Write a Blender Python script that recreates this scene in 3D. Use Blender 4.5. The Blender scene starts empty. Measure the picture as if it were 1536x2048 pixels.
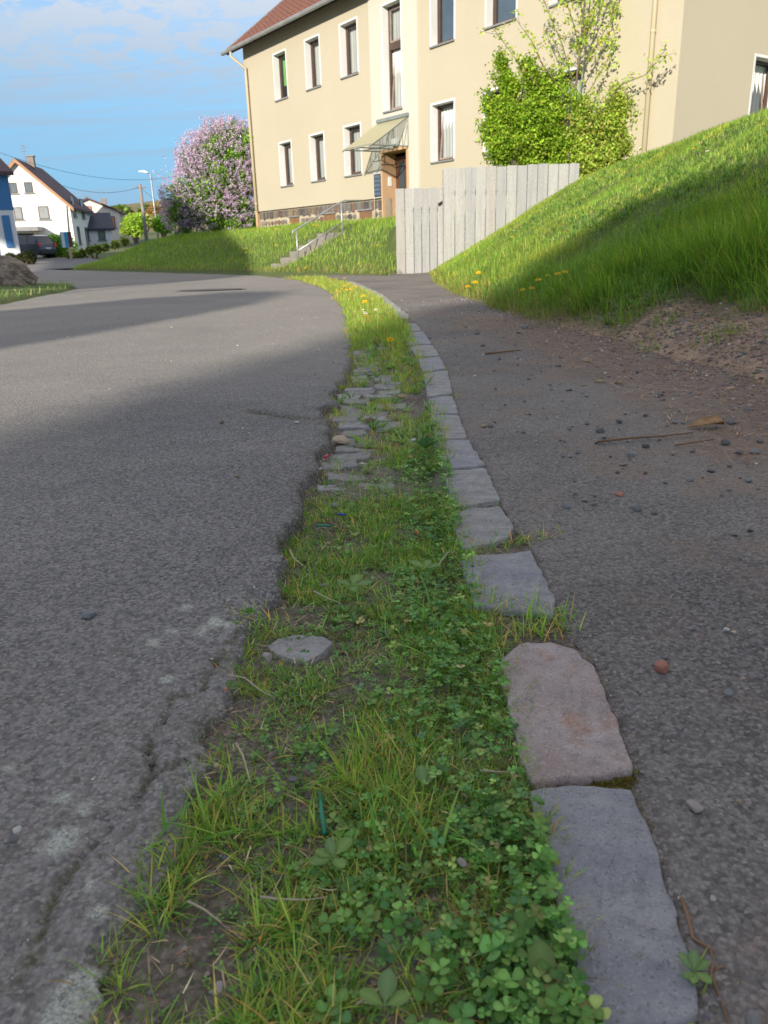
import bpy, bmesh, math, random
import numpy as np
from mathutils import Vector, Matrix, Euler
random.seed(7)
RS = np.random.RandomState(11)
SC = bpy.context.scene
COL = SC.collection
R = math.radians

# ------------------------------------------------------------------ camera
F_PX, CX, CY, CAM_H = 1535.0, 768.0, 1024.0, 0.60
_D = np.array([132.0, 4400.0, F_PX]); _D /= np.linalg.norm(_D)
_F = np.array([0, 0, 1.0]) - _D * _D[2]; _F /= np.linalg.norm(_F)
_R = np.cross(_D, _F)
_M = np.array([_R, _F, -_D])
CAMP = np.array([0, 0, CAM_H])
def ray(px, py):
    w = _M @ np.array([px - CX, py - CY, F_PX]); return w / np.linalg.norm(w)
def gp(px, py, z=0.0):
    w = ray(px, py); return CAMP + w * ((z - CAM_H) / w[2])
def at_y(px, py, Y):
    w = ray(px, py); return CAMP + w * (Y / w[1])
cam = bpy.data.cameras.new('camera')
cam.sensor_fit = 'VERTICAL'; cam.sensor_height = 24.0; cam.sensor_width = 18.0
cam.lens = F_PX / 2048.0 * 24.0
cam.clip_start = 0.05; cam.clip_end = 3000
cam.dof.use_dof = True; cam.dof.focus_distance = 1.7; cam.dof.aperture_fstop = 8.0
camo = bpy.data.objects.new('camera', cam); COL.objects.link(camo)
_mw = Matrix.Identity(4)
for i in range(3):
    _mw[i][0] = _M[i][0]; _mw[i][1] = -_M[i][1]; _mw[i][2] = -_M[i][2]; _mw[i][3] = CAMP[i]
camo.matrix_world = _mw
SC.camera = camo

# ------------------------------------------------------------------ sun, sky, exposure
SUN_AZ, SUN_EL = 21.0, 18.0              # the light travels towards this azimuth (from +y to +x)
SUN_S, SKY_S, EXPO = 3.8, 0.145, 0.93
_a, _e = R(SUN_AZ), R(SUN_EL)
TRAVEL = np.array([math.sin(_a) * math.cos(_e), math.cos(_a) * math.cos(_e), -math.sin(_e)])
sun = bpy.data.lights.new('sun', 'SUN'); sun.energy = SUN_S; sun.angle = R(0.6); sun.color = (1.0, 0.91, 0.78)
suno = bpy.data.objects.new('sun', sun); COL.objects.link(suno)
suno.rotation_euler = Vector(TRAVEL).to_track_quat('-Z', 'Y').to_euler()
suno.location = (-20, -50, 30)
world = bpy.data.worlds.new('World'); SC.world = world; world.use_nodes = True
nt = world.node_tree; nt.nodes.clear()
def wn(t, **k):
    n = nt.nodes.new(t)
    for a, b in k.items(): setattr(n, a, b)
    return n
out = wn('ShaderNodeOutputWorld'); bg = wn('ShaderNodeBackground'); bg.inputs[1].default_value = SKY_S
sky = wn('ShaderNodeTexSky'); sky.sky_type = 'NISHITA'; sky.sun_disc = False
sky.sun_elevation = R(SUN_EL); sky.sun_rotation = R(180 + SUN_AZ)
sky.air_density = 1.0; sky.dust_density = 0.0; sky.ozone_density = 3.5
tc = wn('ShaderNodeTexCoord'); sep = wn('ShaderNodeSeparateXYZ')
nt.links.new(tc.outputs['Generated'], sep.inputs[0])
def wm(op, a, b=None):
    n = wn('ShaderNodeMath', operation=op)
    for i, v in enumerate((a, b)):
        if v is None: continue
        if isinstance(v, (int, float)): n.inputs[i].default_value = v
        else: nt.links.new(v, n.inputs[i])
    return n.outputs[0]
zc = wm('ADD', wm('MAXIMUM', sep.outputs[2], 0.0), 0.12)
cmb = wn('ShaderNodeCombineXYZ')
nt.links.new(wm('DIVIDE', sep.outputs[0], zc), cmb.inputs[0]); nt.links.new(wm('DIVIDE', sep.outputs[1], zc), cmb.inputs[1])
def wnoise(scale, detail, rough, stretch=(1, 1, 1), off=(0, 0, 0), dist=0.0):
    mp = wn('ShaderNodeMapping'); mp.inputs['Scale'].default_value = stretch; mp.inputs['Location'].default_value = off
    mp.inputs['Rotation'].default_value = (0, 0, R(24))
    nt.links.new(cmb.outputs[0], mp.inputs[0])
    n = wn('ShaderNodeTexNoise'); n.inputs['Scale'].default_value = scale; n.inputs['Detail'].default_value = detail
    n.inputs['Roughness'].default_value = rough; n.inputs['Distortion'].default_value = dist
    nt.links.new(mp.outputs[0], n.inputs[0]); return n.outputs[0]
def wramp(v, a, b, lo=0.0, hi=1.0):
    n = wn('ShaderNodeMapRange'); n.interpolation_type = 'SMOOTHSTEP'
    n.inputs[1].default_value = a; n.inputs[2].default_value = b; n.inputs[3].default_value = lo; n.inputs[4].default_value = hi
    nt.links.new(v, n.inputs[0]); return n.outputs[0]
puffs = wramp(wnoise(9.0, 5.0, 0.62, (1, 1, 1), (3.1, 1.7, 0), 0.5), 0.42, 0.60)
veil = wramp(wnoise(0.9, 6.0, 0.60, (0.35, 1.9, 1), (0.4, 2.3, 0), 0.5), 0.38, 0.65)
elev = wramp(sep.outputs[2], 0.13, 0.24)
cl = wm('ADD', wm('MULTIPLY', wm('MULTIPLY', puffs, elev), 0.72), wm('MULTIPLY', veil, 0.70))
cl = wm('MINIMUM', cl, 0.85)
def wmix(fac, a, b, mode='MIX'):
    n = wn('ShaderNodeMix', data_type='RGBA'); n.blend_type = mode
    if isinstance(fac, float): n.inputs[0].default_value = fac
    else: nt.links.new(fac, n.inputs[0])
    for i, v in ((6, a), (7, b)):
        if isinstance(v, tuple): n.inputs[i].default_value = (*v, 1)
        else: nt.links.new(v, n.inputs[i])
    return n.outputs[2]
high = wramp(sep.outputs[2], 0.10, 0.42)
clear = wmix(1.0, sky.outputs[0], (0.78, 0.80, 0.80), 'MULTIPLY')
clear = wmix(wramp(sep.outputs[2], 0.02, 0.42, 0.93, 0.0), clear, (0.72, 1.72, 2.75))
cloud_and_fill = wmix(high, (1.36, 1.84, 2.42), (3.9, 3.75, 3.7))  # clouds overhead, above the view, brightened to add fill light
nt.links.new(wmix(cl, clear, cloud_and_fill), bg.inputs[0]); nt.links.new(bg.outputs[0], out.inputs[0])
SC.view_settings.view_transform = 'Standard'; SC.view_settings.look = 'None'
SC.view_settings.exposure = EXPO; SC.view_settings.gamma = 1.0; SC.view_settings.use_curve_mapping = False
SC.cycles.max_bounces = 6; SC.cycles.transparent_max_bounces = 8; SC.cycles.use_denoising = True
SC.cycles.sample_clamp_indirect = 6.0

# ------------------------------------------------------------------ helpers
def link(o, parent=None):
    COL.objects.link(o)
    if parent is not None: o.parent = parent
    return o
def tag(o, label=None, cat=None, group=None, kind=None):
    if label: o['label'] = label
    if cat: o['category'] = cat
    if group: o['group'] = group
    if kind: o['kind'] = kind
    return o
def empty(name, loc=(0, 0, 0), rz=0.0, parent=None):
    o = bpy.data.objects.new(name, None); o.empty_display_size = 0.1
    o.location = loc; o.rotation_euler = (0, 0, rz); return link(o, parent)
def np_mesh(name, V, quads=None, tris=None, col=None, smooth=False):
    me = bpy.data.meshes.new(name); V = np.asarray(V, np.float32)
    nq = 0 if quads is None else len(quads); ntr = 0 if tris is None else len(tris)
    me.vertices.add(len(V)); me.vertices.foreach_set('co', V.ravel())
    idx = []
    if nq: idx.append(np.asarray(quads, np.int32).ravel())
    if ntr: idx.append(np.asarray(tris, np.int32).ravel())
    idx = np.concatenate(idx)
    me.loops.add(len(idx)); me.loops.foreach_set('vertex_index', idx)
    st = np.concatenate([np.arange(nq) * 4, nq * 4 + np.arange(ntr) * 3]).astype(np.int32)
    me.polygons.add(nq + ntr); me.polygons.foreach_set('loop_start', st)
    me.polygons.foreach_set('use_smooth', np.full(nq + ntr, smooth))
    me.update(calc_edges=True)
    if col is not None:
        c = np.ones((len(V), 4), np.float32); c[:, :3] = col
        at = me.color_attributes.new('Col', 'FLOAT_COLOR', 'POINT'); at.data.foreach_set('color', c.ravel())
    return me
def np_obj(name, V, quads=None, tris=None, mat=None, col=None, smooth=False, parent=None):
    me = np_mesh(name, V, quads, tris, col, smooth)
    if mat: me.materials.append(mat)
    return link(bpy.data.objects.new(name, me), parent)
class MB:
    """collects polygons and links them as one mesh"""
    def __init__(s): s.v = []; s.f = []
    def poly(s, pts):
        n = len(s.v); s.v += [tuple(map(float, p)) for p in pts]; s.f.append(tuple(range(n, n + len(pts)))); return s
    def box(s, x0, x1, y0, y1, z0, z1):
        n = len(s.v)
        s.v += [(x0, y0, z0), (x1, y0, z0), (x1, y1, z0), (x0, y1, z0), (x0, y0, z1), (x1, y0, z1), (x1, y1, z1), (x0, y1, z1)]
        s.f += [tuple(n + i for i in q) for q in ((0, 3, 2, 1), (4, 5, 6, 7), (0, 1, 5, 4), (1, 2, 6, 5), (2, 3, 7, 6), (3, 0, 4, 7))]
        return s
    def prism(s, poly, axis_vec):
        """closed polygon (3d points) swept along axis_vec"""
        a = [Vector(p) for p in poly]; d = Vector(axis_vec); b = [p + d for p in a]; k = len(a)
        n = len(s.v); s.v += [tuple(p) for p in a + b]
        s.f.append(tuple(n + i for i in range(k))[::-1]); s.f.append(tuple(n + k + i for i in range(k)))
        for i in range(k):
            j = (i + 1) % k; s.f.append((n + i, n + j, n + k + j, n + k + i))
        return s
    def tube(s, pts, rad, k=6, cap=True):
        pts = [Vector(p) for p in pts]
        if isinstance(rad, (int, float)): rad = [rad] * len(pts)
        rings = []
        for i, p in enumerate(pts):
            t = (pts[min(i + 1, len(pts) - 1)] - pts[max(i - 1, 0)])
            t = t.normalized() if t.length > 1e-9 else Vector((0, 0, 1))
            a = Vector((1, 0, 0)) if abs(t.x) < 0.8 else Vector((0, 1, 0))
            u = t.cross(a).normalized(); w = t.cross(u)
            n = len(s.v)
            for j in range(k):
                q = 2 * math.pi * j / k; s.v.append(tuple(p + (u * math.cos(q) + w * math.sin(q)) * rad[i]))
            rings.append(n)
        for a, b in zip(rings, rings[1:]):
            for j in range(k): s.f.append((a + j, a + (j + 1) % k, b + (j + 1) % k, b + j))
        if cap:
            s.f.append(tuple(rings[0] + j for j in range(k))[::-1]); s.f.append(tuple(rings[-1] + j for j in range(k)))
        return s
    def mesh(s, name, mat=None, smooth=False):
        me = bpy.data.meshes.new(name); me.from_pydata(s.v, [], s.f); me.update()
        if mat: me.materials.append(mat)
        if smooth:
            for p in me.polygons: p.use_smooth = True
        return me
    def build(s, name, mat=None, parent=None, smooth=False, bevel=0.0, fix=True):
        me = s.mesh(name, mat, smooth)
        if fix or bevel:
            bm = bmesh.new(); bm.from_mesh(me)
            if fix: bmesh.ops.recalc_face_normals(bm, faces=bm.faces)
            if bevel: bmesh.ops.bevel(bm, geom=bm.edges[:], offset=bevel, segments=1, affect='EDGES', clamp_overlap=True)
            bm.to_mesh(me); bm.free()
        return link(bpy.data.objects.new(name, me), parent)
def copy_thing(src, loc=None, rz=None, scale=None):
    c = src.copy(); COL.objects.link(c)
    if loc is not None: c.location = loc
    if rz is not None: c.rotation_euler = (0, 0, rz)
    if scale is not None: c.scale = (scale,) * 3 if isinstance(scale, (int, float)) else scale
    for ch in list(src.children):
        d = ch.copy(); COL.objects.link(d); d.parent = c
        for g in list(ch.children):
            e = g.copy(); COL.objects.link(e); e.parent = d
    return c

# numpy noise
def _h(ix, iy, s=0):
    n = (ix.astype(np.int64) * 374761393 + iy.astype(np.int64) * 668265263 + s * 1442695041) & 0xffffffff
    n = ((n ^ (n >> 13)) * 1274126177) & 0xffffffff
    n = ((n ^ (n >> 16)) * 2246822519) & 0xffffffff
    return ((n ^ (n >> 15)) & 0xffffff) / float(0xffffff)
def vnoise(x, y, s=0):
    x = np.asarray(x, float); y = np.asarray(y, float)
    ix = np.floor(x); iy = np.floor(y); fx = x - ix; fy = y - iy
    fx = fx * fx * (3 - 2 * fx); fy = fy * fy * (3 - 2 * fy)
    a = _h(ix, iy, s); b = _h(ix + 1, iy, s); c = _h(ix, iy + 1, s); d = _h(ix + 1, iy + 1, s)
    return (a * (1 - fx) + b * fx) * (1 - fy) + (c * (1 - fx) + d * fx) * fy
def fbm(x, y, oct=4, s=0, rough=0.5):
    v = 0; a = 1; t = 0
    for o in range(oct):
        v = v + a * vnoise(x * 2 ** o + 17.3 * o, y * 2 ** o - 9.1 * o, s + o); t += a; a *= rough
    return v / t
def worley(x, y, s=0):
    x = np.asarray(x, float); y = np.asarray(y, float)
    ix = np.floor(x); iy = np.floor(y); d1 = np.full(x.shape, 9.0); cid = np.zeros(x.shape)
    for ox in (-1, 0, 1):
        for oy in (-1, 0, 1):
            jx = ix + ox; jy = iy + oy
            px = jx + _h(jx, jy, s); py = jy + _h(jx, jy, s + 7)
            d = np.hypot(x - px, y - py); m = d < d1
            d1 = np.where(m, d, d1); cid = np.where(m, _h(jx, jy, s + 13), cid)
    return d1, cid
def sstep(a, b, x):
    t = np.clip((np.asarray(x, float) - a) / (b - a), 0, 1); return t * t * (3 - 2 * t)
def poly_dist(x, y, pts):
    d = np.full(np.shape(x), 1e9)
    for (ax, ay), (bx, by) in zip(pts, pts[1:]):
        vx, vy = bx - ax, by - ay; L = vx * vx + vy * vy + 1e-12
        t = np.clip(((x - ax) * vx + (y - ay) * vy) / L, 0, 1)
        d = np.minimum(d, np.hypot(x - ax - t * vx, y - ay - t * vy))
    return d
def grid_obj(name, X, Y, Z, mat, col=None, parent=None, smooth=True, mask=None):
    r, c = X.shape; V = np.stack([X, Y, Z], -1).reshape(-1, 3)
    i = np.arange(r * c).reshape(r, c)
    q = np.stack([i[:-1, :-1], i[:-1, 1:], i[1:, 1:], i[1:, :-1]], -1)
    if mask is not None: q = q[mask]
    return np_obj(name, V, q.reshape(-1, 4), None, mat, None if col is None else col.reshape(-1, 3), smooth, parent)

# ------------------------------------------------------------------ materials
def nmat(name):
    m = bpy.data.materials.new(name); m.use_nodes = True; t = m.node_tree
    return m, t, t.nodes['Principled BSDF']
def nn(t, typ, **k):
    n = t.nodes.new(typ)
    for a, b in k.items(): setattr(n, a, b)
    return n
def coords(t, scale=(1, 1, 1)):
    tcn = nn(t, 'ShaderNodeTexCoord'); mp = nn(t, 'ShaderNodeMapping'); mp.inputs['Scale'].default_value = scale
    t.links.new(tcn.outputs['Object'], mp.inputs[0]); return mp.outputs[0]
def noise_n(t, co, scale, detail=4, rough=0.55):
    n = nn(t, 'ShaderNodeTexNoise'); n.inputs['Scale'].default_value = scale; n.inputs['Detail'].default_value = detail
    n.inputs['Roughness'].default_value = rough; t.links.new(co, n.inputs[0]); return n.outputs[0]
def vor_n(t, co, scale, out='Distance', feat='F1'):
    n = nn(t, 'ShaderNodeTexVoronoi'); n.feature = feat; n.inputs['Scale'].default_value = scale; t.links.new(co, n.inputs[0]); return n.outputs[out]
def mr(t, v, a, b, lo=0.0, hi=1.0):
    n = nn(t, 'ShaderNodeMapRange'); n.inputs[1].default_value = a; n.inputs[2].default_value = b
    n.inputs[3].default_value = lo; n.inputs[4].default_value = hi; t.links.new(v, n.inputs[0]); return n.outputs[0]
def mixn(t, fac, a, b, mode='MIX'):
    n = nn(t, 'ShaderNodeMix', data_type='RGBA'); n.blend_type = mode
    if isinstance(fac, (int, float)): n.inputs[0].default_value = fac
    else: t.links.new(fac, n.inputs[0])
    for i, v in ((6, a), (7, b)):
        if isinstance(v, tuple): n.inputs[i].default_value = (*v[:3], 1)
        else: t.links.new(v, n.inputs[i])
    return n.outputs[2]
def mathn(t, op, a, b=0.0):
    n = nn(t, 'ShaderNodeMath', operation=op)
    for i, v in ((0, a), (1, b)):
        if isinstance(v, (int, float)): n.inputs[i].default_value = v
        else: t.links.new(v, n.inputs[i])
    return n.outputs[0]
def bumpn(t, h, strength, dist, prev=None):
    n = nn(t, 'ShaderNodeBump'); n.inputs['Strength'].default_value = strength; n.inputs['Distance'].default_value = dist
    t.links.new(h, n.inputs['Height'])
    if prev is not None: t.links.new(prev, n.inputs['Normal'])
    return n.outputs[0]
def pbr(name, c1, c2=None, scale=3.0, rough=0.8, bump=0.0, bscale=40.0, bdist=0.005, metal=0.0, stretch=(1, 1, 1), spec=0.4, lo=0.35, hi=0.65, fine=0.0):
    m, t, p = nmat(name); p.inputs['Roughness'].default_value = rough; p.inputs['Metallic'].default_value = metal
    p.inputs['Specular IOR Level'].default_value = spec
    co = coords(t, stretch); c2 = c2 or tuple(x * 0.85 for x in c1)
    c = mixn(t, mr(t, noise_n(t, co, scale, 5), lo, hi), c1, c2)
    if fine: c = mixn(t, fine, c, mixn(t, mr(t, noise_n(t, co, scale * 17, 3, 0.7), 0.3, 0.7), (0.3, 0.3, 0.3), (1.2, 1.2, 1.2)), 'MULTIPLY')
    t.links.new(c, p.inputs['Base Color'])
    if bump: t.links.new(bumpn(t, noise_n(t, co, bscale, 4, 0.6), bump, bdist), p.inputs['Normal'])
    return m
def vmat(name, rough=0.65, trans=0.25, spec=0.15):
    """colour from the mesh attribute Col, with light passing through thin leaves"""
    m, t, p = nmat(name); at = nn(t, 'ShaderNodeAttribute'); at.attribute_name = 'Col'
    t.links.new(at.outputs['Color'], p.inputs['Base Color']); p.inputs['Roughness'].default_value = rough
    p.inputs['Specular IOR Level'].default_value = spec
    if trans:
        tr = nn(t, 'ShaderNodeBsdfTranslucent'); mx = nn(t, 'ShaderNodeMixShader'); mx.inputs[0].default_value = trans
        t.links.new(mixn(t, 1.0, at.outputs['Color'], (1.5, 1.7, 0.7), 'MULTIPLY'), tr.inputs['Color'])
        o = t.nodes['Material Output']
        t.links.new(p.outputs[0], mx.inputs[1]); t.links.new(tr.outputs[0], mx.inputs[2]); t.links.new(mx.outputs[0], o.inputs[0])
    return m
# ------------------------------------------------------------------ plan of the place
_w = ray(-375, 523); _az = math.atan2(_w[0], _w[1])
FU = np.array([-math.sin(_az), -math.cos(_az), 0.0])       # along the facade, towards the viewer's right
FN = np.array([FU[1], -FU[0], 0.0])                         # out of the facade
if FN[1] > 0: FN = -FN
FS = 14.6
def fw(u, q, z): return -FN * (FS - q) + FU * u + np.array([0, 0, z])
def uq(x, y):
    return x * FU[0] + y * FU[1], x * FN[0] + y * FN[1] + FS
def interp_px(pts):
    g = np.array([gp(*p)[:2] for p in pts]); o = np.argsort(g[:, 1]); g = g[o]; return g
EDGE = interp_px([(215, 2047), (300, 1800), (370, 1640), (430, 1470), (480, 1300), (545, 1190), (570, 1080), (598, 985), (640, 915), (655, 862), (650, 845),
                  (640, 828), (665, 800), (676, 765), (692, 735), (702, 690), (700, 650), (692, 615), (672, 590), (640, 572), (600, 560), (520, 551)])
KL = interp_px([(1178, 2047), (1110, 1800), (1055, 1590), (1035, 1500), (1005, 1330), (950, 1220), (925, 1120), (907, 1065), (900, 1012), (885, 935), (872, 880),
                (862, 830), (847, 745), (820, 690), (800, 650), (765, 612), (735, 588), (690, 568), (640, 556), (585, 550)])
KR = interp_px([(1405, 2047), (1320, 1740), (1265, 1540), (1195, 1330), (1135, 1268), (1108, 1215), (1070, 1100), (1030, 1055), (1000, 1000), (972, 930), (935, 875),
                (917, 825), (905, 785), (893, 738), (862, 685), (842, 660), (832, 645), (800, 618), (765, 590), (712, 566), (655, 553), (600, 548)])
def _ip(g, y):
    y = np.asarray(y, float); x = np.interp(y, g[:, 1], g[:, 0])
    s0 = (g[1, 0] - g[0, 0]) / (g[1, 1] - g[0, 1]); x = np.where(y < g[0, 1], g[0, 0] + s0 * (y - g[0, 1]), x)
    s1 = (g[-1, 0] - g[-2, 0]) / (g[-1, 1] - g[-2, 1]); s1 = -0.72
    return np.where(y > g[-1, 1], g[-1, 0] + s1 * (y - g[-1, 1]), x)
def xe(y):
    y = np.asarray(y, float)
    return _ip(EDGE, y) + 0.030 * (vnoise(y * 7, y * 0 + 3, 5) - 0.5) * np.clip(y, 0.5, 1.5) + 0.022 * (vnoise(y * 28, y * 0 + 8, 6) - 0.5) + 0.012 * (vnoise(y * 90, y * 0, 7) - 0.5)
def xkl(y): return _ip(KL, y)
def xkr(y): return _ip(KR, y)
_FY = [-6, 0.3, 2.88, 4.85, 7, 11.3, 15.5, 17.2, 40]; _FX = [1.7, 1.62, 1.50, 1.36, 1.10, 0.90, 1.05, 1.15, 1.2]
def xfoot(y): return np.interp(y, _FY, _FX)
def z_right(x, y):
    x = np.asarray(x, float); y = np.asarray(y, float)
    d = x - xfoot(y) + 0.16 * (fbm(x * 1.2, y * 1.2, 3, 21) - 0.5)
    z = 0.56 * np.maximum(d, -0.5) + 0.10 * (fbm(x * 0.9, y * 0.9, 3, 22) - 0.5) * sstep(0.1, 1.0, d)
    top = 1.93 + 0.04 * (x - 4.5); k = 0.10
    z = np.where(d > -0.5, -k * np.log(np.exp(-z / k) + np.exp(-top / k)), z)
    bare = sstep(0.95, 0.35, np.hypot((x - 1.95) / 1.0, (y - 3.9) / 1.3))
    return z - 0.16 * bare * sstep(0.15, 0.7, d) + 0.05 * (fbm(x * 3.2, y * 3.2, 3, 23) - 0.5) * sstep(0.1, 0.6, d)
def qfoot(u): return np.interp(u, [-60, -33, -19.3, -5], [6.9, 6.5, 5.35, 5.2])
def z_left(u, q):
    u = np.asarray(u, float); q = np.asarray(q, float)
    t = np.clip((qfoot(u) - q) / (qfoot(u) - 1.9), -0.1, 3)
    prof = np.interp(t, [-0.1, 0, 0.15, 0.33, 0.7, 1.0, 1.6], [-0.1, -0.02, 0.12, 0.32, 0.93, 1.17, 1.26])
    end = sstep(-38.5, -32.0, u - 0.35 * (q - 4)); 
    z = prof * end + 0.12 * (fbm(u * 0.5, q * 0.5, 3, 31) - 0.5) * np.clip(t, 0, 1) * end
    z = z - 0.24 * sstep(0.60, 0.50, np.abs(u + 18.97)) * sstep(2.5, 2.8, q) * sstep(5.0, 4.6, q)
    return z - 0.12 * (1 - end)
def z_far(x, y):
    d = np.maximum(y - 34, 0) / 50.0
    return 1.5 * d ** 2 / (1 + 0.25 * d + 0.12 * d * d) 
def soil_z(x, y):
    base = np.interp(y, [0, 0.7, 1.1, 1.5, 3.5, 6, 12], [-0.010, -0.012, -0.022, -0.036, -0.036, -0.02, -0.004])
    z = base + 0.016 * (fbm(x * 9, y * 9, 4, 41) - 0.5) + 0.006 * (fbm(x * 45, y * 45, 3, 42) - 0.5)
    k = sstep(-0.035, 0.0, x - xkl(y)); return z * (1 - k) + np.maximum(z, -0.004 + 0.008 * (fbm(x * 30, y * 30, 2, 84) - .5)) * k
def path_z(x, y):
    return 0.002 + 0.018 * (fbm(x * 2.2, y * 2.2, 3, 51) - 0.5) + 0.005 * (fbm(x * 25, y * 25, 3, 52) - 0.5) + 0.02 * sstep(-0.3, 0.2, x - xfoot(y))
def road_z(x, y):
    return 0.014 * (fbm(x * 1.6, y * 1.6, 3, 61) - 0.5) + 0.004 * (fbm(x * 14, y * 14, 3, 62) - 0.5)

# ------------------------------------------------------------------ ground materials
def ground_mat(name, ca, cb, chip_scale, chip_lo, chip_hi, bdist, moss=(0.075, 0.07, 0.022), dust_sunlit=(0.43, 0.385, 0.325)):
    """broken aggregate: chips by cell, patches of wear; Col.r = moss or dirt, Col.g = lichen, Col.b = dusty wear, on the road also painted sunlight"""
    m, t, p = nmat(name); co = coords(t)
    at = nn(t, 'ShaderNodeAttribute'); at.attribute_name = 'Col'; sp = nn(t, 'ShaderNodeSeparateColor'); t.links.new(at.outputs['Color'], sp.inputs[0])
    base = mixn(t, mr(t, noise_n(t, co, 1.7, 6, 0.6), 0.35, 0.65), ca, cb)
    st = mr(t, noise_n(t, co, 0.9, 5, 0.65), 0.42, 0.66); base = mixn(t, mathn(t, 'MULTIPLY', st, 0.60), base, tuple(x * 0.62 for x in ca))
    st2 = mr(t, noise_n(t, co, 7.0, 5, 0.7), 0.50, 0.72); base = mixn(t, mathn(t, 'MULTIPLY', st2, 0.35), base, tuple(x * 1.25 for x in cb))
    chip = nn(t, 'ShaderNodeTexVoronoi'); chip.inputs['Scale'].default_value = chip_scale; chip.inputs['Randomness'].default_value = 1.0
    wob = nn(t, 'ShaderNodeVectorMath', operation='ADD'); nz = nn(t, 'ShaderNodeTexNoise'); nz.inputs['Scale'].default_value = chip_scale * 0.8
    sc = nn(t, 'ShaderNodeVectorMath', operation='SCALE'); sc.inputs['Scale'].default_value = 0.5 / chip_scale
    t.links.new(co, nz.inputs[0]); t.links.new(nz.outputs[1], sc.inputs[0]); t.links.new(co, wob.inputs[0]); t.links.new(sc.outputs[0], wob.inputs[1])
    t.links.new(wob.outputs[0], chip.inputs[0])
    sc2 = nn(t, 'ShaderNodeSeparateColor'); t.links.new(chip.outputs['Color'], sc2.inputs[0])
    tone = mr(t, sc2.outputs[0], 0.0, 1.0, chip_lo, chip_hi)
    cm = nn(t, 'ShaderNodeCombineColor'); [t.links.new(tone, cm.inputs[i]) for i in range(3)]
    base = mixn(t, 1.0, base, cm.outputs[0], 'MULTIPLY')
    base = mixn(t, mr(t, sc2.outputs[1], 0.93, 0.97, 0, 0.55), base, (0.42, 0.37, 0.33))
    base = mixn(t, mr(t, sc2.outputs[2], 0.95, 0.98, 0, 0.5), base, (0.16, 0.09, 0.06))
    base = mixn(t, mathn(t, 'MULTIPLY', sp.outputs[2], mr(t, noise_n(t, co, 60, 4, 0.7), 0.3, 0.7)), base, dust_sunlit)
    big = nn(t, 'ShaderNodeTexVoronoi'); big.inputs['Scale'].default_value = chip_scale * 0.42; t.links.new(wob.outputs[0], big.inputs[0]); sb = nn(t, 'ShaderNodeSeparateColor'); t.links.new(big.outputs['Color'], sb.inputs[0])
    inb = mr(t, big.outputs['Distance'], 0.30, 0.42, 1.0, 0.0)
    base = mixn(t, mathn(t, 'MULTIPLY', inb, mr(t, sb.outputs[0], 0.78, 0.86, 0, 0.55)), base, tuple(x * 1.6 for x in ca))
    base = mixn(t, mathn(t, 'MULTIPLY', inb, mr(t, sb.outputs[1], 0.80, 0.88, 0, 0.6)), base, tuple(x * 0.45 for x in ca))
    dist = mr(t, chip.outputs['Distance'], 0.25, 0.75, 0.0, 0.55)
    base = mixn(t, mathn(t, 'MULTIPLY', dist, 0.6), base, tuple(x * 0.45 for x in ca))
    base = mixn(t, mathn(t, 'MULTIPLY', sp.outputs[0], mr(t, noise_n(t, co, 90, 4, 0.7), 0.35, 0.6)), base, moss)
    lich = mixn(t, mr(t, noise_n(t, co, 260, 4, 0.7), 0.35, 0.65), (0.60, 0.60, 0.52), (0.24, 0.24, 0.20))
    base = mixn(t, mathn(t, 'MULTIPLY', sp.outputs[1], mr(t, noise_n(t, co, 110, 5, 0.75), 0.36, 0.48)), base, lich)
    t.links.new(base, p.inputs['Base Color']); p.inputs['Roughness'].default_value = 0.86; p.inputs['Specular IOR Level'].default_value = 0.3
    h = mathn(t, 'ADD', mathn(t, 'MULTIPLY', mathn(t, 'SUBTRACT', 1.0, chip.outputs['Distance']), 1.0), mathn(t, 'MULTIPLY', noise_n(t, co, 300, 4, 0.7), 0.6))
    b1 = bumpn(t, h, 0.9, bdist); t.links.new(bumpn(t, noise_n(t, co, 30, 5, 0.7), 0.35, 0.005, b1), p.inputs['Normal'])
    return m
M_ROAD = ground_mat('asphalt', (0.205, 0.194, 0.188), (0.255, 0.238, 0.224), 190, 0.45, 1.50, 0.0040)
M_PATH = ground_mat('worn_path_asphalt', (0.192, 0.176, 0.166), (0.240, 0.216, 0.198), 190, 0.48, 1.45, 0.0045, moss=(0.28, 0.195, 0.14))
M_SOIL = ground_mat('gutter_soil', (0.165, 0.135, 0.108), (0.225, 0.185, 0.150), 170, 0.55, 1.4, 0.004)
M_BARE = pbr('bare_red_soil', (0.30, 0.20, 0.135), (0.17, 0.125, 0.095), 5, 0.95, 0.9, 60, 0.02, fine=0.6)
M_TURF = pbr('turf_earth', (0.085, 0.135, 0.030), (0.13, 0.155, 0.045), 2.5, 0.95, 0.8, 60, 0.03, fine=0.5)
M_FIELD = pbr('far_meadow', (0.075, 0.110, 0.030), (0.12, 0.125, 0.045), 0.2, 0.95, 0.5, 3, 0.1)
M_FARROAD = pbr('far_asphalt', (0.17, 0.16, 0.15), (0.21, 0.195, 0.18), 0.8, 0.9, 0.3, 40, 0.01, fine=0.3)
M_PAVE = pbr('pale_pavement', (0.30, 0.28, 0.25), (0.25, 0.235, 0.21), 1.0, 0.9, 0.2, 30, 0.01)

# ------------------------------------------------------------------ ground meshes
def rows(y0, y1, ratio):
    n = int(math.log(y1 / y0) / math.log(ratio)) + 1
    return y0 * ratio ** np.arange(n + 1)
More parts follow.
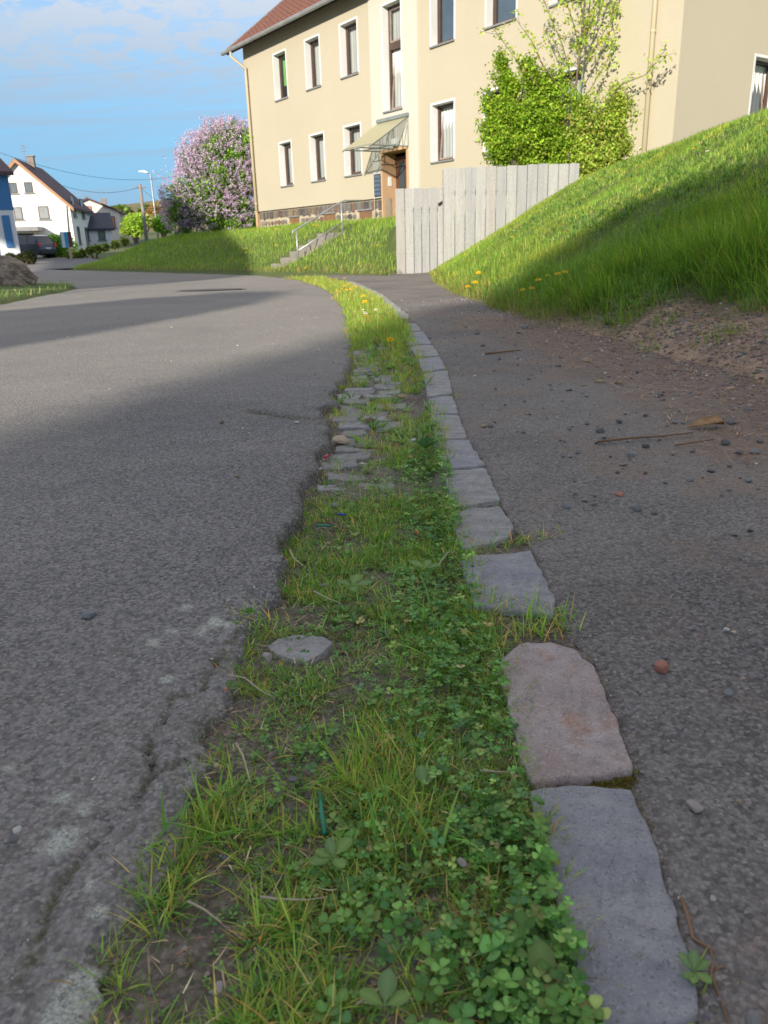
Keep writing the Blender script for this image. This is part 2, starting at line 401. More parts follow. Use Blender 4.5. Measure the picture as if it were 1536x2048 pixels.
# the far ground, one sheet to the horizon
gx = np.concatenate([-np.geomspace(1500, 12, 26), np.linspace(-10, 10, 11), np.geomspace(12, 1500, 26)])
gy = np.concatenate([-np.geomspace(600, 8, 12), np.linspace(-5, 30, 10), np.geomspace(34, 2200, 46)])
X, Y = np.meshgrid(gx, gy)
tag(grid_obj('ground', X, Y, z_far(X, Y) - 0.09, M_FIELD), kind='structure')
# road, finely broken where it is near
ys = rows(0.30, 42.0, 1.0072)
s = np.concatenate([[-0.03, -0.012, -0.004], 0.004 * (1.045 ** np.arange(70) - 1) / 0.045])
s = np.concatenate([s, s[-1] + np.cumsum(np.linspace(0.09, 0.3, 12))]) 
E_ = xe(ys)
S_ = s[None, :] * np.clip(ys, 0.45, 9)[:, None] * 0.9
far_ext = np.array([[0.4, 0.9, 1.6, 2.6]]) * ys[:, None] * 0.6 + 0.5
S_ = np.concatenate([S_, S_[:, -1:] + far_ext], 1)
X = E_[:, None] - S_; Y = np.repeat(ys[:, None], X.shape[1], 1)
X = X + 0.004 * (vnoise(X * 200, Y * 200, 3) - 0.5) * (S_ > 0.03)
Z = road_z(X, Y)
wd, wc = worley(X * 120, Y * 120, 71)
Z = Z + 0.0030 * (0.6 - wd) * sstep(2.6, 1.0, Y) * (0.5 + wc)
crack = [gp(*p)[:2] for p in [(505, 1235), (470, 1275), (420, 1335), (405, 1375), (345, 1390), (325, 1440), (300, 1480), (303, 1545), (275, 1585), (235, 1625), (205, 1665),
                              (150, 1715), (125, 1760), (95, 1810), (80, 1880), (30, 1960)]]
crack2 = [gp(*p)[:2] for p in [(420, 1500), (370, 1515), (330, 1530), (303, 1550)]]
crack3 = [gp(*p)[:2] for p in [(640, 836), (590, 836), (540, 826), (505, 822)]]
wob = 0.016 * (fbm(X * 70, Y * 70, 4, 73) - 0.5)
dc = np.minimum(poly_dist(X + wob, Y + wob, crack), poly_dist(X + wob, Y - wob, crack2)); dc3 = poly_dist(X + wob, Y + wob * 2, crack3)
Z = Z - 0.007 * np.exp(-(dc / 0.0026) ** 2) * sstep(0.25, 0.5, fbm(X * 25, Y * 25, 2, 79)) - 0.0015 * np.exp(-(dc / 0.012) ** 2) - 0.02 * np.exp(-(dc3 / 0.02) ** 2)
edge_d = S_ + 0.010 * (vnoise(X * 60, Y * 60, 74) - 0.5)
Z = Z - 0.060 * (1 - sstep(-0.012, 0.006, S_)) - 0.012 * np.exp(-np.maximum(edge_d, 0) / 0.03) * sstep(0.35, 0.6, fbm(X * 20, Y * 20, 2, 80))
# crumbling lobe of asphalt between crack and gutter sits a little lower
moss = 0.85 * np.exp(-(dc / 0.007) ** 2) * (fbm(X * 30, Y * 30, 2, 75) > 0.45) + 0.9 * np.exp(-(dc3 / 0.03) ** 2) + 0.7 * np.exp(-np.maximum(S_, 0) / 0.022) * sstep(0.35, 0.6, fbm(X * 18, Y * 18, 3, 76))
lich = np.zeros_like(X)
for px, py, rr in [(120, 1680, .017), (95, 1692, .010), (150, 1990, .024), (130, 2030, .020), (125, 1592, .009), (172, 1612, .008), (158, 1656, .006), (432, 1247, .016), (455, 1250, .012),
                   (310, 1286, .012), (402, 1264, .013), (345, 1264, .008), (195, 1822, .010), (332, 1357, .010), (370, 1218, .010), (205, 1780, .005), (178, 1770, .004), (10, 1540, .008)]:
    c = gp(px, py); lich = np.maximum(lich, sstep(rr * 1.25, rr * 0.7, np.hypot(X - c[0], (Y - c[1]) * 0.8) + 0.012 * (fbm(X * 90, Y * 90, 3, 77) - 0.5)))
Z = Z + 0.0015 * lich
worn_sunlit = 0.45 * sstep(0.45, 0.7, fbm(X * 0.5, Y * 0.35, 3, 78)) + 0.75 * sstep(2.8, 4.5, Y)  # paler old asphalt farther out, with its sunlight also painted into the colour
road = tag(grid_obj('road', X, Y, Z, M_ROAD, np.stack([np.clip(moss, 0, 1), lich, np.clip(worn_sunlit, 0, 1)], -1)), kind='structure')
# the gutter strip of soil between asphalt and kerb
ys2 = rows(0.30, 17.6, 1.0085); tt = np.linspace(0, 1, 66)
a = xe(ys2) - 0.05; b = xkr(ys2) + 0.03
X = a[:, None] * (1 - tt) + b[:, None] * tt; Y = np.repeat(ys2[:, None], 66, 1)
Z = soil_z(X, Y); wd, wc = worley(X * 70, Y * 70, 81); Z = Z + 0.006 * (0.55 - wd) * (wc > 0.55) * sstep(3, 1.5, Y)
pass
gutter = tag(grid_obj('gutter', X, Y, Z, M_SOIL, np.stack([0.5 * sstep(0.45, 0.65, fbm(X * 6, Y * 6, 3, 82)), X * 0, 0.5 * sstep(0.5, 0.7, fbm(X * 4, Y * 4, 3, 83))], -1)), kind='structure')
# footpath
ys3 = rows(0.30, 17.6, 1.0075); cc = np.concatenate([np.linspace(0, 1, 140)])
a = xkr(ys3) - 0.002; b = xfoot(ys3) + 0.35 + np.where(ys3 > 15.5, 0.3, 0)
X = a[:, None] * (1 - cc) + b[:, None] * cc; Y = np.repeat(ys3[:, None], len(cc), 1)
kd = X - a[:, None]
wd, wc = worley(X * 60, Y * 60, 91)
Z = path_z(X, Y) + 0.0055 * (0.55 - wd) * (wc > 0.4) * sstep(3.5, 1.2, Y) - 0.006 * np.exp(-kd / 0.010)
fd = xfoot(Y) - X
dirt = 0.95 * sstep(0.95, 0.15, fd + 0.5 * (fbm(X * 3, Y * 3, 4, 92) - 0.5)) * sstep(9, 5, Y) + 0.5 * sstep(0.52, 0.68, fbm(X * 5, Y * 5, 4, 93))
path = tag(grid_obj('footpath', X, Y, Z, M_PATH, np.stack([np.clip(dirt, 0, 1), X * 0, 0.45 * sstep(0.4, 0.7, fbm(X * 1.3, Y * 1.3, 3, 94))], -1)), kind='structure')
# right bank, cut off along the fence
ys4 = np.concatenate([np.linspace(-8, 0, 9), np.linspace(0.25, 17.0, 150), np.linspace(17.3, 34, 20)])
dd = np.concatenate([np.linspace(-0.25, 3.6, 70), np.linspace(3.9, 9, 12), np.linspace(11, 40, 6)])
X = xfoot(ys4)[:, None] + dd[None]; Y = np.repeat(ys4[:, None], len(dd), 1); Z = z_right(X, Y)
cx_, cy_ = X[:-1, :-1], Y[1:, 1:]
mk = ~((cy_ > 17.05) & (cx_ < 4.6))
_bc = np.hypot((X - 1.95) / 0.95, (Y - 3.9) / 1.2) + 0.5 * (fbm(X * 3, Y * 3, 3, 95) - 0.5)
M_BANK, t_, p_ = nmat('bank_earth'); co_ = coords(t_)
at_ = nn(t_, 'ShaderNodeAttribute'); at_.attribute_name = 'Col'; sp_ = nn(t_, 'ShaderNodeSeparateColor'); t_.links.new(at_.outputs['Color'], sp_.inputs[0])
g_ = mixn(t_, mr(t_, noise_n(t_, co_, 6, 4), .35, .65), (0.080, 0.130, 0.028), (0.125, 0.150, 0.042))
b_ = mixn(t_, mr(t_, noise_n(t_, co_, 7, 6, .65), .35, .65), (0.68, 0.45, 0.30), (0.34, 0.24, 0.175))
t_.links.new(mixn(t_, sp_.outputs[0], g_, b_), p_.inputs['Base Color']); p_.inputs['Roughness'].default_value = 0.95
t_.links.new(bumpn(t_, noise_n(t_, co_, 45, 6, .7), 1.0, 0.03), p_.inputs['Normal'])
bare_m = np.maximum(sstep(1.0, 0.7, _bc), sstep(0.22, 0.0, X - xfoot(Y)) * sstep(7.5, 5, Y))
right_bank = tag(grid_obj('right_bank', X, Y, Z, M_BANK, np.stack([bare_m, X * 0, X * 0], -1), mask=mk), kind='structure')
def bare_at(x, y):
    return np.maximum(sstep(1.0, 0.7, np.hypot((x - 1.95) / 0.95, (y - 3.9) / 1.2) + 0.5 * (fbm(x * 3, y * 3, 3, 95) - 0.5)), sstep(0.22, 0.0, x - xfoot(y)) * sstep(7.5, 5, y))
# left bank in front of the apartment building
uu = np.linspace(-46, -6.0, 160); qq = np.linspace(7.2, -3.0, 60)
U, Q = np.meshgrid(uu, qq); P = -FN[None, None] * (FS - Q[..., None]) + FU[None, None] * U[..., None]
Z = z_left(U, Q) ; X, Y = P[..., 0], P[..., 1]
fade = np.maximum(sstep(0.40, 0.15, X), sstep(17.02, 17.2, Y)); Z = np.where(X > 0.45, np.maximum(Z, 1.0 * sstep(17.2, 18.2, Y)), Z); Z = Z * fade - 0.12 * (1 - fade)
left_bank = tag(grid_obj('left_bank', X, Y, Z, M_TURF), kind='structure')
# grass island with the boulder
isl = np.array([gp(*p)[:2] for p in [(-260, 640), (-120, 632), (0, 610), (80, 594), (140, 582), (158, 577), (150, 573), (60, 570), (-60, 566), (-260, 566)]])
ic = isl.mean(0); rings = [isl, ic + (isl - ic) * 0.93, ic + (isl - ic) * 0.6]
V = [(p[0], p[1], -0.02) for p in rings[0]] + [(p[0], p[1], 0.05) for p in rings[1]] + [(p[0], p[1], 0.09) for p in rings[2]] + [(ic[0], ic[1], 0.10)]
k = len(isl); Q_ = []; T_ = []
for r_ in range(2):
    for i in range(k): Q_.append((r_ * k + i, r_ * k + (i + 1) % k, (r_ + 1) * k + (i + 1) % k, (r_ + 1) * k + i))
for i in range(k): T_.append((2 * k + i, 2 * k + (i + 1) % k, 3 * k))
island = tag(np_obj('grass_island', V, Q_, T_, M_TURF, smooth=True), kind='structure')
# the road beyond the bend, leading up between the houses
def strip(name, line, w, lift, mat):
    L = []; Rr = []
    for i, p in enumerate(line):
        p = np.array(p); d = np.array(line[min(i + 1, len(line) - 1)]) - np.array(line[max(i - 1, 0)]); d = d / np.linalg.norm(d); nrm = np.array([-d[1], d[0]])
        L.append(p + nrm * w / 2); Rr.append(p - nrm * w / 2)
    X = np.array([[a[0], b[0]] for a, b in zip(L, Rr)]); Y = np.array([[a[1], b[1]] for a, b in zip(L, Rr)])
    return tag(grid_obj(name, X, Y, z_far(X, Y) + lift, mat), kind='structure')
def dense(pts, n=10):
    o = []
    for a, b in zip(pts, pts[1:]):
        for i in range(n): o.append(tuple(np.array(a) + (np.array(b) - np.array(a)) * i / n))
    return o + [pts[-1]]
strip('far_road', dense([(-14, 36), (-19, 46), (-26.5, 62), (-35, 84), (-50, 130)]), 7.5, -0.02, M_FARROAD)
strip('side_street', dense([(-9, 24), (-22, 34), (-34, 50)]), 9.0, -0.035, M_FARROAD)
strip('far_pavement', dense([(-19.8, 36), (-25, 48), (-32, 63)]), 1.8, 0.06, M_PAVE)
# ------------------------------------------------------------------ building materials
M_CREAM = pbr('cream_render', (0.443, 0.396, 0.296), (0.423, 0.376, 0.278), 0.35, 0.92, 0.2, 140, 0.004, fine=0.03)
M_BAND = pbr('pale_render', (0.515, 0.490, 0.420), (0.495, 0.470, 0.400), 0.5, 0.92, 0.12, 120, 0.004, fine=0.06)
M_TAN = pbr('tan_render', (0.50, 0.32, 0.18), (0.44, 0.28, 0.16), 1.0, 0.9, 0.1, 100, 0.004)
M_WHITE = pbr('white_paint', (0.66, 0.66, 0.65), (0.60, 0.60, 0.59), 1.5, 0.7)
M_SILL = pbr('grey_sill', (0.22, 0.22, 0.22), (0.18, 0.18, 0.18), 3, 0.5)
M_FRAME = pbr('brown_window_frame', (0.085, 0.052, 0.038), (0.065, 0.042, 0.032), 6, 0.45)
M_SASH = pbr('pale_brown_sash', (0.30, 0.23, 0.19), (0.24, 0.18, 0.15), 6, 0.45)
M_CURT = pbr('curtain', (0.72, 0.71, 0.67), (0.52, 0.52, 0.50), 4, 0.9, stretch=(3, 1, 0.15))
M_GREEN = pbr('green_blind', (0.25, 0.58, 0.14), (0.21, 0.5, 0.12), 2, 0.8)
M_BLIND = pbr('blue_grey_blind', (0.14, 0.20, 0.28), (0.10, 0.15, 0.22), 1.5, 0.6)
M_DARKIN = pbr('dark_room', (0.05, 0.048, 0.045), (0.03, 0.03, 0.03), 2, 0.9)
M_DOOR = pbr('dark_wood_door', (0.12, 0.055, 0.035), (0.09, 0.04, 0.028), 3, 0.5, stretch=(6, 6, 0.6))
M_STEEL = pbr('galvanised_steel', (0.46, 0.47, 0.48), (0.36, 0.37, 0.38), 5, 0.45, metal=0.6)
M_GSTEEL = pbr('grey_green_steel', (0.20, 0.23, 0.22), (0.17, 0.19, 0.185), 5, 0.5)
M_ZINC = pbr('zinc_gutter', (0.40, 0.41, 0.41), (0.30, 0.31, 0.31), 2, 0.5, metal=0.4)
M_PIPE = pbr('cream_pipe', (0.46, 0.395, 0.27), (0.43, 0.37, 0.25), 2, 0.6)
M_TILE = pbr('red_brown_tile', (0.205, 0.085, 0.055), (0.155, 0.068, 0.048), 6, 0.75, fine=0.4)
M_WOODDK = pbr('dark_eaves_board', (0.06, 0.045, 0.035), (0.05, 0.038, 0.03), 5, 0.8)
M_MORTAR = pbr('pale_mortar', (0.44, 0.375, 0.28), (0.36, 0.31, 0.23), 6, 0.95, 0.5, 60, 0.01)
M_STONES = [pbr('plinth_stone_' + n, c, tuple(x * 0.6 for x in c), 7, 0.85, 0.5, 40, 0.01) for n, c in
            (('brown', (0.185, 0.145, 0.11)), ('grey', (0.19, 0.175, 0.16)), ('rust', (0.20, 0.125, 0.09)), ('ochre', (0.24, 0.19, 0.13)), ('dark', (0.10, 0.092, 0.088)), ('mid', (0.15, 0.135, 0.12)))]
M_SLATE = pbr('dark_slate_sign', (0.045, 0.06, 0.085), (0.035, 0.05, 0.07), 4, 0.5)
M_BLACK = pbr('black_paint', (0.02, 0.02, 0.02), (0.025, 0.025, 0.025), 4, 0.5)
def glass_mat(name, tint, refl=0.35, rough=0.03):
    m, t, p = nmat(name); p.inputs['Base Color'].default_value = (*tint, 1); p.inputs['Roughness'].default_value = rough
    p.inputs['Specular IOR Level'].default_value = 0.8
    tr = nn(t, 'ShaderNodeBsdfTransparent'); tr.inputs[0].default_value = (0.85, 0.88, 0.88, 1)
    mx = nn(t, 'ShaderNodeMixShader'); lw = nn(t, 'ShaderNodeLayerWeight'); lw.inputs[0].default_value = 0.35
    t.links.new(mathn(t, 'ADD', mathn(t, 'MULTIPLY', lw.outputs['Fresnel'], 0.75), refl), mx.inputs[0])
    t.links.new(tr.outputs[0], mx.inputs[1]); t.links.new(p.outputs[0], mx.inputs[2]); t.links.new(mx.outputs[0], t.nodes['Material Output'].inputs[0])
    return m
M_GLASS = glass_mat('window_glass', (0.10, 0.12, 0.13), 0.10)
M_CANOPY = glass_mat('dusty_canopy_glass', (0.36, 0.34, 0.20), 0.42, 0.35)

def wall_holes(mb, x0, x1, z0, z1, holes, fn):
    """quads of a wall in its own (x, z), leaving the holes open; fn maps (x, z) to a point"""
    xs = sorted({x0, x1, *[h[0] for h in holes], *[h[1] for h in holes]}); zs = sorted({z0, z1, *[h[2] for h in holes], *[h[3] for h in holes]})
    xs = [x for x in xs if x0 <= x <= x1]; zs = [z for z in zs if z0 <= z <= z1]
    for a, b in zip(xs, xs[1:]):
        for c, d in zip(zs, zs[1:]):
            mx, mz = (a + b) / 2, (c + d) / 2
            if any(h[0] < mx < h[1] and h[2] < mz < h[3] for h in holes): continue
            mb.poly([fn(a, c), fn(b, c), fn(b, d), fn(a, d)])
def window(parent, x0, x1, z0, z1, fn, depth=0.20, kind='curtain', tilt=False, trim=True, mull=None, mats=None):
    """window > reveal, sill, sash, pane, curtain; fn(x, y inward, z) maps to the building's own space"""
    fr_m, rv_m, sl_m = mats or (M_FRAME, M_WHITE, M_SILL)
    def bx(mb, a, b, c, d, e, f):
        pts = [fn(a, c, e), fn(b, c, e), fn(b, d, e), fn(a, d, e), fn(a, c, f), fn(b, c, f), fn(b, d, f), fn(a, d, f)]
        n = len(mb.v); mb.v += [tuple(p) for p in pts]; mb.f += [tuple(n + i for i in q) for q in ((0, 3, 2, 1), (4, 5, 6, 7), (0, 1, 5, 4), (1, 2, 6, 5), (2, 3, 7, 6), (3, 0, 4, 7))]
    w = 0.055; m = MB(); d0, d1 = depth, depth + 0.06
    bx(m, x0, x0 + w, d0, d1, z0, z1); bx(m, x1 - w, x1, d0, d1, z0, z1); bx(m, x0 + w, x1 - w, d0, d1, z0, z0 + w); bx(m, x0 + w, x1 - w, d0, d1, z1 - w, z1)
    if mull: bx(m, x0 + w, x1 - w, d0, d1, mull - 0.09, mull + 0.09)
    wo = m.build('window', fr_m, parent)
    m = MB(); e = 0.0
    m.poly([fn(x0, e, z0), fn(x0, d1, z0), fn(x0, d1, z1), fn(x0, e, z1)]); m.poly([fn(x1, e, z0), fn(x1, d1, z0), fn(x1, d1, z1), fn(x1, e, z1)])
    m.poly([fn(x0, e, z1), fn(x0, d1, z1), fn(x1, d1, z1), fn(x1, e, z1)]); m.poly([fn(x0, e, z0), fn(x0, d1, z0), fn(x1, d1, z0), fn(x1, e, z0)])
    if trim:
        t = 0.055
        bx(m, x0 - t, x0 - 0.001, -0.006, 0.0, z0, z1 + t); bx(m, x1 + 0.001, x1 + t, -0.006, 0.0, z0, z1 + t); bx(m, x0 - 0.001, x1 + 0.001, -0.006, 0.0, z1 + 0.001, z1 + t)
    m.build('reveal', rv_m, wo, fix=False)
    m = MB(); bx(m, x0 - 0.03, x1 + 0.03, -0.05, d0, z0 - 0.045, z0 - 0.005); m.build('sill', sl_m, wo)
    spans = [(z0 + w, z1 - w)] if not mull else [(z0 + w, mull - 0.09), (mull + 0.09, z1 - w)]
    for k, (a, b) in enumerate(spans):
        s = 0.045; ti = 0.0 if not (tilt and k == 0) else 0.14
        def fs(x, y, z, a=a, b=b, ti=ti): return fn(x, y + ti * (z - a) / (b - a), z)
        m = MB()
        def bs(p, q, c, d, e_, f_):
            pts = [fs(p, c, e_), fs(q, c, e_), fs(q, d, e_), fs(p, d, e_), fs(p, c, f_), fs(q, c, f_), fs(q, d, f_), fs(p, d, f_)]
            n = len(m.v); m.v += [tuple(x) for x in pts]; m.f += [tuple(n + i for i in q_) for q_ in ((0, 3, 2, 1), (4, 5, 6, 7), (0, 1, 5, 4), (1, 2, 6, 5), (2, 3, 7, 6), (3, 0, 4, 7))]
        y0, y1 = d0 + 0.008, d0 + 0.055; xa, xb = x0 + w + 0.002, x1 - w - 0.002; a2, b2 = a + 0.002, b - 0.002
        bs(xa, xa + s, y0, y1, a2, b2); bs(xb - s, xb, y0, y1, a2, b2); bs(xa + s, xb - s, y0, y1, a2, a2 + s); bs(xa + s, xb - s, y0, y1, b2 - s, b2)
        m.build('sash', M_SASH if tilt else fr_m, wo)
        yg = d0 + 0.03
        MB().poly([fs(xa + s, yg, a2 + s), fs(xb - s, yg, a2 + s), fs(xb - s, yg, b2 - s), fs(xa + s, yg, b2 - s)]).build('pane', M_GLASS, wo, fix=False)
        m = MB(); yc = d1 + 0.05; top = b; bot = a
        if kind in ('curtain', 'green', 'blind'):
            n = 14; lo = a if kind != 'green' else a + 0.32 * (b - a)
            for i in range(n):
                xa_, xb_ = x0 + (x1 - x0) * i / n, x0 + (x1 - x0) * (i + 1) / n
                ya_, yb_ = yc + 0.025 * (i % 2), yc + 0.025 * ((i + 1) % 2)
                if kind == 'blind': ya_ = yb_ = yc
                m.poly([fn(xa_, ya_, lo), fn(xb_, yb_, lo), fn(xb_, yb_, b), fn(xa_, ya_, b)])
            m.build('curtain', {'curtain': M_CURT, 'green': M_GREEN, 'blind': M_BLIND}[kind], wo, fix=False)
        m = MB(); m.poly([fn(x0 - .1, d1 + 0.5, a - .1), fn(x1 + .1, d1 + 0.5, a - .1), fn(x1 + .1, d1 + 0.5, b + .1), fn(x0 - .1, d1 + 0.5, b + .1)])
        m.build('room_back', M_DARKIN, wo, fix=False)
    return wo

# ------------------------------------------------------------------ the apartment building
# own space: x along the facade (0 at the right corner, negative to the left), y inward, z up
U0 = -10.5
bl = fw(U0, 0, 0)
apt = empty('apartment_building', tuple(bl), math.atan2(FU[1], FU[0]))
tag(apt, 'cream two-storey apartment building with rubble stone plinth and brown tiled roof', 'apartment building')
XL, DEP = -18.80, 10.2
def FX(u): return u - U0
ZG, ZU, HT = 2.71, 5.505, 1.40
wins = []
for u0, u1, kl, ku, tl in ((-26.99, -26.12, 'curtain', 'green', 0), (-24.78, -23.90, 'curtain', 'curtain', 0), (-22.64, -21.72, 'curtain', 'curtain', 0),
                        (-18.20, -17.28, 'curtain', 'blind', 1), (-16.06, -15.05, 'curtain', 'blind', 0), (-13.95, -12.95, 'curtain', 'blind', 0)):
    wins += [(FX(u0), FX(u1), ZG, ZG + HT, kl, bool(tl), None), (FX(u0), FX(u1), ZU, ZU + HT, ku, False, None)]
st_x0, st_x1 = FX(-20.36), FX(-19.50)
wins.append((st_x0, st_x1, 4.25, 6.90, 'curtain', True, 5.92))
dx0, dx1, dz0, dz1 = FX(-20.54), FX(-19.33), 1.02, 3.17
W = MB(); ff = lambda x, z: (x, 0.0, z)
PL = 1.94
bandx0, bandx1 = FX(-21.04), FX(-18.76)
holes = [(w[0], w[1], w[2], w[3]) for w in wins] + [(dx0, dx1, dz0, dz1)]
wall_holes(W, XL, bandx0, PL, 7.62, holes, ff); wall_holes(W, bandx1, 0, 0.4, 7.62, holes, ff)
GW = (2.62, 3.62, 2.73, 4.13)
wall_holes(W, 0, DEP, 0.4, 7.62, [GW, (6.2, 7.2, 2.73, 4.13), (2.62, 3.62, 5.5, 6.9)], lambda x, z: (0.0, x, z))
RZ = 7.62 + (DEP / 2) * 0.754
W.poly([(0, 0, 7.62), (0, DEP, 7.62), (0, DEP / 2, RZ)]); W.poly([(XL, 0, 0.6), (XL, DEP, 0.6), (XL, DEP, 7.62), (XL, 0, 7.62)]); W.poly([(XL, 0, 7.62), (XL, DEP, 7.62), (XL, DEP / 2, RZ)])
W.poly([(XL, DEP, 0.6), (0, DEP, 0.6), (0, DEP, 7.62), (XL, DEP, 7.62)])
W.poly([(XL, 0, PL), (bandx0, 0, PL), (bandx0, 0.06, PL), (XL, 0.06, PL)])
wall = W.build('wall', M_CREAM, apt, fix=False)
W = MB(); fb = lambda x, z: (x, -0.035, z)
wall_holes(W, bandx0, bandx1, 1.94, 7.62, [(st_x0, st_x1, 4.25, 6.90), (dx0, dx1, dz0, dz1)], fb); wall_holes(W, dx1, bandx1, 0.5, 1.94, [], fb)
for x in (bandx0, bandx1): W.poly([(x, -0.035, 0.5), (x, 0, 0.5), (x, 0, 7.62), (x, -0.035, 7.62)])
W.build('stair_bay', M_BAND, apt, fix=False)
fF = lambda x, y, z: (x, y, z)
for w in wins:
    off = -0.035 if w[6] else 0.0
    window(apt, w[0], w[1], w[2], w[3], (lambda x, y, z, o=off: (x, y + o, z)), 0.21, w[4], w[5], True, w[6])
fG = lambda x, y, z: (-y, x, z)
for gwn in (GW, (6.2, 7.2, 2.73, 4.13), (2.62, 3.62, 5.5, 6.9)):
    window(apt, gwn[0], gwn[1], gwn[2], gwn[3], fG, 0.21, 'curtain', gwn is GW, True, None)
# plinth of rubble stone
W = MB(); W.box(XL + 0.25, bandx0 + 0.5, 0.05, 0.30, 0.4, PL - 0.012)
plinth = W.build('plinth', M_MORTAR, apt)
MB().box(XL + 0.22, dx0 - 0.02, 0.028, 0.046, PL - 0.03, PL - 0.004).build('drip_edge', M_WOODDK, plinth)
def plinth_stone(pts, mat):
    m = MB(); c = np.mean(pts, 0); d = 0.022 + random.random() * 0.018
    n = len(pts); a = [(p[0], 0.052, p[1]) for p in pts]; b = [(c[0] + (p[0] - c[0]) * 0.9, 0.052 - d, c[1] + (p[1] - c[1]) * 0.9) for p in pts]
    m.poly(b)
    for i in range(n): m.poly([a[i], a[(i + 1) % n], b[(i + 1) % n], b[i]])
    m.build('stone', mat, plinth)
cell = [(FX(-26.62), FX(-25.92)), (FX(-24.2), FX(-23.45)), (FX(-21.98), FX(-21.28))]
x = XL + 0.28
while x < dx0 - 0.1:
    w = random.uniform(0.08, 0.19); h = random.uniform(0.22, 0.30)
    plinth_stone([(x + 0.012, PL - 0.05 - h), (x + w - 0.012, PL - 0.05 - h + random.uniform(-.02, .02)), (x + w - 0.012, PL - 0.05), (x + 0.012, PL - 0.05)], random.choice(M_STONES)); x += w
for row in range(3):
    x = XL + 0.28 + random.uniform(0, 0.1); zc_ = PL - 0.46 - row * 0.205
    while x < dx0 - 0.15:
        w = random.uniform(0.15, 0.34)
        if not any(a - 0.12 < x + w / 2 < b + 0.12 and row < 2 for a, b in cell):
            k = random.randint(5, 7); pts = []
            for i in range(k):
                an = 2 * math.pi * (i + random.uniform(-.25, .25)) / k
                sq = 1.0 / max(abs(math.cos(an)), abs(math.sin(an))) ** 0.7
                pts.append((x + w / 2 + math.cos(an) * sq * (w / 2 - 0.012), zc_ + math.sin(an) * sq * 0.088))
            plinth_stone(pts, random.choice(M_STONES))
        x += w
for a, b in cell:
    c = MB().box(a, b, 0.034, 0.06, 1.08, PL - 0.32).build('cellar_window', pbr('brown_shutter', (0.22, 0.12, 0.06), (0.17, 0.09, 0.05), 5, 0.7) if 'brown_shutter' not in bpy.data.materials else bpy.data.materials['brown_shutter'], plinth)
    MB().box(a - 0.04, b + 0.04, -0.01, 0.07, PL - 0.319, PL - 0.27).build('lintel', M_SILL, c)
# entrance
W = MB(); dd_ = 0.47
W.poly([(dx0, -0.036, dz0), (dx0, dd_, dz0), (dx0, dd_, dz1), (dx0, -0.036, dz1)]); W.poly([(dx1, -0.036, dz0), (dx1, dd_, dz0), (dx1, dd_, dz1), (dx1, -0.036, dz1)])
W.poly([(dx0, -0.036, dz1), (dx0, dd_, dz1), (dx1, dd_, dz1), (dx1, -0.036, dz1)]); W.poly([(dx0, -0.036, dz0), (dx0, dd_, dz0), (dx1, dd_, dz0), (dx1, -0.036, dz0)])
W.box(dx0 - 0.07, dx0, -0.05, -0.036, 0.9, dz1 + 0.08); W.box(dx1, dx1 + 0.1, -0.05, -0.036, 0.9, dz1 + 0.08); W.box(dx0, dx1, -0.05, -0.036, dz1, dz1 + 0.08)
W.build('door_surround', M_TAN, apt, fix=False)
W = MB(); W.box(dx0 + 0.02, dx1 - 0.02, dd_ - 0.02, dd_ + 0.04, dz0, dz1 - 0.10)
door = W.build('door', M_DOOR, apt)
for (a, b) in ((0.15, 0.52), (0.62, 0.99)):
    W = MB().box(dx0 + a, dx0 + b, dd_ - 0.035, dd_ - 0.021, dz0 + 0.25, dz0 + 1.0); W.build('door_panel', M_FRAME, door)
    W = MB().box(dx0 + a + 0.05, dx0 + b - 0.05, dd_ - 0.032, dd_ - 0.021, dz0 + 1.1, dz1 - 0.25); W.build('door_pane', M_GLASS, door)
MB().tube([(dx0 + 0.10, dd_ - 0.03, 2.1), (dx0 + 0.10, dd_ - 0.08, 2.1), (dx0 + 0.20, dd_ - 0.08, 2.1)], 0.012).build('handle', M_STEEL, door)
MB().box(dx0 - 0.001, dx0 + 0.018, 0.16, 0.29, 2.26, 2.52).build('intercom', M_WHITE, apt, bevel=0.004)
mb_ = MB().box(FX(-20.98), FX(-20.635), -0.062, -0.0355, 1.98, 2.62).build('letterbox_panel', M_SLATE, apt, bevel=0.004)
for r_ in range(5): MB().box(FX(-20.95), FX(-20.66), -0.068, -0.0625, 2.02 + r_ * 0.12, 2.105 + r_ * 0.12).build('letterbox_flap', pbr('flap_paint', (0.10, 0.13, 0.17), (0.08, 0.11, 0.15), 5, 0.4) if 'flap_paint' not in bpy.data.materials else bpy.data.materials['flap_paint'], mb_)
def text_mesh(s, size, mat, parent, loc, name, rot=(R(90), 0, 0), depth=0.004):
    cu = bpy.data.curves.new(name, 'FONT'); cu.body = s; cu.size = size; cu.extrude = depth; cu.align_x = 'CENTER'; cu.align_y = 'CENTER'
    o = bpy.data.objects.new(name, cu); COL.objects.link(o); dg = bpy.context.evaluated_depsgraph_get()
    me = bpy.data.meshes.new_from_object(o.evaluated_get(dg)); bpy.data.objects.remove(o); me.materials.clear(); me.materials.append(mat)
    ob = bpy.data.objects.new(name, me); ob.location = loc; ob.rotation_euler = rot; return link(ob, parent)
text_mesh('1', 0.24, M_BLACK, apt, (FX(-20.70), -0.042, 3.02), 'house_number')
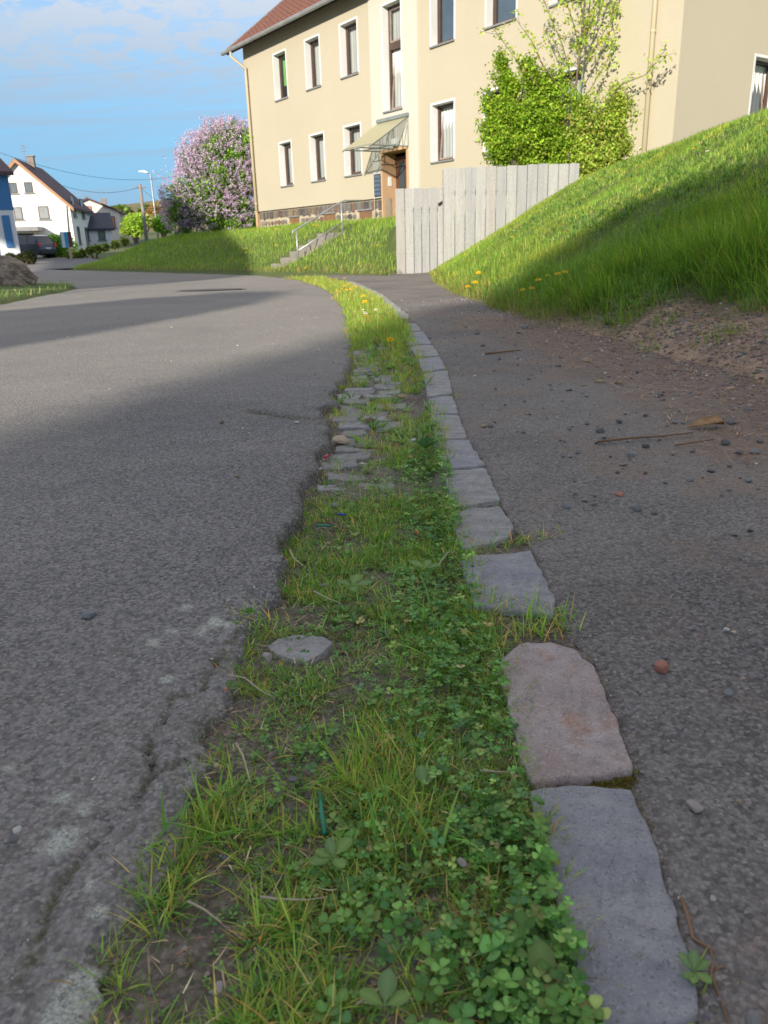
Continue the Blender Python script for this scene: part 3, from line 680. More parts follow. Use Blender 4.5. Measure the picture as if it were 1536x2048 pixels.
# glass canopy on a steel frame
cx0, cx1, czt, czo, cq = FX(-20.62), FX(-19.22), 4.0, 3.22, 1.32
gl = MB()
prof = [(-0.05, czt), (-0.35, czt - 0.19), (-0.75, czt - 0.44), (-1.1, czt - 0.65), (-1.38, czo - 0.03)]
for a, b in zip(prof, prof[1:]): gl.poly([(cx0 - 0.04, a[0], a[1]), (cx1 + 0.04, a[0], a[1]), (cx1 + 0.04, b[0], b[1]), (cx0 - 0.04, b[0], b[1])])
canopy = gl.build('canopy', M_CANOPY, apt, fix=False, smooth=True)
MB().box(cx0 - 0.05, cx1 + 0.05, -0.13, -0.036, czt - 0.02, czt + 0.07).build('wall_flashing', M_GSTEEL, canopy)
for x in (cx0, (cx0 + cx1) / 2, cx1):
    m = MB()
    m.tube([(x, -0.06, czt - 0.03), (x, -0.06, czo)], 0.02, 4); m.tube([(x, -0.06, czo), (x, -cq, czo - 0.01)], 0.017, 4)
    m.tube([(x, a[0], a[1] - 0.025) for a in prof], 0.018, 4)
    for y, h in ((-0.45, 0.50), (-0.85, 0.27)): m.tube([(x, y, czo), (x, y, czo + h)], 0.013, 4)
    m.tube([(x, -0.06, czt - 0.1), (x, -0.45, czo)], 0.013, 4)
    m.build('bracket', M_GSTEEL, canopy)
MB().tube([(cx0, -cq, czo), (cx1, -cq, czo)], 0.02, 4).tube([(cx0, -0.66, czo), (cx1, -0.66, czo)], 0.014, 4).build('cross_tube', M_GSTEEL, canopy)
MB().box(FX(-19.82), FX(-19.62), -0.24, -0.05, 3.30, 3.46).build('porch_lamp', M_WHITE, canopy, bevel=0.02)
# roof: boards, tile courses, gutter
RO, EV = 0.45, 7.36; sl = 0.754; x0r, x1r = XL - 0.42, 0.42
W = MB(); ym = DEP / 2; zr_ = EV + (ym + RO) * sl
W.prism([(x0r, -RO, EV), (x0r, ym, zr_), (x0r, DEP + RO, EV), (x0r, DEP + RO, EV + 0.14), (x0r, ym, zr_ + 0.15), (x0r, -RO, EV + 0.14)], (x1r - x0r, 0, 0))
roof = W.build('roof', M_WOODDK, apt)
tm = MB(); nc = 21
for sgn in (0, 1):
    for i in range(nc):
        ya, yb = -RO - 0.06 + (ym + RO + 0.06) * i / nc, -RO - 0.06 + (ym + RO + 0.06) * (i + 1) / nc + 0.04
        za, zb = EV + (ya + RO) * sl + 0.19, EV + (yb + RO) * sl + 0.165
        if sgn: ya, yb = DEP - ya, DEP - yb
        nx = 66; dx_ = (x1r - x0r + 0.1) / nx
        for j in range(nx):
            xa = x0r - 0.05 + j * dx_
            tm.poly([(xa, ya, za - 0.012), (xa + dx_ * 0.5, ya, za + 0.016), (xa + dx_ * 0.5, yb, zb + 0.016), (xa, yb, zb - 0.012)])
            tm.poly([(xa + dx_ * 0.5, ya, za + 0.016), (xa + dx_, ya, za - 0.012), (xa + dx_, yb, zb - 0.012), (xa + dx_ * 0.5, yb, zb + 0.016)])
        tm.poly([(x0r - 0.05, ya, za - 0.05), (x1r + 0.05, ya, za - 0.05), (x1r + 0.05, ya, za), (x0r - 0.05, ya, za)])
tag(tm.build('roof_tiles', M_TILE, roof, fix=False), kind='stuff')
for xx in (x0r - 0.055, x1r + 0.02):
    MB().prism([(xx, -RO - 0.05, EV + 0.02), (xx, ym, zr_ + 0.02), (xx, ym, zr_ + 0.21), (xx, -RO - 0.05, EV + 0.19)], (0.035, 0, 0)).build('verge_board', M_ZINC, roof)
W = MB()
for i in range(8):
    a1, a2 = math.pi * i / 8, math.pi * (i + 1) / 8
    p = [(-RO - 0.075 + 0.075 * math.cos(a), EV + 0.115 - 0.085 * math.sin(a)) for a in (a1, a2)]
    W.poly([(x0r - 0.25, p[0][0], p[0][1]), (x1r, p[0][0], p[0][1]), (x1r, p[1][0], p[1][1]), (x0r - 0.25, p[1][0], p[1][1])])
W.box(x0r - 0.25, x1r, -RO - 0.156, -RO - 0.148, EV + 0.105, EV + 0.13)
W.poly([(x0r - 0.25, -RO - 0.15, EV + 0.115), (x0r - 0.25, -RO, EV + 0.115), (x0r - 0.25, -RO - 0.075, EV + 0.03)])
W.build('roof_gutter', M_ZINC, roof, fix=False)
for xx, nm in ((XL + 0.30, 'l'), (FX(-11.1), 'r')):
    m = MB(); m.tube([(xx - (0.25 if nm == 'l' else 0), -RO - 0.07, EV + 0.03), (xx - (0.25 if nm == 'l' else 0), -RO - 0.07, EV - 0.12), (xx, -0.09, EV - 0.5), (xx, -0.09, EV - 0.9), (xx, -0.09, 0.9)], 0.05, 8)
    dp = m.build('downpipe', M_PIPE, apt, smooth=True)
    m = MB()
    for z in (2.2, 4.4, 6.3): m.tube([(xx, -0.09, z), (xx, -0.09, z + 0.05)], 0.058, 8)
    m.build('pipe_clamp', M_PIPE, dp)
    MB().tube([(xx, -0.09, 0.85), (xx, -0.09, 1.93)], 0.057, 8).build('standpipe', M_TAN, dp)
MB().box(-16.0, -15.2, 2.2, 3.0, EV + 2.0 * sl + 0.2, EV + 4.4 * sl).build('skylight', M_ZINC, roof)

# ------------------------------------------------------------------ steps and handrail on the left bank
M_CONC = pbr('weathered_concrete', (0.27, 0.245, 0.21), (0.19, 0.175, 0.15), 3, 0.95, 0.5, 50, 0.01, fine=0.3)
steps = empty('staircase', tuple(fw(-18.95, 4.55, 0)), math.atan2(FU[1], FU[0]))
tag(steps, 'weathered concrete steps climbing the grass bank beside the steel handrail', 'steps')
for i in range(6):
    y = i * 0.30; z = 0.17 + i * 0.148
    MB().box(-0.56, 0.44, y, y + 0.34, z - 0.22, z + 0.02).build('step', M_CONC, steps, bevel=0.012)
hr = empty('handrail', tuple(fw(-18.42, 4.3, 0)), math.atan2(FU[1], FU[0]))
tag(hr, 'galvanised steel tube handrail with two posts beside the concrete steps', 'handrail')
MB().tube([(0, 0, 0.18), (0, 0, 1.0)], 0.022, 8).build('post', M_STEEL, hr, smooth=True)
MB().tube([(0, 1.40, 0.80), (0, 1.40, 1.68)], 0.022, 8).build('post', M_STEEL, hr, smooth=True)
MB().tube([(0, -0.12, 0.90), (0, -0.10, 0.98), (0, 0, 1.02), (0, 1.38, 1.68), (0, 1.5, 1.72), (0, 2.1, 1.72)], 0.022, 8).build('top_rail', M_STEEL, hr, smooth=True)
MB().tube([(0, 0, 0.50), (0, 1.40, 1.17)], 0.018, 8).build('lower_rail', M_STEEL, hr, smooth=True)

# ------------------------------------------------------------------ plank fence in two panels
M_PLANKS = [pbr('grey_weathered_plank_%s' % n, c, tuple(x * 0.82 for x in c), 2.4, 0.9, 0.5, 25, 0.008, stretch=(9, 9, 0.6), fine=0.6, lo=0.3, hi=0.7) for n, c in
            (('pale', (0.42, 0.415, 0.395)), ('cool', (0.375, 0.375, 0.365)), ('warm', (0.40, 0.385, 0.355)))]
fence = empty('plank_fence', (0.42, 17.0, 0.0), 0.0)
tag(fence, 'pale grey vertical plank fence stepping up from a low panel to a tall one', 'fence')
def fence_plank(x0, x1, y, z0, z1):
    w = x1 - x0; m = MB(); c = 0.012; dz = random.uniform(-0.012, 0.010); dy = random.uniform(-.004, .004)
    m.prism([(x0 + 0.006, y + dy, z0), (x1 - 0.006, y + dy, z0), (x1 - 0.006, y + dy, z1 + dz - c), (x1 - 0.006 - c, y + dy, z1 + dz), (x0 + 0.006 + c, y + dy, z1 + dz), (x0 + 0.006, y + dy, z1 + dz - c)], (0, 0.035, 0))
    m.build('plank', random.choice(M_PLANKS), fence)
xs = np.cumsum([0, .195, .18, .165, .165, .16, .16])
for a, b in zip(xs, xs[1:]): fence_plank(a, b, 0.0, -0.05, 1.66)
xs = 0.985 + np.cumsum([0, .238] + [.2105] * 12)
for i, (a, b) in enumerate(zip(xs, xs[1:])): fence_plank(a, b, -0.06, -0.05, 2.02 + 0.002 * i)
m = MB()
for i in range(6):
    for z in (0.40, 1.25):
        for o_ in (-.045, .045): xc = .09 + i * .166 + o_; m.tube([(xc, -.003, z), (xc, .01, z)], .006, 5)
for i in range(13):
    for z in (0.55, 1.55):
        for o_ in (-.06, .06): xc = 1.10 + i * .2115 + o_; m.tube([(xc, -.064, z), (xc, -.05, z)], .006, 5)
m.build('nail_heads', M_BLACK, fence)
MB().box(-0.0, 1.0, 0.046, 0.10, 0.35, 0.45).box(0.0, 1.0, 0.046, 0.10, 1.2, 1.3).build('rail', M_PLANKS[0], fence)
MB().box(0.99, 3.74, -0.02, 0.04, 0.5, 0.6).box(0.99, 3.74, -0.02, 0.04, 1.5, 1.6).build('rail', M_PLANKS[0], fence)
m = MB(); m.box(0.88, 0.93, -0.03, 0.0, 1.32, 1.37).tube([(0.905, -0.03, 1.35), (0.975, -0.05, 1.39)], 0.02, 5); m.build('latch', M_BLACK, fence)
MB().box(0.972, 0.984, -0.062, 0.02, -0.05, 2.0).build('end_board', M_PLANKS[2], fence)

# ------------------------------------------------------------------ houses and an added shade slab behind the viewer that throw the shadows on the road and the bank
def shade_house(name, label, shadow_pts, L, back, mat, grounded=True, cat='house'):
    """a building or added slab whose outline, seen along the sun, passes through the given points"""
    h = np.array([TRAVEL[0], TRAVEL[1]]); h = h / np.linalg.norm(h); lat = np.array([h[1], -h[0]]); te = math.tan(R(SUN_EL))
    prof = []
    for P in shadow_pts:
        P = np.asarray(P, float); prof.append((P[:2] @ lat, P[2] + (P[:2] @ h + L) * te))
    def pt(w, z, b=0): q = lat * w - h * (L + b); return (q[0], q[1], z)
    m = MB(); ws = [p[0] for p in prof]
    poly = [pt(w, z) for w, z in prof]
    if grounded: poly += [pt(prof[-1][0], -0.2), pt(prof[0][0], -0.2)]
    m.prism(poly, (-h[0] * back, -h[1] * back, 0))
    root = empty(name, pt(np.mean(ws), 0)); tag(root, label, cat)
    inv = Matrix.Translation(-root.location)
    o = m.build('wall' if grounded else 'roof', mat, root); o.data.transform(inv)
    if not grounded:
        lo = [p for p in prof]; 
        for w, z in (min(lo), max(lo)): 
            t = MB().tube([pt(w, -0.1, 0.2), pt(w, z + 0.1, 0.2)], 0.07, 6).build('post', M_WOODDK, root); t.data.transform(inv)
    else:
        for f in np.linspace(0.15, 0.85, 4):
            w = min(ws) + f * (max(ws) - min(ws)); top = min(p[1] for p in prof if abs(p[0] - w) < 0.4 * (max(ws) - min(ws)))
            for z in (1.0, 3.8, 6.4):
                if z + 1.8 < top - 0.5:
                    a = MB(); q = [pt(w - .5, z, -0.03), pt(w + .5, z, -0.03), pt(w + .5, z + 1.3, -0.03), pt(w - .5, z + 1.3, -0.03)]
                    a.prism(q, (h[0] * 0.02, h[1] * 0.02, 0)); wo = a.build('window', M_DARKIN, root); wo.data.transform(inv)
    return root
g2 = lambda px, py: tuple(gp(px, py))
def ray_right(px, py):
    w = ray(px, py); t = 1.0
    for i in range(4000):
        P = CAMP + w * t
        if P[2] < float(z_right(P[0], P[1])) and P[0] > xfoot(P[1]): return P
        t += 0.01
    return P
def ray_left(px, py):
    w = ray(px, py); t = 12.0
    for i in range(6000):
        P = CAMP + w * t; u_, q_ = uq(P[0], P[1])
        if P[2] < max(float(z_left(u_, q_)), 0): return P
        t += 0.01
    return P
# ------------------------------------------------------------------ kerb stones and cobbles
def stone_mat(name, ca, cb, vein, fleck, scale, stretch=(1, 1, 1), rust=None):
    """layered natural stone: blotches, cleavage ripples, hair cracks, pits and pale flecks"""
    m, t, p = nmat(name); co = coords(t, stretch); co1 = coords(t)
    c = mixn(t, mr(t, noise_n(t, co, scale, 7, 0.65), 0.36, 0.64), ca, cb)
    c = mixn(t, mr(t, noise_n(t, co, scale * 3.1, 6, 0.7), 0.50, 0.70, 0, 0.75), c, vein)
    if rust: c = mixn(t, mr(t, noise_n(t, co1, 11, 5, 0.6), 0.54, 0.68, 0, 0.8), c, rust)
    fl = nn(t, 'ShaderNodeTexVoronoi'); fl.inputs['Scale'].default_value = 420; t.links.new(co1, fl.inputs[0])
    s2 = nn(t, 'ShaderNodeSeparateColor'); t.links.new(fl.outputs['Color'], s2.inputs[0])
    c = mixn(t, mr(t, s2.outputs[0], 0.86, 0.96, 0, 0.38), c, fleck)
    c = mixn(t, mr(t, s2.outputs[1], 0.88, 0.97, 0, 0.45), c, tuple(x * 0.35 for x in ca))
    ck = nn(t, 'ShaderNodeTexVoronoi'); ck.feature = 'DISTANCE_TO_EDGE'; ck.inputs['Scale'].default_value = 9
    wv = nn(t, 'ShaderNodeVectorMath', operation='ADD'); nz = nn(t, 'ShaderNodeTexNoise'); nz.inputs['Scale'].default_value = 25; nz.inputs['Detail'].default_value = 4
    sc = nn(t, 'ShaderNodeVectorMath', operation='SCALE'); sc.inputs['Scale'].default_value = 0.06
    t.links.new(co1, nz.inputs[0]); t.links.new(nz.outputs[1], sc.inputs[0]); t.links.new(co1, wv.inputs[0]); t.links.new(sc.outputs[0], wv.inputs[1]); t.links.new(wv.outputs[0], ck.inputs[0])
    line = mathn(t, 'MULTIPLY', mr(t, ck.outputs['Distance'], 0.0, 0.018, 1.0, 0.0), mr(t, noise_n(t, co1, 6, 2), 0.46, 0.56))
    c = mixn(t, mathn(t, 'MULTIPLY', line, 0.12), c, tuple(x * 0.3 for x in ca))
    c = mixn(t, mr(t, noise_n(t, co1, 45, 6, 0.75), 0.52, 0.72, 0, 0.35), c, (0.16, 0.135, 0.105))
    t.links.new(c, p.inputs['Base Color']); p.inputs['Roughness'].default_value = 0.78; p.inputs['Specular IOR Level'].default_value = 0.35
    b1 = bumpn(t, noise_n(t, co, 32, 7, 0.72), 0.9, 0.010); b2 = bumpn(t, noise_n(t, co1, 190, 4, 0.7), 0.7, 0.003, b1)
    t.links.new(bumpn(t, mathn(t, 'SUBTRACT', 0.0, line), 0.12, 0.002, b2), p.inputs['Normal']); return m
M_SLATE_A = stone_mat('blue_grey_slate', (0.270, 0.268, 0.292), (0.400, 0.386, 0.385), (0.195, 0.195, 0.222), (0.50, 0.49, 0.47), 7, (1, 1.8, 1))
M_SLATE_B = stone_mat('grey_slate', (0.295, 0.288, 0.284), (0.435, 0.412, 0.390), (0.21, 0.207, 0.212), (0.52, 0.50, 0.47), 8, (1, 2.6, 1))
M_RUST = stone_mat('rusty_sandstone', (0.360, 0.272, 0.245), (0.480, 0.415, 0.390), (0.26, 0.225, 0.225), (0.62, 0.57, 0.54), 8, (1, 1.2, 1), (0.42, 0.22, 0.13))
M_COBBLE = stone_mat('worn_cobble', (0.225, 0.216, 0.205), (0.330, 0.308, 0.285), (0.16, 0.15, 0.14), (0.46, 0.44, 0.40), 12)
M_MOSS = pbr('moss', (0.13, 0.115, 0.018), (0.085, 0.060, 0.016), 60, 0.95, 1.0, 200, 0.006)
def resample(pts, step):
    o = []; n = len(pts)
    for i in range(n):
        a = np.array(pts[i]); b = np.array(pts[(i + 1) % n]); k = max(1, int(np.linalg.norm(b - a) / step))
        for j in range(k): o.append(a + (b - a) * j / k)
    return np.array(o)
def slab_mesh(name, pts, ztop, zbot, mat, step=0.012, rag=0.006, relief=0.006, bevel=0.010, seed=0, tilt=(0, 0)):
    P = resample(pts, step); c = P.mean(0); P = (np.roll(P, 1, 0) + 6 * P + np.roll(P, -1, 0)) / 8
    n = len(P); nr = P - c; nr /= np.linalg.norm(nr, axis=1)[:, None]
    rg = (fbm(P[:, 0] * 45 + seed, P[:, 1] * 45, 3, seed) - 0.5) * 2 * rag; P = P + nr * rg[:, None]
    size = np.sqrt(np.mean(np.sum((P - c) ** 2, 1)))
    rings = []; fr = [(1.0, None), (1.0, -bevel * 1.0), (1 - 0.30 * bevel / size, -bevel * 0.30), (1 - 0.8 * bevel / size, -0.03 * bevel), (1 - 1.3 * bevel / size, 0.0), (0.86, 0), (0.72, 0), (0.56, 0), (0.4, 0), (0.2, 0)]
    V = []
    for s, dz in fr:
        q = c + (P - c) * s
        z = np.full(n, zbot) if dz is None else ztop + dz + relief * ((fbm(q[:, 0] * 12 + seed, q[:, 1] * 26, 4, seed + 3) - 0.5) * 2 + 0.7 * (fbm(q[:, 0] * 60, q[:, 1] * 90, 3, seed + 5) - 0.5)) + tilt[0] * (q[:, 0] - c[0]) + tilt[1] * (q[:, 1] - c[1])
        V.append(np.column_stack([q - c, z]))
    V = np.concatenate(V + [np.array([[0, 0, ztop + relief * 0.2]])]); m = len(fr)
    i = np.arange(n); j = (i + 1) % n
    Q = np.concatenate([np.stack([r * n + i, r * n + j, (r + 1) * n + j, (r + 1) * n + i], 1) for r in range(m - 1)])
    T = np.stack([(m - 1) * n + i, (m - 1) * n + j, np.full(n, m * n)], 1)
    me = np_mesh(name, V, Q, T, None, True); me.materials.append(mat); return me, c
kerb = empty('kerb', (0, 0, 0)); tag(kerb, kind='structure')
KS = [([(1058, 1578), (1150, 1568), (1262, 1580), (1300, 1665), (1345, 1800), (1372, 1900), (1392, 1960), (1400, 2025), (1380, 2046), (1290, 2052), (1185, 2070), (1172, 1990), (1140, 1900), (1112, 1800), (1085, 1690)], M_SLATE_A, 0.008),
      ([(1000, 1312), (1040, 1290), (1100, 1283), (1150, 1298), (1192, 1332), (1215, 1395), (1240, 1450), (1266, 1538), (1190, 1553), (1060, 1562), (1040, 1510), (1020, 1430), (1005, 1370)], M_RUST, 0.020),
      ([(922, 1122), (960, 1108), (1062, 1100), (1090, 1155), (1110, 1195), (1112, 1228), (1040, 1222), (950, 1214), (935, 1165)], M_SLATE_A, 0.016),
      ([(900, 1028), (935, 1016), (998, 1010), (1030, 1052), (1020, 1072), (975, 1088), (925, 1094), (912, 1064)], M_SLATE_B, 0.016),
      ([(887, 945), (930, 938), (972, 936), (1002, 1000), (950, 1010), (906, 1013), (895, 975)], M_SLATE_B, 0.012),
      ([(873, 884), (905, 880), (936, 880), (970, 930), (930, 934), (885, 940)], M_SLATE_A, 0.014),
      ([(863, 832), (890, 828), (917, 830), (934, 874), (900, 876), (872, 879)], M_SLATE_B, 0.010),
      ([(856, 797), (880, 793), (905, 792), (917, 824), (890, 825), (862, 828)], M_SLATE_A, 0.014),
      ([(847, 748), (870, 743), (895, 742), (905, 786), (880, 789), (855, 793)], M_SLATE_B, 0.012),
      ([(835, 717), (857, 714), (879, 713), (893, 738), (870, 740), (845, 743)], M_SLATE_A, 0.014),
      ([(821, 693), (845, 690), (864, 689), (879, 710), (857, 711), (833, 713)], M_SLATE_B, 0.012),
      ([(808, 667), (828, 664), (846, 662), (863, 686), (842, 688), (818, 690)], M_SLATE_A, 0.012),
      ([(797, 650), (815, 647), (831, 646), (843, 660), (826, 662), (806, 664)], M_SLATE_B, 0.010)]
for i, (px, mt, zt) in enumerate(KS):
    zt = min(zt, 0.012) * 0.6 + 0.001; w = [gp(a, b, zt)[:2] for a, b in px]
    d = np.mean([p[1] for p in w])
    me, c = slab_mesh('kerb_stone', w, zt, -0.08, mt, step=0.009 + 0.002 * d, rag=0.006 if i < 5 else 0.009, relief=0.0065, bevel=0.0035, seed=200 + i * 7, tilt=(0, 0))
    o = bpy.data.objects.new('kerb_stone', me); o.location = (c[0], c[1], 0); link(o, kerb)
    if i == 1: o['label'] = 'reddish brown kerb stone with a rusty pitted top'
    if i == 0: o['label'] = 'long smooth blue grey kerb stone'
# further stones, half overgrown and sunlit
for i in range(10):
    y0, y1 = 6.75 + i * 0.72, 6.75 + i * 0.72 + 0.66
    w = [(float(xkl(y0)) + .03, y0), (float(xkr(y0)), y0), (float(xkr(y1)), y1), (float(xkl(y1)) + .03, y1)]
    me, c = slab_mesh('kerb_stone', w, 0.012, -0.08, M_SLATE_B, 0.06, 0.012, 0.004, 0.012, 300 + i)
    o = bpy.data.objects.new('kerb_stone', me); o.location = (c[0], c[1], 0); link(o, kerb)
# moss in the joint below the reddish stone
mp = [gp(a, b, 0.006)[:2] for a, b in [(1060, 1566), (1140, 1558), (1190, 1545), (1258, 1540), (1268, 1560), (1220, 1574), (1150, 1572), (1080, 1574)]]
me, c = slab_mesh('moss', mp, -0.003, -0.03, M_MOSS, 0.005, 0.014, 0.005, 0.004, 331); o = bpy.data.objects.new('moss', me); o.location = (c[0], c[1], 0); link(o, kerb)

# cobbles in the gutter
rows_y = 1.78; n_cob = 0
while rows_y < 6.9:
    dy = random.uniform(0.088, 0.125); t0 = float(xe(rows_y + dy / 2)) + 0.005; tw = float(xkl(rows_y)) - t0
    x = t0 + random.uniform(0.0, 0.03); k = 0
    while x < t0 + tw - 0.05:
        w = random.uniform(0.095, 0.150); t = (x + w / 2 - t0) / tw
        bury = 0.010 * t + 0.016 * (fbm(np.array(x * 6), np.array(rows_y * 3), 2, 401) - 0.45) * 2 + (0.02 if t > 0.7 else 0) + (0.012 if rows_y < 2.0 else 0)
        zt = -0.025 - float(bury) * 0.85 - 0.010 * (random.random() < .25)
        if zt > float(soil_z(np.array(x + w / 2), np.array(rows_y + dy / 2))) - 0.001:
            g = 0.007
            pts = [(x + g, rows_y + g + random.uniform(-.008, .008)), (x + w - g, rows_y + g + random.uniform(-.008, .008)), (x + w - g + random.uniform(-.01, .008), rows_y + dy - g), (x + g + random.uniform(-.008, .01), rows_y + dy - g + random.uniform(-.008, .008))]
            me, c = slab_mesh('cobblestone', pts, zt, zt - 0.05, random.choice([M_COBBLE, M_SLATE_B, M_COBBLE]), 0.014, 0.016, 0.006, 0.004, 410 + n_cob, (random.uniform(-.06, .06), random.uniform(-.06, .06)))
            o = bpy.data.objects.new('cobblestone', me); o.location = (c[0], c[1], 0); link(o, gutter); n_cob += 1
        x += w; k += 1
    rows_y += dy
me, c = slab_mesh('cobblestone', [gp(a, b, -.004)[:2] for a, b in [(532, 1283), (556, 1268), (600, 1258), (648, 1262), (668, 1274), (648, 1292), (615, 1314), (585, 1308), (552, 1297)]], -0.013, -0.06, M_SLATE_B, 0.010, 0.004, 0.003, 0.002, 399)
o = bpy.data.objects.new('cobblestone', me); o.location = (c[0], c[1], 0); link(o, gutter)

# ------------------------------------------------------------------ plants: shared builders
M_BLADE = vmat('grass_blades', 0.6, 0.38, 0.15)
M_LEAF = vmat('leaf_surface', 0.6, 0.34, 0.15)
M_PETAL = vmat('petals', 0.6, 0.25, 0.2)
M_STRAW = vmat('dry_straw', 0.8, 0.0, 0.2)
M_BARK = pbr('grey_brown_bark', (0.15, 0.115, 0.08), (0.10, 0.078, 0.055), 14, 0.9, 0.6, 60, 0.01, stretch=(1, 1, 0.2))
def blades_geo(P, az, L, Wd, lean, bend, col, segs=3, tip=None, floor=None):
    n = len(P); h = np.stack([np.sin(az), np.cos(az), 0 * az], 1); sd = np.stack([np.cos(az), -np.sin(az), 0 * az], 1)
    pos = P.copy(); V = np.zeros((n, 2 * segs + 1, 3)); C = np.zeros((n, 2 * segs + 1, 3)); tip = col if tip is None else tip
    for k in range(segs):
        t = k / segs; w = Wd * (1 - t ** 1.6) * (0.75 + 0.6 * t * (1 - t) * 2) * 0.5
        V[:, 2 * k] = pos - sd * w[:, None]; V[:, 2 * k + 1] = pos + sd * w[:, None]
        cc = col * (1 - t) + tip * t; C[:, 2 * k] = cc; C[:, 2 * k + 1] = cc
        th = lean + bend * (k + 0.5) / segs
        pos = pos + h * (np.sin(th) * L / segs)[:, None]; pos[:, 2] += np.cos(th) * L / segs
        if floor is not None: pos[:, 2] = np.maximum(pos[:, 2], P[:, 2] + floor)
    V[:, 2 * segs] = pos; C[:, 2 * segs] = tip
    b = (np.arange(n) * (2 * segs + 1))[:, None]
    Q = np.concatenate([np.stack([b[:, 0] + 2 * k, b[:, 0] + 2 * k + 1, b[:, 0] + 2 * k + 3, b[:, 0] + 2 * k + 2], 1) for k in range(segs - 1)]) if segs > 1 else np.zeros((0, 4), int)
    T = np.stack([b[:, 0] + 2 * segs - 2, b[:, 0] + 2 * segs - 1, b[:, 0] + 2 * segs], 1)
    return V.reshape(-1, 3), Q, T, C.reshape(-1, 3)
def pick(n, pal, wts, jit=0.18, gain=2.15):
    pal = np.array(pal) * gain; i = RS.choice(len(pal), n, p=np.array(wts) / sum(wts)); c = pal[i]
    return np.clip(c * (1 + jit * RS.randn(n, 1)) * (1 + 0.06 * RS.randn(n, 3)), 0.004, 0.9)
def merge(parts):
    V = []; Q = []; T = []; C = []; o = 0
    for v, q, t, c in parts:
        V.append(v); Q.append(q + o); T.append(t + o); C.append(c); o += len(v)
    return np.concatenate(V), np.concatenate(Q), np.concatenate(T), np.concatenate(C)

# ------------------------------------------------------------------ grass in the gutter strip
def strip_t(x, y): return (x - xe(y)) / (xkl(y) - xe(y))
def strip_density(x, y):
    t = strip_t(x, y)
    near = 0.14 + 0.90 * sstep(0.38, 0.58, fbm(x * 9, y * 6, 3, 501) + 0.10 * (t - 0.35))
    mid = (0.07 + 0.55 * sstep(0.46, 0.62, fbm(x * 8, y * 3.2, 3, 502))) * (1 - sstep(0.50, 0.72, t)) + (0.85 * sstep(0.3, 0.5, fbm(x * 8, y * 3, 3, 503))) * sstep(0.50, 0.72, t)
    far = 0.9 + 0 * t
    a = sstep(1.6, 2.1, y); b = sstep(5.0, 6.1, y)
    d = near * (1 - a) + mid * a * (1 - b) + far * b
    for px, py, r in [(450, 1790, .05), (400, 1960, .05), (600, 1215, .07), (420, 1720, .03), (520, 1690, .025), (545, 1880, .02), (640, 1680, .02), (400, 1890, .04), (610, 1283, .055)]:
        c = gp(px, py); d = d * (1 - 0.92 * sstep(r * 1.2, r * 0.6, np.hypot(x - c[0], y - c[1])))
    return np.clip(d, 0, 1)
def strip_points(n, y0, y1, tlo=-0.04, thi=1.08):
    y = RS.rand(n * 3) * (y1 - y0) + y0; t = tlo + (thi - tlo) * RS.rand(n * 3); x = xe(y) + t * (xkl(y) - xe(y))
    k = RS.rand(n * 3) < strip_density(x, y); x, y = x[k][:n], y[k][:n]
    return x, y
GP = [(0.090, 0.185, 0.034), (0.125, 0.200, 0.038), (0.180, 0.215, 0.052), (0.066, 0.145, 0.034), (0.27, 0.20, 0.085), (0.33, 0.19, 0.07)]
parts = []
def add_tufts(n, y0, y1, per, L0, L1, W0, W1, segs, wts, rad=0.012, thi=1.10, flat=0.0):
    x, y = strip_points(n, y0, y1, thi=thi); m = len(x); k = per
    X = np.repeat(x, k); Y = np.repeat(y, k); N = m * k; az = RS.rand(N) * 2 * math.pi; r = rad * np.sqrt(RS.rand(N))
    bias = np.repeat(RS.rand(m) * 2 * math.pi, k)
    X = X + np.sin(az) * r; Y = Y + np.cos(az) * r
    az = az + 0.5 * RS.randn(N); tl = np.repeat(0.75 + 0.5 * RS.rand(m), k)
    L = (L0 + (L1 - L0) * RS.rand(N) ** 1.6) * tl; W_ = W0 + (W1 - W0) * RS.rand(N)
    lean = np.abs(0.45 + flat + 0.35 * RS.randn(N)); bend = np.abs(0.55 + 0.45 * RS.randn(N))
    tone = np.repeat(RS.rand(m), k)
    c = pick(N, GP, wts); c = c * (0.8 + 0.45 * tone)[:, None]
    tip = c * np.array([1.15, 1.05, 0.9]); brown = RS.rand(N) < 0.22; tip[brown] = np.array([0.30, 0.21, 0.09]) * (0.7 + 0.5 * RS.rand(brown.sum(), 1))
    P = np.stack([X, Y, soil_z(X, Y) - 0.002], 1)
    parts.append(blades_geo(P, az, L, W_, lean, bend, c, segs, tip, 0.002))
add_tufts(1350, 0.36, 1.25, 15, 0.008, 0.036, 0.0011, 0.0024, 4, [4, 4, 3, 3, 1.2, .6], 0.013, 1.04, 0.25)
add_tufts(330, 0.36, 0.85, 12, 0.018, 0.058, 0.0013, 0.0027, 5, [2, 5, 5, 2, 1.2, .7], 0.010, 0.70, 0.2)
add_tufts(1250, 1.1, 2.3, 14, 0.010, 0.042, 0.0014, 0.0027, 4, [4, 4, 2, 4, 1, .5], 0.016, 1.07, 0.2)
add_tufts(800, 2.1, 5.4, 14, 0.015, 0.060, 0.002, 0.0035, 3, [3, 5, 5, 1, 1.6, .8], 0.02)
add_tufts(1500, 5.0, 9.5, 12, 0.03, 0.095, 0.003, 0.006, 3, [3, 5, 5, 1, 1, .5], 0.03)
add_tufts(1500, 8.5, 16.5, 10, 0.03, 0.09, 0.006, 0.010, 2, [2, 5, 6, 1, 2, 1], 0.05)
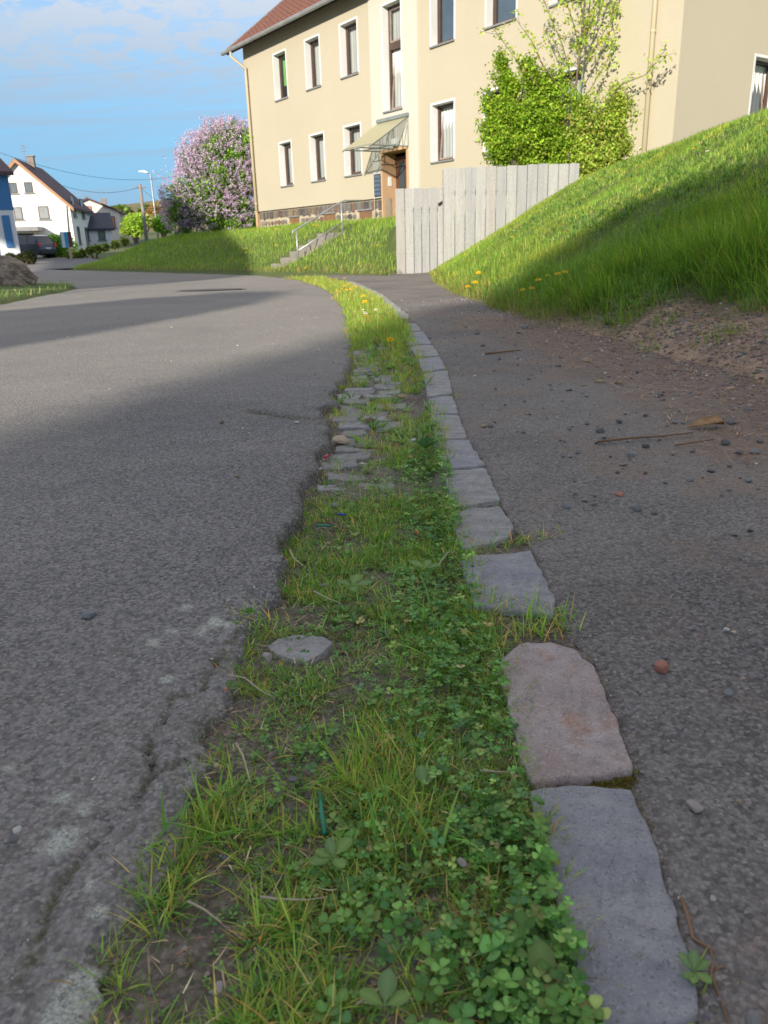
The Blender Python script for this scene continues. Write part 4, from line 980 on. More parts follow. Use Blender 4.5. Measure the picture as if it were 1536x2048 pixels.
# tufts that have got into the joints of the kerb
for pts, nb, L1 in (([(955, 1215), (1010, 1222), (1070, 1232), (1110, 1245), (1040, 1268), (990, 1285), (1085, 1262)], 330, 0.05), ([(935, 1102), (985, 1090), (1030, 1080), (1072, 1078)], 190, 0.030), ([(905, 1015), (950, 1011)], 40, 0.02),
                    ([(800, 640), (770, 628), (740, 600), (790, 655)], 260, 0.09), ([(1360, 1930), (1385, 1990)], 14, 0.02), ([(845, 745), (880, 741)], 40, 0.04), ([(870, 792), (895, 790)], 40, 0.03), ([(505, 1240), (498, 1225)], 60, 0.02)):
    g = np.array([gp(*p)[:2] for p in pts]); i = RS.randint(0, len(g), nb); sc_ = 0.016 * (1 + g[i, 1] * 0.35)
    X = g[i, 0] + RS.randn(nb) * sc_; Y = g[i, 1] + RS.randn(nb) * sc_ * 0.7; c = pick(nb, GP, [3, 5, 4, 2, 4, 2]); az = RS.rand(nb) * 6.28
    parts.append(blades_geo(np.stack([X, Y, np.full(nb, -0.004)], 1), az, 0.012 + L1 * RS.rand(nb), 0.0015 + 0.0012 * RS.rand(nb) * (1 + g[i, 1] * 0.4), np.abs(0.7 + .4 * RS.randn(nb)), np.abs(.6 + .4 * RS.randn(nb)), c, 4, c * 1.1, 0.004))
mg = np.array([gp(*p)[:2] for p in [(1068, 1566), (1110, 1562), (1150, 1558), (1185, 1553), (1215, 1550), (1240, 1548), (1258, 1548), (1200, 1562), (1235, 1562), (1255, 1560)]]); nb = 900; i = RS.randint(0, 10, nb)
X = mg[i, 0] + .005 * RS.randn(nb); Y = mg[i, 1] + .0035 * RS.randn(nb); c = pick(nb, [(0.10, 0.085, 0.016), (0.075, 0.075, 0.018), (0.09, 0.055, 0.018)], [3, 3, 2], .2)
parts.append(blades_geo(np.stack([X, Y, np.full(nb, -.002)], 1), RS.rand(nb) * 6.28, .003 + .006 * RS.rand(nb), .0012 + .001 * RS.rand(nb), np.abs(.5 + .4 * RS.randn(nb)), np.abs(.5 + .4 * RS.randn(nb)), c, 2, c * 1.2))
# broad long blades
nb = 60; g = np.array([gp(*p)[:2] for p in [(870, 1210), (880, 1250), (830, 1230), (1050, 1245), (905, 1300), (780, 1080), (880, 1085), (760, 1690), (860, 1700), (960, 1720), (600, 1560), (400, 1640), (340, 1660)]])
i = RS.randint(0, len(g), nb); X = g[i, 0] + RS.randn(nb) * .012; Y = g[i, 1] + RS.randn(nb) * .012; c = pick(nb, GP, [5, 3, 1, 5, 0, 0])
parts.append(blades_geo(np.stack([X, Y, soil_z(X, Y)], 1), RS.rand(nb) * 6.28, 0.05 + 0.06 * RS.rand(nb), 0.003 + 0.002 * RS.rand(nb), np.abs(.6 + .3 * RS.randn(nb)), np.abs(.6 + .4 * RS.randn(nb)), c, 5, c * 1.1, 0.004))
V, Q, T, C = merge(parts)
tag(np_obj('strip_grass', V, Q, T, M_BLADE, C), kind='stuff')

# clover
LF = np.array([(0, 0, 0), (.30, .30, .05), (.66, .50, .09), (.93, .36, .06), (.97, 0, -.01), (.93, -.36, .06), (.66, -.50, .09), (.30, -.30, .05), (.52, 0, -.03)])
LT = np.array([(8, 0, 1), (8, 1, 2), (8, 2, 3), (8, 3, 4), (8, 4, 5), (8, 5, 6), (8, 6, 7), (8, 7, 0)])
def clover_geo(P, H, S, col, narrow=1.0):
    n = len(P); V = []; T = []; C = []; o = 0
    az = RS.rand(n) * 6.283; ta = RS.rand(n) * 6.283; tilt = 0.22 * np.abs(RS.randn(n)) + 0.05
    for j in range(3):
        a = az + j * 2.094 + 0.12 * RS.randn(n); up = 0.18 + 0.18 * RS.randn(n)
        l = LF[None] * S[:, None, None] * np.array([1, narrow, 1])
        x = l[..., 0] * np.cos(up)[:, None] - l[..., 2] * np.sin(up)[:, None]; z = l[..., 0] * np.sin(up)[:, None] + l[..., 2] * np.cos(up)[:, None]; y = l[..., 1]
        gx = x * np.cos(a)[:, None] - y * np.sin(a)[:, None]; gy = x * np.sin(a)[:, None] + y * np.cos(a)[:, None]
        z = z + (gx * np.cos(ta)[:, None] + gy * np.sin(ta)[:, None]) * tilt[:, None]
        v = np.stack([gx, gy, z], -1) + (P + np.stack([0 * H, 0 * H, H], 1))[:, None]
        V.append(v.reshape(-1, 3)); T.append((LT[None] + (np.arange(n) * 9)[:, None, None] + o).reshape(-1, 3)); o += n * 9
        c = np.repeat(col[:, None], 9, 1); c = c * (np.array([0.9, 1, 1, 1, 1.02, 1, 1, 1, 1.22])[None, :] * (0.82 + .36 * RS.rand(n, 1)))[..., None]; bad = RS.rand(n) < .05; c[bad, 2:7] = np.array([0.20, 0.15, 0.06]); C.append(c.reshape(-1, 3))
    # stalks
    st = blades_geo(P, RS.rand(n) * 6.283, H * 1.0, np.full(n, 0.0011), np.full(n, 0.03), np.zeros(n), col * 0.8, 2)
    V = np.concatenate(V); T = np.concatenate(T); C = np.concatenate(C)
    return np.concatenate([V, st[0]]), st[1] + len(V), np.concatenate([T, st[2] + len(V)]), np.concatenate([C, st[3]])
def clover_density(x, y):
    t = strip_t(x, y); s_ = sstep(0.55, 0.85, t + 0.55 * (fbm(x * 9, y * 6, 3, 511) - 0.5)) * sstep(3.0, 1.9, y) * (1 - 0.75 * sstep(1.2, 1.6, y) * sstep(.85, .6, t))
    bits = 0.35 * sstep(0.52, 0.7, fbm(x * 8, y * 6, 3, 512)) * sstep(1.9, 1.3, y) * sstep(0.1, 0.3, t)
    for px, py, r in [(860, 905, .09), (850, 935, .08), (980, 1900, .06), (1020, 1960, .06)]:
        c = gp(px, py); s_ = np.maximum(s_, sstep(r * 1.2, r * .6, np.hypot(x - c[0], y - c[1])))
    return np.maximum(s_, bits)
N = 38000; y = 0.36 + 2.9 * RS.rand(N) ** 1.35; t = RS.rand(N) * np.where(y < 1.2, 1.01, 1.05); x = xe(y) + t * (xkl(y) - xe(y)); k = RS.rand(N) < clover_density(x, y); x, y = x[k], y[k]
keep = RS.rand(len(x)) < 0.16 + 0.34 * sstep(0.40, 0.60, fbm(x * 14, y * 9, 3, 515)); x, y = x[keep], y[keep]; n = len(x)
CP = [(0.064, 0.130, 0.036), (0.080, 0.152, 0.042), (0.104, 0.180, 0.048), (0.056, 0.112, 0.042), (0.14, 0.18, 0.055), (0.17, 0.14, 0.06)]
S_ = (0.0034 + 0.0060 * RS.rand(n) ** 1.6) * (1 + 0.15 * (fbm(x * 12, y * 12, 2, 513) - .3)); H_ = 0.006 + 0.024 * RS.rand(n) * sstep(0.3, 0.7, strip_t(x, y)) + 0.004
big = sstep(0.62, 0.50, y); S_ = S_ * (1 + 0.30 * big)
V, Q, T, C = clover_geo(np.stack([x, y, soil_z(x, y)], 1), H_, S_, pick(n, CP, [3, 4, 3, 2, .8, .25], .22))
tag(np_obj('clover', V, Q, T, M_LEAF, C, True), kind='stuff')
# small round weeds and chickweed between the blades
N = 11000; y = 0.36 + 1.9 * RS.rand(N) ** 1.3; t = RS.rand(N); x = xe(y) + t * (xkl(y) - xe(y)); k = RS.rand(N) < (0.18 + 0.6 * strip_density(x, y)) * sstep(0.06, 0.25, t); x, y = x[k], y[k]; n = len(x)
V, Q, T, C = clover_geo(np.stack([x, y, soil_z(x, y)], 1), 0.002 + 0.008 * RS.rand(n), 0.003 + 0.0045 * RS.rand(n), pick(n, [(0.06, 0.12, 0.035), (0.09, 0.15, 0.045), (0.11, 0.16, 0.05), (0.10, 0.09, 0.04)], [3, 3, 2, .6], .15), 0.62)
tag(np_obj('chickweed', V, Q, T, M_LEAF, C, True), kind='stuff')
# lance-leaved rosettes, a third kind among clover and grass
def rosettes(n, y0, y1, L0, L1):
    y = y0 + (y1 - y0) * RS.rand(n * 4) ** 1.2; t = .08 + .95 * RS.rand(n * 4); x = xe(y) + t * (xkl(y) - xe(y)); k = RS.rand(n * 4) < .25 + .6 * strip_density(x, y); x, y = x[k][:n], y[k][:n]
    m = len(x); q = 7; X = np.repeat(x, q); Y = np.repeat(y, q); az = np.repeat(RS.rand(m) * 6.28, q) + np.tile(np.arange(q) * .9, m) + .3 * RS.randn(m * q); L = np.repeat(L0 + (L1 - L0) * RS.rand(m), q) * (.6 + .6 * RS.rand(m * q))
    c = np.repeat(pick(m, [(0.075, 0.135, 0.045), (0.11, 0.165, 0.055), (0.09, 0.14, 0.065), (0.15, 0.16, 0.06)], [3, 3, 2, 1], .15), q, 0) * (.8 + .4 * RS.rand(m * q, 1))
    return blades_geo(np.stack([X, Y, soil_z(X, Y) + .002], 1), az, L, L * (.15 + .11 * RS.rand(m * q)), np.abs(.8 + .25 * RS.randn(m * q)), np.abs(.5 + .4 * RS.randn(m * q)), c, 6, c * (.9 + .3 * RS.rand(m * q, 1)), .003)
V, Q, T, C = merge([rosettes(300, .36, 1.3, .007, .018), rosettes(300, 1.1, 2.6, .010, .028), rosettes(160, 2.4, 6.0, .03, .07)])
tag(np_obj('small_weeds', V, Q, T, M_LEAF, C, True), kind='stuff')
# dead stems and litter
def straw_geo(X, Y, Z, L, Wd, az, col, curl): return blades_geo(np.stack([X, Y, Z], 1), az, L, Wd, np.full(len(X), 1.45), curl, col, 4, col * 1.05, 0.001)
N = 1500; y = 0.36 + 5 * RS.rand(N) ** 1.5; t = RS.rand(N) * 1.0; x = xe(y) + t * (xkl(y) - xe(y)); 
p1_ = straw_geo(x, y, soil_z(x, y) + 0.004 + 0.01 * RS.rand(N), 0.012 + 0.035 * RS.rand(N) ** 2, 0.0010 + 0.0012 * RS.rand(N), RS.rand(N) * 6.28, pick(N, [(0.34, 0.26, 0.15), (0.22, 0.14, 0.08), (0.42, 0.36, 0.24), (0.15, 0.09, 0.06)], [3, 3, 1.5, 2], gain=1.4), 0.35 * RS.randn(N))
N = 15000; y = 2.0 + 4.4 * RS.rand(N); x = xfoot(y) - 0.62 + 1.35 * RS.rand(N) ** 0.8 + (fbm(y * 2, y * 0, 2, 521) - .5) * .3; zz = np.where(x < xfoot(y), path_z(x, y), np.maximum(z_right(x, y), path_z(x, y))) + 0.008
p2_ = straw_geo(x, y, zz, 0.02 + 0.07 * RS.rand(N) ** 2, 0.0016 + 0.002 * RS.rand(N), RS.rand(N) * 6.28, pick(N, [(0.30, 0.18, 0.10), (0.20, 0.11, 0.07), (0.42, 0.31, 0.19), (0.14, 0.08, 0.06)], [3, 3, 1.2, 2], gain=1.4), 0.3 * RS.randn(N))
V, Q, T, C = merge([p1_, p2_])
tag(np_obj('dead_stems_litter', V, Q, T, M_STRAW, C), kind='stuff')

# ------------------------------------------------------------------ grass on the right bank
parts = []
BP = [(0.085, 0.150, 0.026), (0.115, 0.175, 0.032), (0.150, 0.190, 0.045), (0.062, 0.125, 0.024), (0.26, 0.22, 0.10)]
def bank_blades(n, y0, y1, d0, d1, L0, L1, wk, segs, wts, tall=False, lean0=0.25):
    y = y0 + (y1 - y0) * RS.rand(n); d = d0 + (d1 - d0) * RS.rand(n); x = xfoot(y) + d
    k = RS.rand(n) > bare_at(x, y) * 0.985
    if tall: k &= RS.rand(n) < sstep(0.42, 0.58, fbm(x * 1.4, y * 1.4, 3, 531) + 0.10 * sstep(1.3, 0.3, d)[...])
    x, y, d = x[k], y[k], d[k]; m = len(x)
    dist = np.sqrt(x * x + y * y); L = (L0 + (L1 - L0) * RS.rand(m)) * (0.7 + 0.6 * fbm(x * 1.1, y * 1.1, 3, 532))
    az = np.where(RS.rand(m) < 0.55, -1.5 + 0.9 * RS.randn(m), RS.rand(m) * 6.28)
    c = pick(m, BP, wts, .18) * (0.65 + 0.7 * fbm(x * 1.3, y * 1.3, 4, 533))[:, None]; yl = sstep(0.52, 0.68, fbm(x * 2.1, y * 2.1, 3, 534))[:, None]; c = c * (1 + yl * np.array([0.35, 0.12, 0.1]))
    lowd = (RS.rand(m) < 0.40 * sstep(0.30, 0.0, d)); c[lowd] = np.array([0.30, 0.22, 0.10]) * (0.7 + .5 * RS.rand(lowd.sum(), 1))
    P = np.stack([x, y, z_right(x, y) - 0.01], 1)
    parts.append(blades_geo(P, az, L, wk * dist * (0.7 + .6 * RS.rand(m)), np.abs(lean0 + .3 * RS.randn(m)), np.abs(.7 + .5 * RS.randn(m)), c, segs, c * np.array([1.2, 1.1, 1.0])))
bank_blades(56000, 2.0, 6.5, -0.10, 3.6, 0.025, 0.085, 0.00075, 3, [4, 4, 2, 3, .5])
bank_blades(46000, 6.0, 11.0, -0.08, 4.0, 0.03, 0.085, 0.00075, 3, [4, 4, 3, 2, .4])
bank_blades(42000, 10.5, 17.0, -0.06, 5.0, 0.03, 0.085, 0.00075, 2, [3, 5, 4, 1, .4])
bank_blades(16000, 2.6, 7.5, -0.04, 1.5, 0.08, 0.24, 0.00075, 4, [5, 3, 1.5, 4, .3], True, 0.35)
bank_blades(8000, 6.5, 14.5, -0.04, 1.0, 0.08, 0.19, 0.0007, 3, [4, 4, 3, 2, .5], True, 0.3)
# broad-leaved weeds low in the turf
n = 5200; y = 2.3 + 12 * RS.rand(n) ** 1.3; x = xfoot(y) + .1 + 3.2 * RS.rand(n); k = (RS.rand(n) > bare_at(x, y)) & (RS.rand(n) < sstep(.42, .62, fbm(x * 1.7, y * 1.7, 3, 536))); x, y = x[k], y[k]; n = len(x); q = 6
X = np.repeat(x, q); Y = np.repeat(y, q); az = RS.rand(n * q) * 6.28; L = np.repeat(.03 + .05 * RS.rand(n), q); c = pick(n * q, [(0.07, 0.125, 0.03), (0.10, 0.155, 0.04), (0.055, 0.10, 0.03)], [3, 2, 2], .15)
parts.append(blades_geo(np.stack([X, Y, z_right(X, Y) + .01], 1), az, L, L * .32, np.abs(.7 + .3 * RS.randn(n * q)), np.abs(.5 + .4 * RS.randn(n * q)), c, 4, c * 1.1))
# overhanging tussocks above the bare patch
def tussock(cx_, cy_, n, L0, L1, rad, az0, azs, wts):
    a = RS.rand(n) * 6.28; r = rad * np.sqrt(RS.rand(n)); x = cx_ + r * np.sin(a); y = cy_ + r * np.cos(a); c = pick(n, BP, wts, .18)
    P = np.stack([x, y, z_right(x, y) - 0.01], 1); L = L0 + (L1 - L0) * RS.rand(n); dist = math.hypot(cx_, cy_)
    parts.append(blades_geo(P, az0 + azs * RS.randn(n), L, (0.0011 * dist) * (0.7 + .6 * RS.rand(n)), np.abs(.3 + .3 * RS.randn(n)), np.abs(1.0 + .5 * RS.randn(n)), c, 5, c * np.array([1.25, 1.1, 1.0])))
for px, py, n, L0, L1, rad in [(1190, 600, 420, .12, .30, .16), (1130, 590, 260, .12, .26, .15), (1220, 560, 380, .15, .32, .18), (1260, 540, 300, .12, .3, .2), (1420, 530, 520, .18, .42, .22), (1480, 560, 480, .18, .42, .22), (1530, 540, 480, .2, .45, .25),
                               (1380, 520, 380, .15, .36, .2), (1560, 600, 300, .15, .35, .2), (1080, 560, 200, .1, .2, .15), (1330, 500, 260, .1, .25, .22), (1500, 480, 260, .12, .3, .25), (1440, 440, 200, .12, .26, .25), (1330, 640, 60, .04, .09, .12), (1300, 690, 120, .03, .07, .16), (1450, 670, 70, .05, .12, .1)]:
    P = ray_right(px, py); tussock(P[0], P[1], n, L0, L1, rad, -1.75, 0.75, [5, 4, 1.5, 3, .5])
V, Q, T, C = merge(parts)
tag(np_obj('bank_grass', V, Q, T, M_BLADE, C), kind='stuff')
# ------------------------------------------------------------------ grass on the left bank and the island
parts = []
def left_blades(n, u0, u1, q0, q1, L0, L1, W0, segs, wts):
    u = u0 + (u1 - u0) * RS.rand(n); q = q0 + (q1 - q0) * RS.rand(n); P = -FN[None] * (FS - q[:, None]) + FU[None] * u[:, None]
    z = z_left(u, q); k = (z > 0.01) & ~((P[:, 0] > 0.40) & (P[:, 1] < 17.2)) & ~((np.abs(u + 18.98) < 0.52) & (q < 4.65) & (q > 2.4)); P, z, u, q = P[k], z[k], u[k], q[k]; m = len(u)
    c = pick(m, BP, wts, .15) * (0.75 + .55 * fbm(u * .6, q * .8, 3, 541))[:, None]
    dry = RS.rand(m) < 0.55 * sstep(0.75, 0.0, qfoot(u) - q); c[dry] = np.array([0.34, 0.26, 0.12]) * (0.7 + .5 * RS.rand(dry.sum(), 1))
    L = (L0 + (L1 - L0) * RS.rand(m)) * (0.6 + .8 * fbm(u * .7, q * .7, 3, 542))
    parts.append(blades_geo(np.stack([P[:, 0], P[:, 1], z - .01], 1), RS.rand(m) * 6.28, L, W0 * (0.6 + .8 * RS.rand(m)), np.abs(.3 + .3 * RS.randn(m)), np.abs(.6 + .4 * RS.randn(m)), c, segs, c * np.array([1.2, 1.1, 1.0])))
left_blades(70000, -40, -12.2, 1.0, 6.9, 0.08, 0.20, 0.012, 2, [3, 5, 4, 2, .6])
left_blades(14000, -34, -14, -0.1, 1.4, 0.08, 0.22, 0.012, 2, [4, 5, 3, 2, .4])
n = 16000; bb = isl.min(0), isl.max(0); x = bb[0][0] + (bb[1][0] - bb[0][0]) * RS.rand(n); y = bb[0][1] + (bb[1][1] - bb[0][1]) * RS.rand(n)
def inpoly(x, y, P):
    r = np.zeros(len(x), bool); k = len(P)
    for i in range(k):
        a, b = P[i], P[(i + 1) % k]; m_ = ((a[1] > y) != (b[1] > y)) & (x < (b[0] - a[0]) * (y - a[1]) / (b[1] - a[1] + 1e-12) + a[0]); r ^= m_
    return r
k = inpoly(x, y, ic + (isl - ic) * 0.97); x, y = x[k], y[k]; m = len(x); c = pick(m, BP, [3, 5, 5, 1, 1.4], .15)
parts.append(blades_geo(np.stack([x, y, np.full(m, 0.04)], 1), RS.rand(m) * 6.28, 0.05 + 0.08 * RS.rand(m), np.full(m, 0.009), np.abs(.3 + .3 * RS.randn(m)), np.abs(.7 + .4 * RS.randn(m)), c, 2, c * 1.15))
V, Q, T, C = merge(parts)
tag(np_obj('distant_bank_grass', V, Q, T, M_BLADE, C), kind='stuff')
# ------------------------------------------------------------------ leaf builders
KL_ = np.array([(0, 0, 0), (.30, .34, .05), (.70, .30, .04), (1, 0, -.06), (.70, -.30, .04), (.30, -.34, .05), (.5, 0, -.04)])
KT_ = np.array([(6, 0, 1), (6, 1, 2), (6, 2, 3), (6, 3, 4), (6, 4, 5), (6, 5, 0)])
K2_ = np.array([(0, 0, 0), (.45, .36, .05), (1, 0, -.05), (.45, -.36, .05)]); K2T = np.array([(0, 1, 2), (0, 2, 3)])
def leaf_geo(P, S, col, droop=0.3, simple=False, az=None):
    n = len(P); L, T0 = (K2_, K2T) if simple else (KL_, KT_); k = len(L)
    az = RS.rand(n) * 6.283 if az is None else az; pit = droop + 0.55 * RS.randn(n); rol = 0.6 * RS.randn(n)
    l = L[None] * S[:, None, None]; x, y, z = l[..., 0], l[..., 1], l[..., 2]
    y, z = y * np.cos(rol)[:, None] - z * np.sin(rol)[:, None], y * np.sin(rol)[:, None] + z * np.cos(rol)[:, None]
    x, z = x * np.cos(pit)[:, None] + z * np.sin(pit)[:, None], -x * np.sin(pit)[:, None] + z * np.cos(pit)[:, None]
    gx = x * np.cos(az)[:, None] - y * np.sin(az)[:, None]; gy = x * np.sin(az)[:, None] + y * np.cos(az)[:, None]
    V = (np.stack([gx, gy, z], -1) + P[:, None]).reshape(-1, 3)
    T = (T0[None] + (np.arange(n) * k)[:, None, None]).reshape(-1, 3)
    return V, np.zeros((0, 4), int), T, np.repeat(col, k, 0)
def sprig_leaves(a, b, n, spread, t0=0.25):
    t = t0 + (1 - t0) * RS.rand(n) ** 0.85; a = np.array(a); b = np.array(b)
    P = a[None] + (b - a)[None] * t[:, None]; P[:, 2] += 0.10 * np.linalg.norm(b - a) * np.sin(t * math.pi)
    return P + RS.randn(n, 3) * spread * (0.5 + 0.6 * t[:, None])
def in_blobs(blobs, n, shell=0.35, out=0.16):
    w = np.array([b[3] ** 2 for b in blobs]); i = RS.choice(len(blobs), n, p=w / w.sum()); o = []
    for k in i:
        x, y, z, r = blobs[k][:4]; d = RS.randn(3); d /= np.linalg.norm(d); rr = r * (shell + (1 - shell) * RS.rand()) * (1.0 + (0.55 * RS.rand() if RS.rand() < out else 0.0)) ; o.append((x + d[0] * rr, y + d[1] * rr * 0.8, z + d[2] * rr))
    return o
def bush(name, label, cat, base, blobs, n_sprig, per, size, pal, wts, spread, droop=0.35, simple=False, branch_r=0.012, stems=5, group=None, crown='crown', extra=None):
    root = empty(name, base); tag(root, label, cat, group)
    b0 = np.array(base); parts = []; bm_ = MB(); ends = in_blobs(blobs, n_sprig)
    forks = [np.array(base) + np.array([RS.randn() * 0.25, RS.randn() * 0.15, 0]) for _ in range(stems)]
    hubs = [np.array(b[:3]) for b in blobs]
    for f in forks: bm_.tube([tuple(f - b0 - np.array([0, 0, .15])), tuple((f + hubs[RS.randint(len(hubs))]) / 2 - b0 + RS.randn(3) * .05), tuple(hubs[RS.randint(len(hubs))] - b0)], [branch_r * 2.6, branch_r * 1.8, branch_r * 0.9], 6)
    for e in ends:
        e = np.array(e); h = min(hubs, key=lambda q: np.linalg.norm(q - e)); a = h + (np.array(base) - h) * (0.12 + 0.2 * RS.rand()); 
        bm_.tube([tuple(a - b0), tuple((a + e) / 2 - b0 + np.array([0, 0, 0.05 * np.linalg.norm(e - a)])), tuple(e - b0)], [branch_r * 0.8, branch_r * .5, branch_r * 0.25], 4, False)
        P = sprig_leaves(a, e, per, spread); m = len(P)
        tone = 0.75 + 0.5 * RS.rand()
        parts.append(leaf_geo(P - b0, size * (0.6 + 0.7 * RS.rand(m)), pick(m, pal, wts, .14) * tone, droop, simple))
    bm_.build('trunk', M_BARK, root, fix=False, smooth=True)
    V, Q, T, C = merge(parts)
    np_obj(crown, V, None, T, M_LEAF, C, True, root)
    return root, ends
YG = [(0.115, 0.175, 0.016), (0.155, 0.21, 0.020), (0.075, 0.130, 0.014), (0.20, 0.21, 0.035)]
def AY(px, py, Y): return tuple(at_y(px, py, Y))
def blob(px, py, Y, rpx): p = AY(px, py, Y); return (p[0], p[1], p[2], rpx * Y / 1480.0)
YB = 18.3
bb_ = [blob(1060, 290, YB, 62), blob(1100, 240, YB, 55), blob(1030, 230, YB, 55), blob(1000, 290, YB - .2, 38), blob(985, 210, YB, 32), blob(1080, 180, YB, 42), blob(1010, 150, YB, 26), blob(1130, 300, YB, 42), blob(975, 250, YB, 24)]
bush('leafy_bush', 'dense bright yellow-green bush behind the tall fence panel', 'bush', (AY(1075, 345, YB)[0], YB, 1.25), bb_ + [blob(1000, 110, YB, 18), blob(1055, 120, YB, 20), blob(1110, 160, YB, 24)], 430, 120, 0.058, YG, [4, 4, 2, .6], 0.060)
# the loose low growth to the right of the young tree
b2 = [blob(1160, 270, YB - .3, 34), blob(1165, 320, YB - .3, 30), blob(1155, 215, YB - .2, 26), blob(1200, 250, YB - .3, 48), blob(1240, 210, YB - .3, 40), blob(1225, 310, YB - .4, 42), blob(1265, 270, YB - .4, 36), blob(1185, 330, YB - .4, 30), blob(1290, 300, YB - .5, 20), blob(1285, 225, YB - .5, 22)]
bush('leafy_bush', 'loose twiggy bush with sparse leaves right of the young tree', 'bush', (AY(1200, 330, YB - .3)[0], YB - .3, 1.75), b2, 240, 72, 0.058, [(0.15, 0.20, 0.03), (0.20, 0.24, 0.045), (0.20, 0.17, 0.06)], [4, 3, 1.2], 0.075)
# young tree with a thin trunk
tb = np.array(AY(1134, 350, YB - .1)); tb[2] = 1.4
tree = empty('young_tree', tuple(tb)); tag(tree, 'young thin-stemmed tree with sparse fresh leaves rising in front of the cream wall', 'tree')
def T_(px, py, dy=0.0): return np.array(AY(px, py, YB - .1 + dy)) - tb
tr = MB(); trunk_pts = [np.array([0, 0, -.2]), T_(1138, 300), T_(1143, 230), T_(1152, 170), T_(1160, 100), T_(1166, 40), T_(1172, -30), T_(1180, -120)]
tr.tube(trunk_pts, [.035, .032, .030, .027, .023, .020, .016, .006], 7); tr.build('trunk', M_BARK, tree, smooth=True)
brs = [([(1150, 180), (1125, 90), (1095, 20), (1075, -40)], 80), ([(1155, 140), (1190, 95), (1222, 40), (1235, -20)], 85), ([(1160, 100), (1145, 40), (1120, -30)], 60), ([(1163, 70), (1200, 20), (1225, -40), (1240, -90)], 90), ([(1166, 30), (1150, -50), (1130, -120)], 70),
       ([(1138, 300), (1190, 240), (1240, 170), (1290, 150), (1312, 125), (1332, 98)], 42), ([(1143, 230), (1180, 180), (1215, 120), (1230, 70)], 60), ([(1140, 260), (1090, 190), (1040, 130), (1015, 95), (985, 55)], 60), ([(1145, 210), (1085, 130), (1065, 85), (1040, 50)], 50), ([(1172, -20), (1215, -30), (1262, 8), (1272, 25)], 36),
       ([(1136, 310), (1200, 300), (1270, 255), (1325, 242)], 40), ([(1160, 110), (1178, 60), (1195, 0), (1200, -60)], 60), ([(1150, 190), (1110, 110), (1090, 60)], 40)]
parts = []; bm_ = MB(); LP = [(0.19, 0.235, 0.04), (0.16, 0.22, 0.03), (0.24, 0.25, 0.06), (0.22, 0.17, 0.06)]
for pts, nl in brs:
    dy = RS.uniform(-.5, .5) if pts[-1][0] != 1332 else -1.9
    W_ = [T_(p[0], p[1], dy * i / (len(pts) - 1)) for i, p in enumerate(pts)]
    bm_.tube(W_, list(np.linspace(.015, .004, len(W_))), 5, False)
    for a, b in zip(W_, W_[1:]):
        for _ in range(3):
            t = RS.rand(); p = a + (b - a) * t; e = p + np.array([RS.randn() * .16, RS.randn() * .16, 0.05 + 0.16 * RS.rand()]); bm_.tube([p, e], [.005, .002], 4, False)
            m = max(6, int(nl / len(W_) / 1.4)); P = np.repeat(e[None], m, 0) + RS.randn(m, 3) * .05; parts.append(leaf_geo(P, .066 * (.6 + .7 * RS.rand(m)), pick(m, LP, [4, 4, 2, 1], .14), .55))
    m = int(nl * 1.6); k = RS.randint(0, len(W_) - 1, m); t = RS.rand(m, 1); W2 = np.array(W_); P = W2[k] * (1 - t) + W2[k + 1] * t + RS.randn(m, 3) * .05
    parts.append(leaf_geo(P, .066 * (.6 + .7 * RS.rand(m)), pick(m, LP, [4, 4, 2, 1], .14), .55))
bm_.build('branches', M_BARK, tree, fix=False, smooth=True)
V, Q, T, C = merge(parts); np_obj('crown', V, None, T, M_LEAF, C, True, tree)
# lilac in flower by the left corner of the building
YL = 33.2
lb_ = [blob(455, 330, YL, 62), blob(420, 370, YL, 55), blob(380, 400, YL, 44), blob(480, 380, YL, 50), blob(440, 420, YL, 45), blob(400, 320, YL, 38), blob(470, 290, YL, 36), blob(430, 285, YL, 30), blob(360, 430, YL, 28), blob(495, 430, YL + 0.2, 34), blob(500, 320, YL + .6, 40)]
lb_ = [(b[0], b[1], b[2], b[3] * 1.10) for b in lb_]
lil, ends = bush('lilac', 'large lilac shrub covered in pale mauve blossom beside the building corner', 'shrub', (AY(430, 455, YL)[0], YL, 1.15), lb_, 380, 200, 0.115, [(0.075, 0.14, 0.022), (0.12, 0.20, 0.028), (0.055, 0.105, 0.02)], [4, 3, 2], 0.13, .3, True, .02, 8)
FB = []; b0 = np.array(lil.location)
c0 = np.mean([b[:3] for b in lb_], 0)
fl = [np.array(e) for e in in_blobs(lb_, 5600, 0.86, 0.03)]
fl = [e for e in fl if (e[1] < YL + 0.3) or e[2] > 3.6][:4300]
for e in fl:
    if e[2] < 2.0 and RS.rand() < .5 and e[0] > c0[0]: continue
    ax = (e - c0); ax = ax / np.linalg.norm(ax) + np.array([0, -.25, .75]); ax /= np.linalg.norm(ax); L = 0.16 + .12 * RS.rand(); m = 15
    t = RS.rand(m) ** .8; rad = .055 * (1 - .75 * t); P = e + ax[None] * (t * L)[:, None] + RS.randn(m, 3) * rad[:, None] * .7
    FB.append(leaf_geo(P - b0, np.full(m, .058) * (.7 + .5 * RS.rand(m)), pick(m, [(0.27, 0.205, 0.31), (0.35, 0.285, 0.385), (0.20, 0.15, 0.25)], [4, 3, 2], .1), -.2, True))
V, Q, T, C = merge(FB); np_obj('blossom', V, None, T, M_PETAL, C, False, lil)

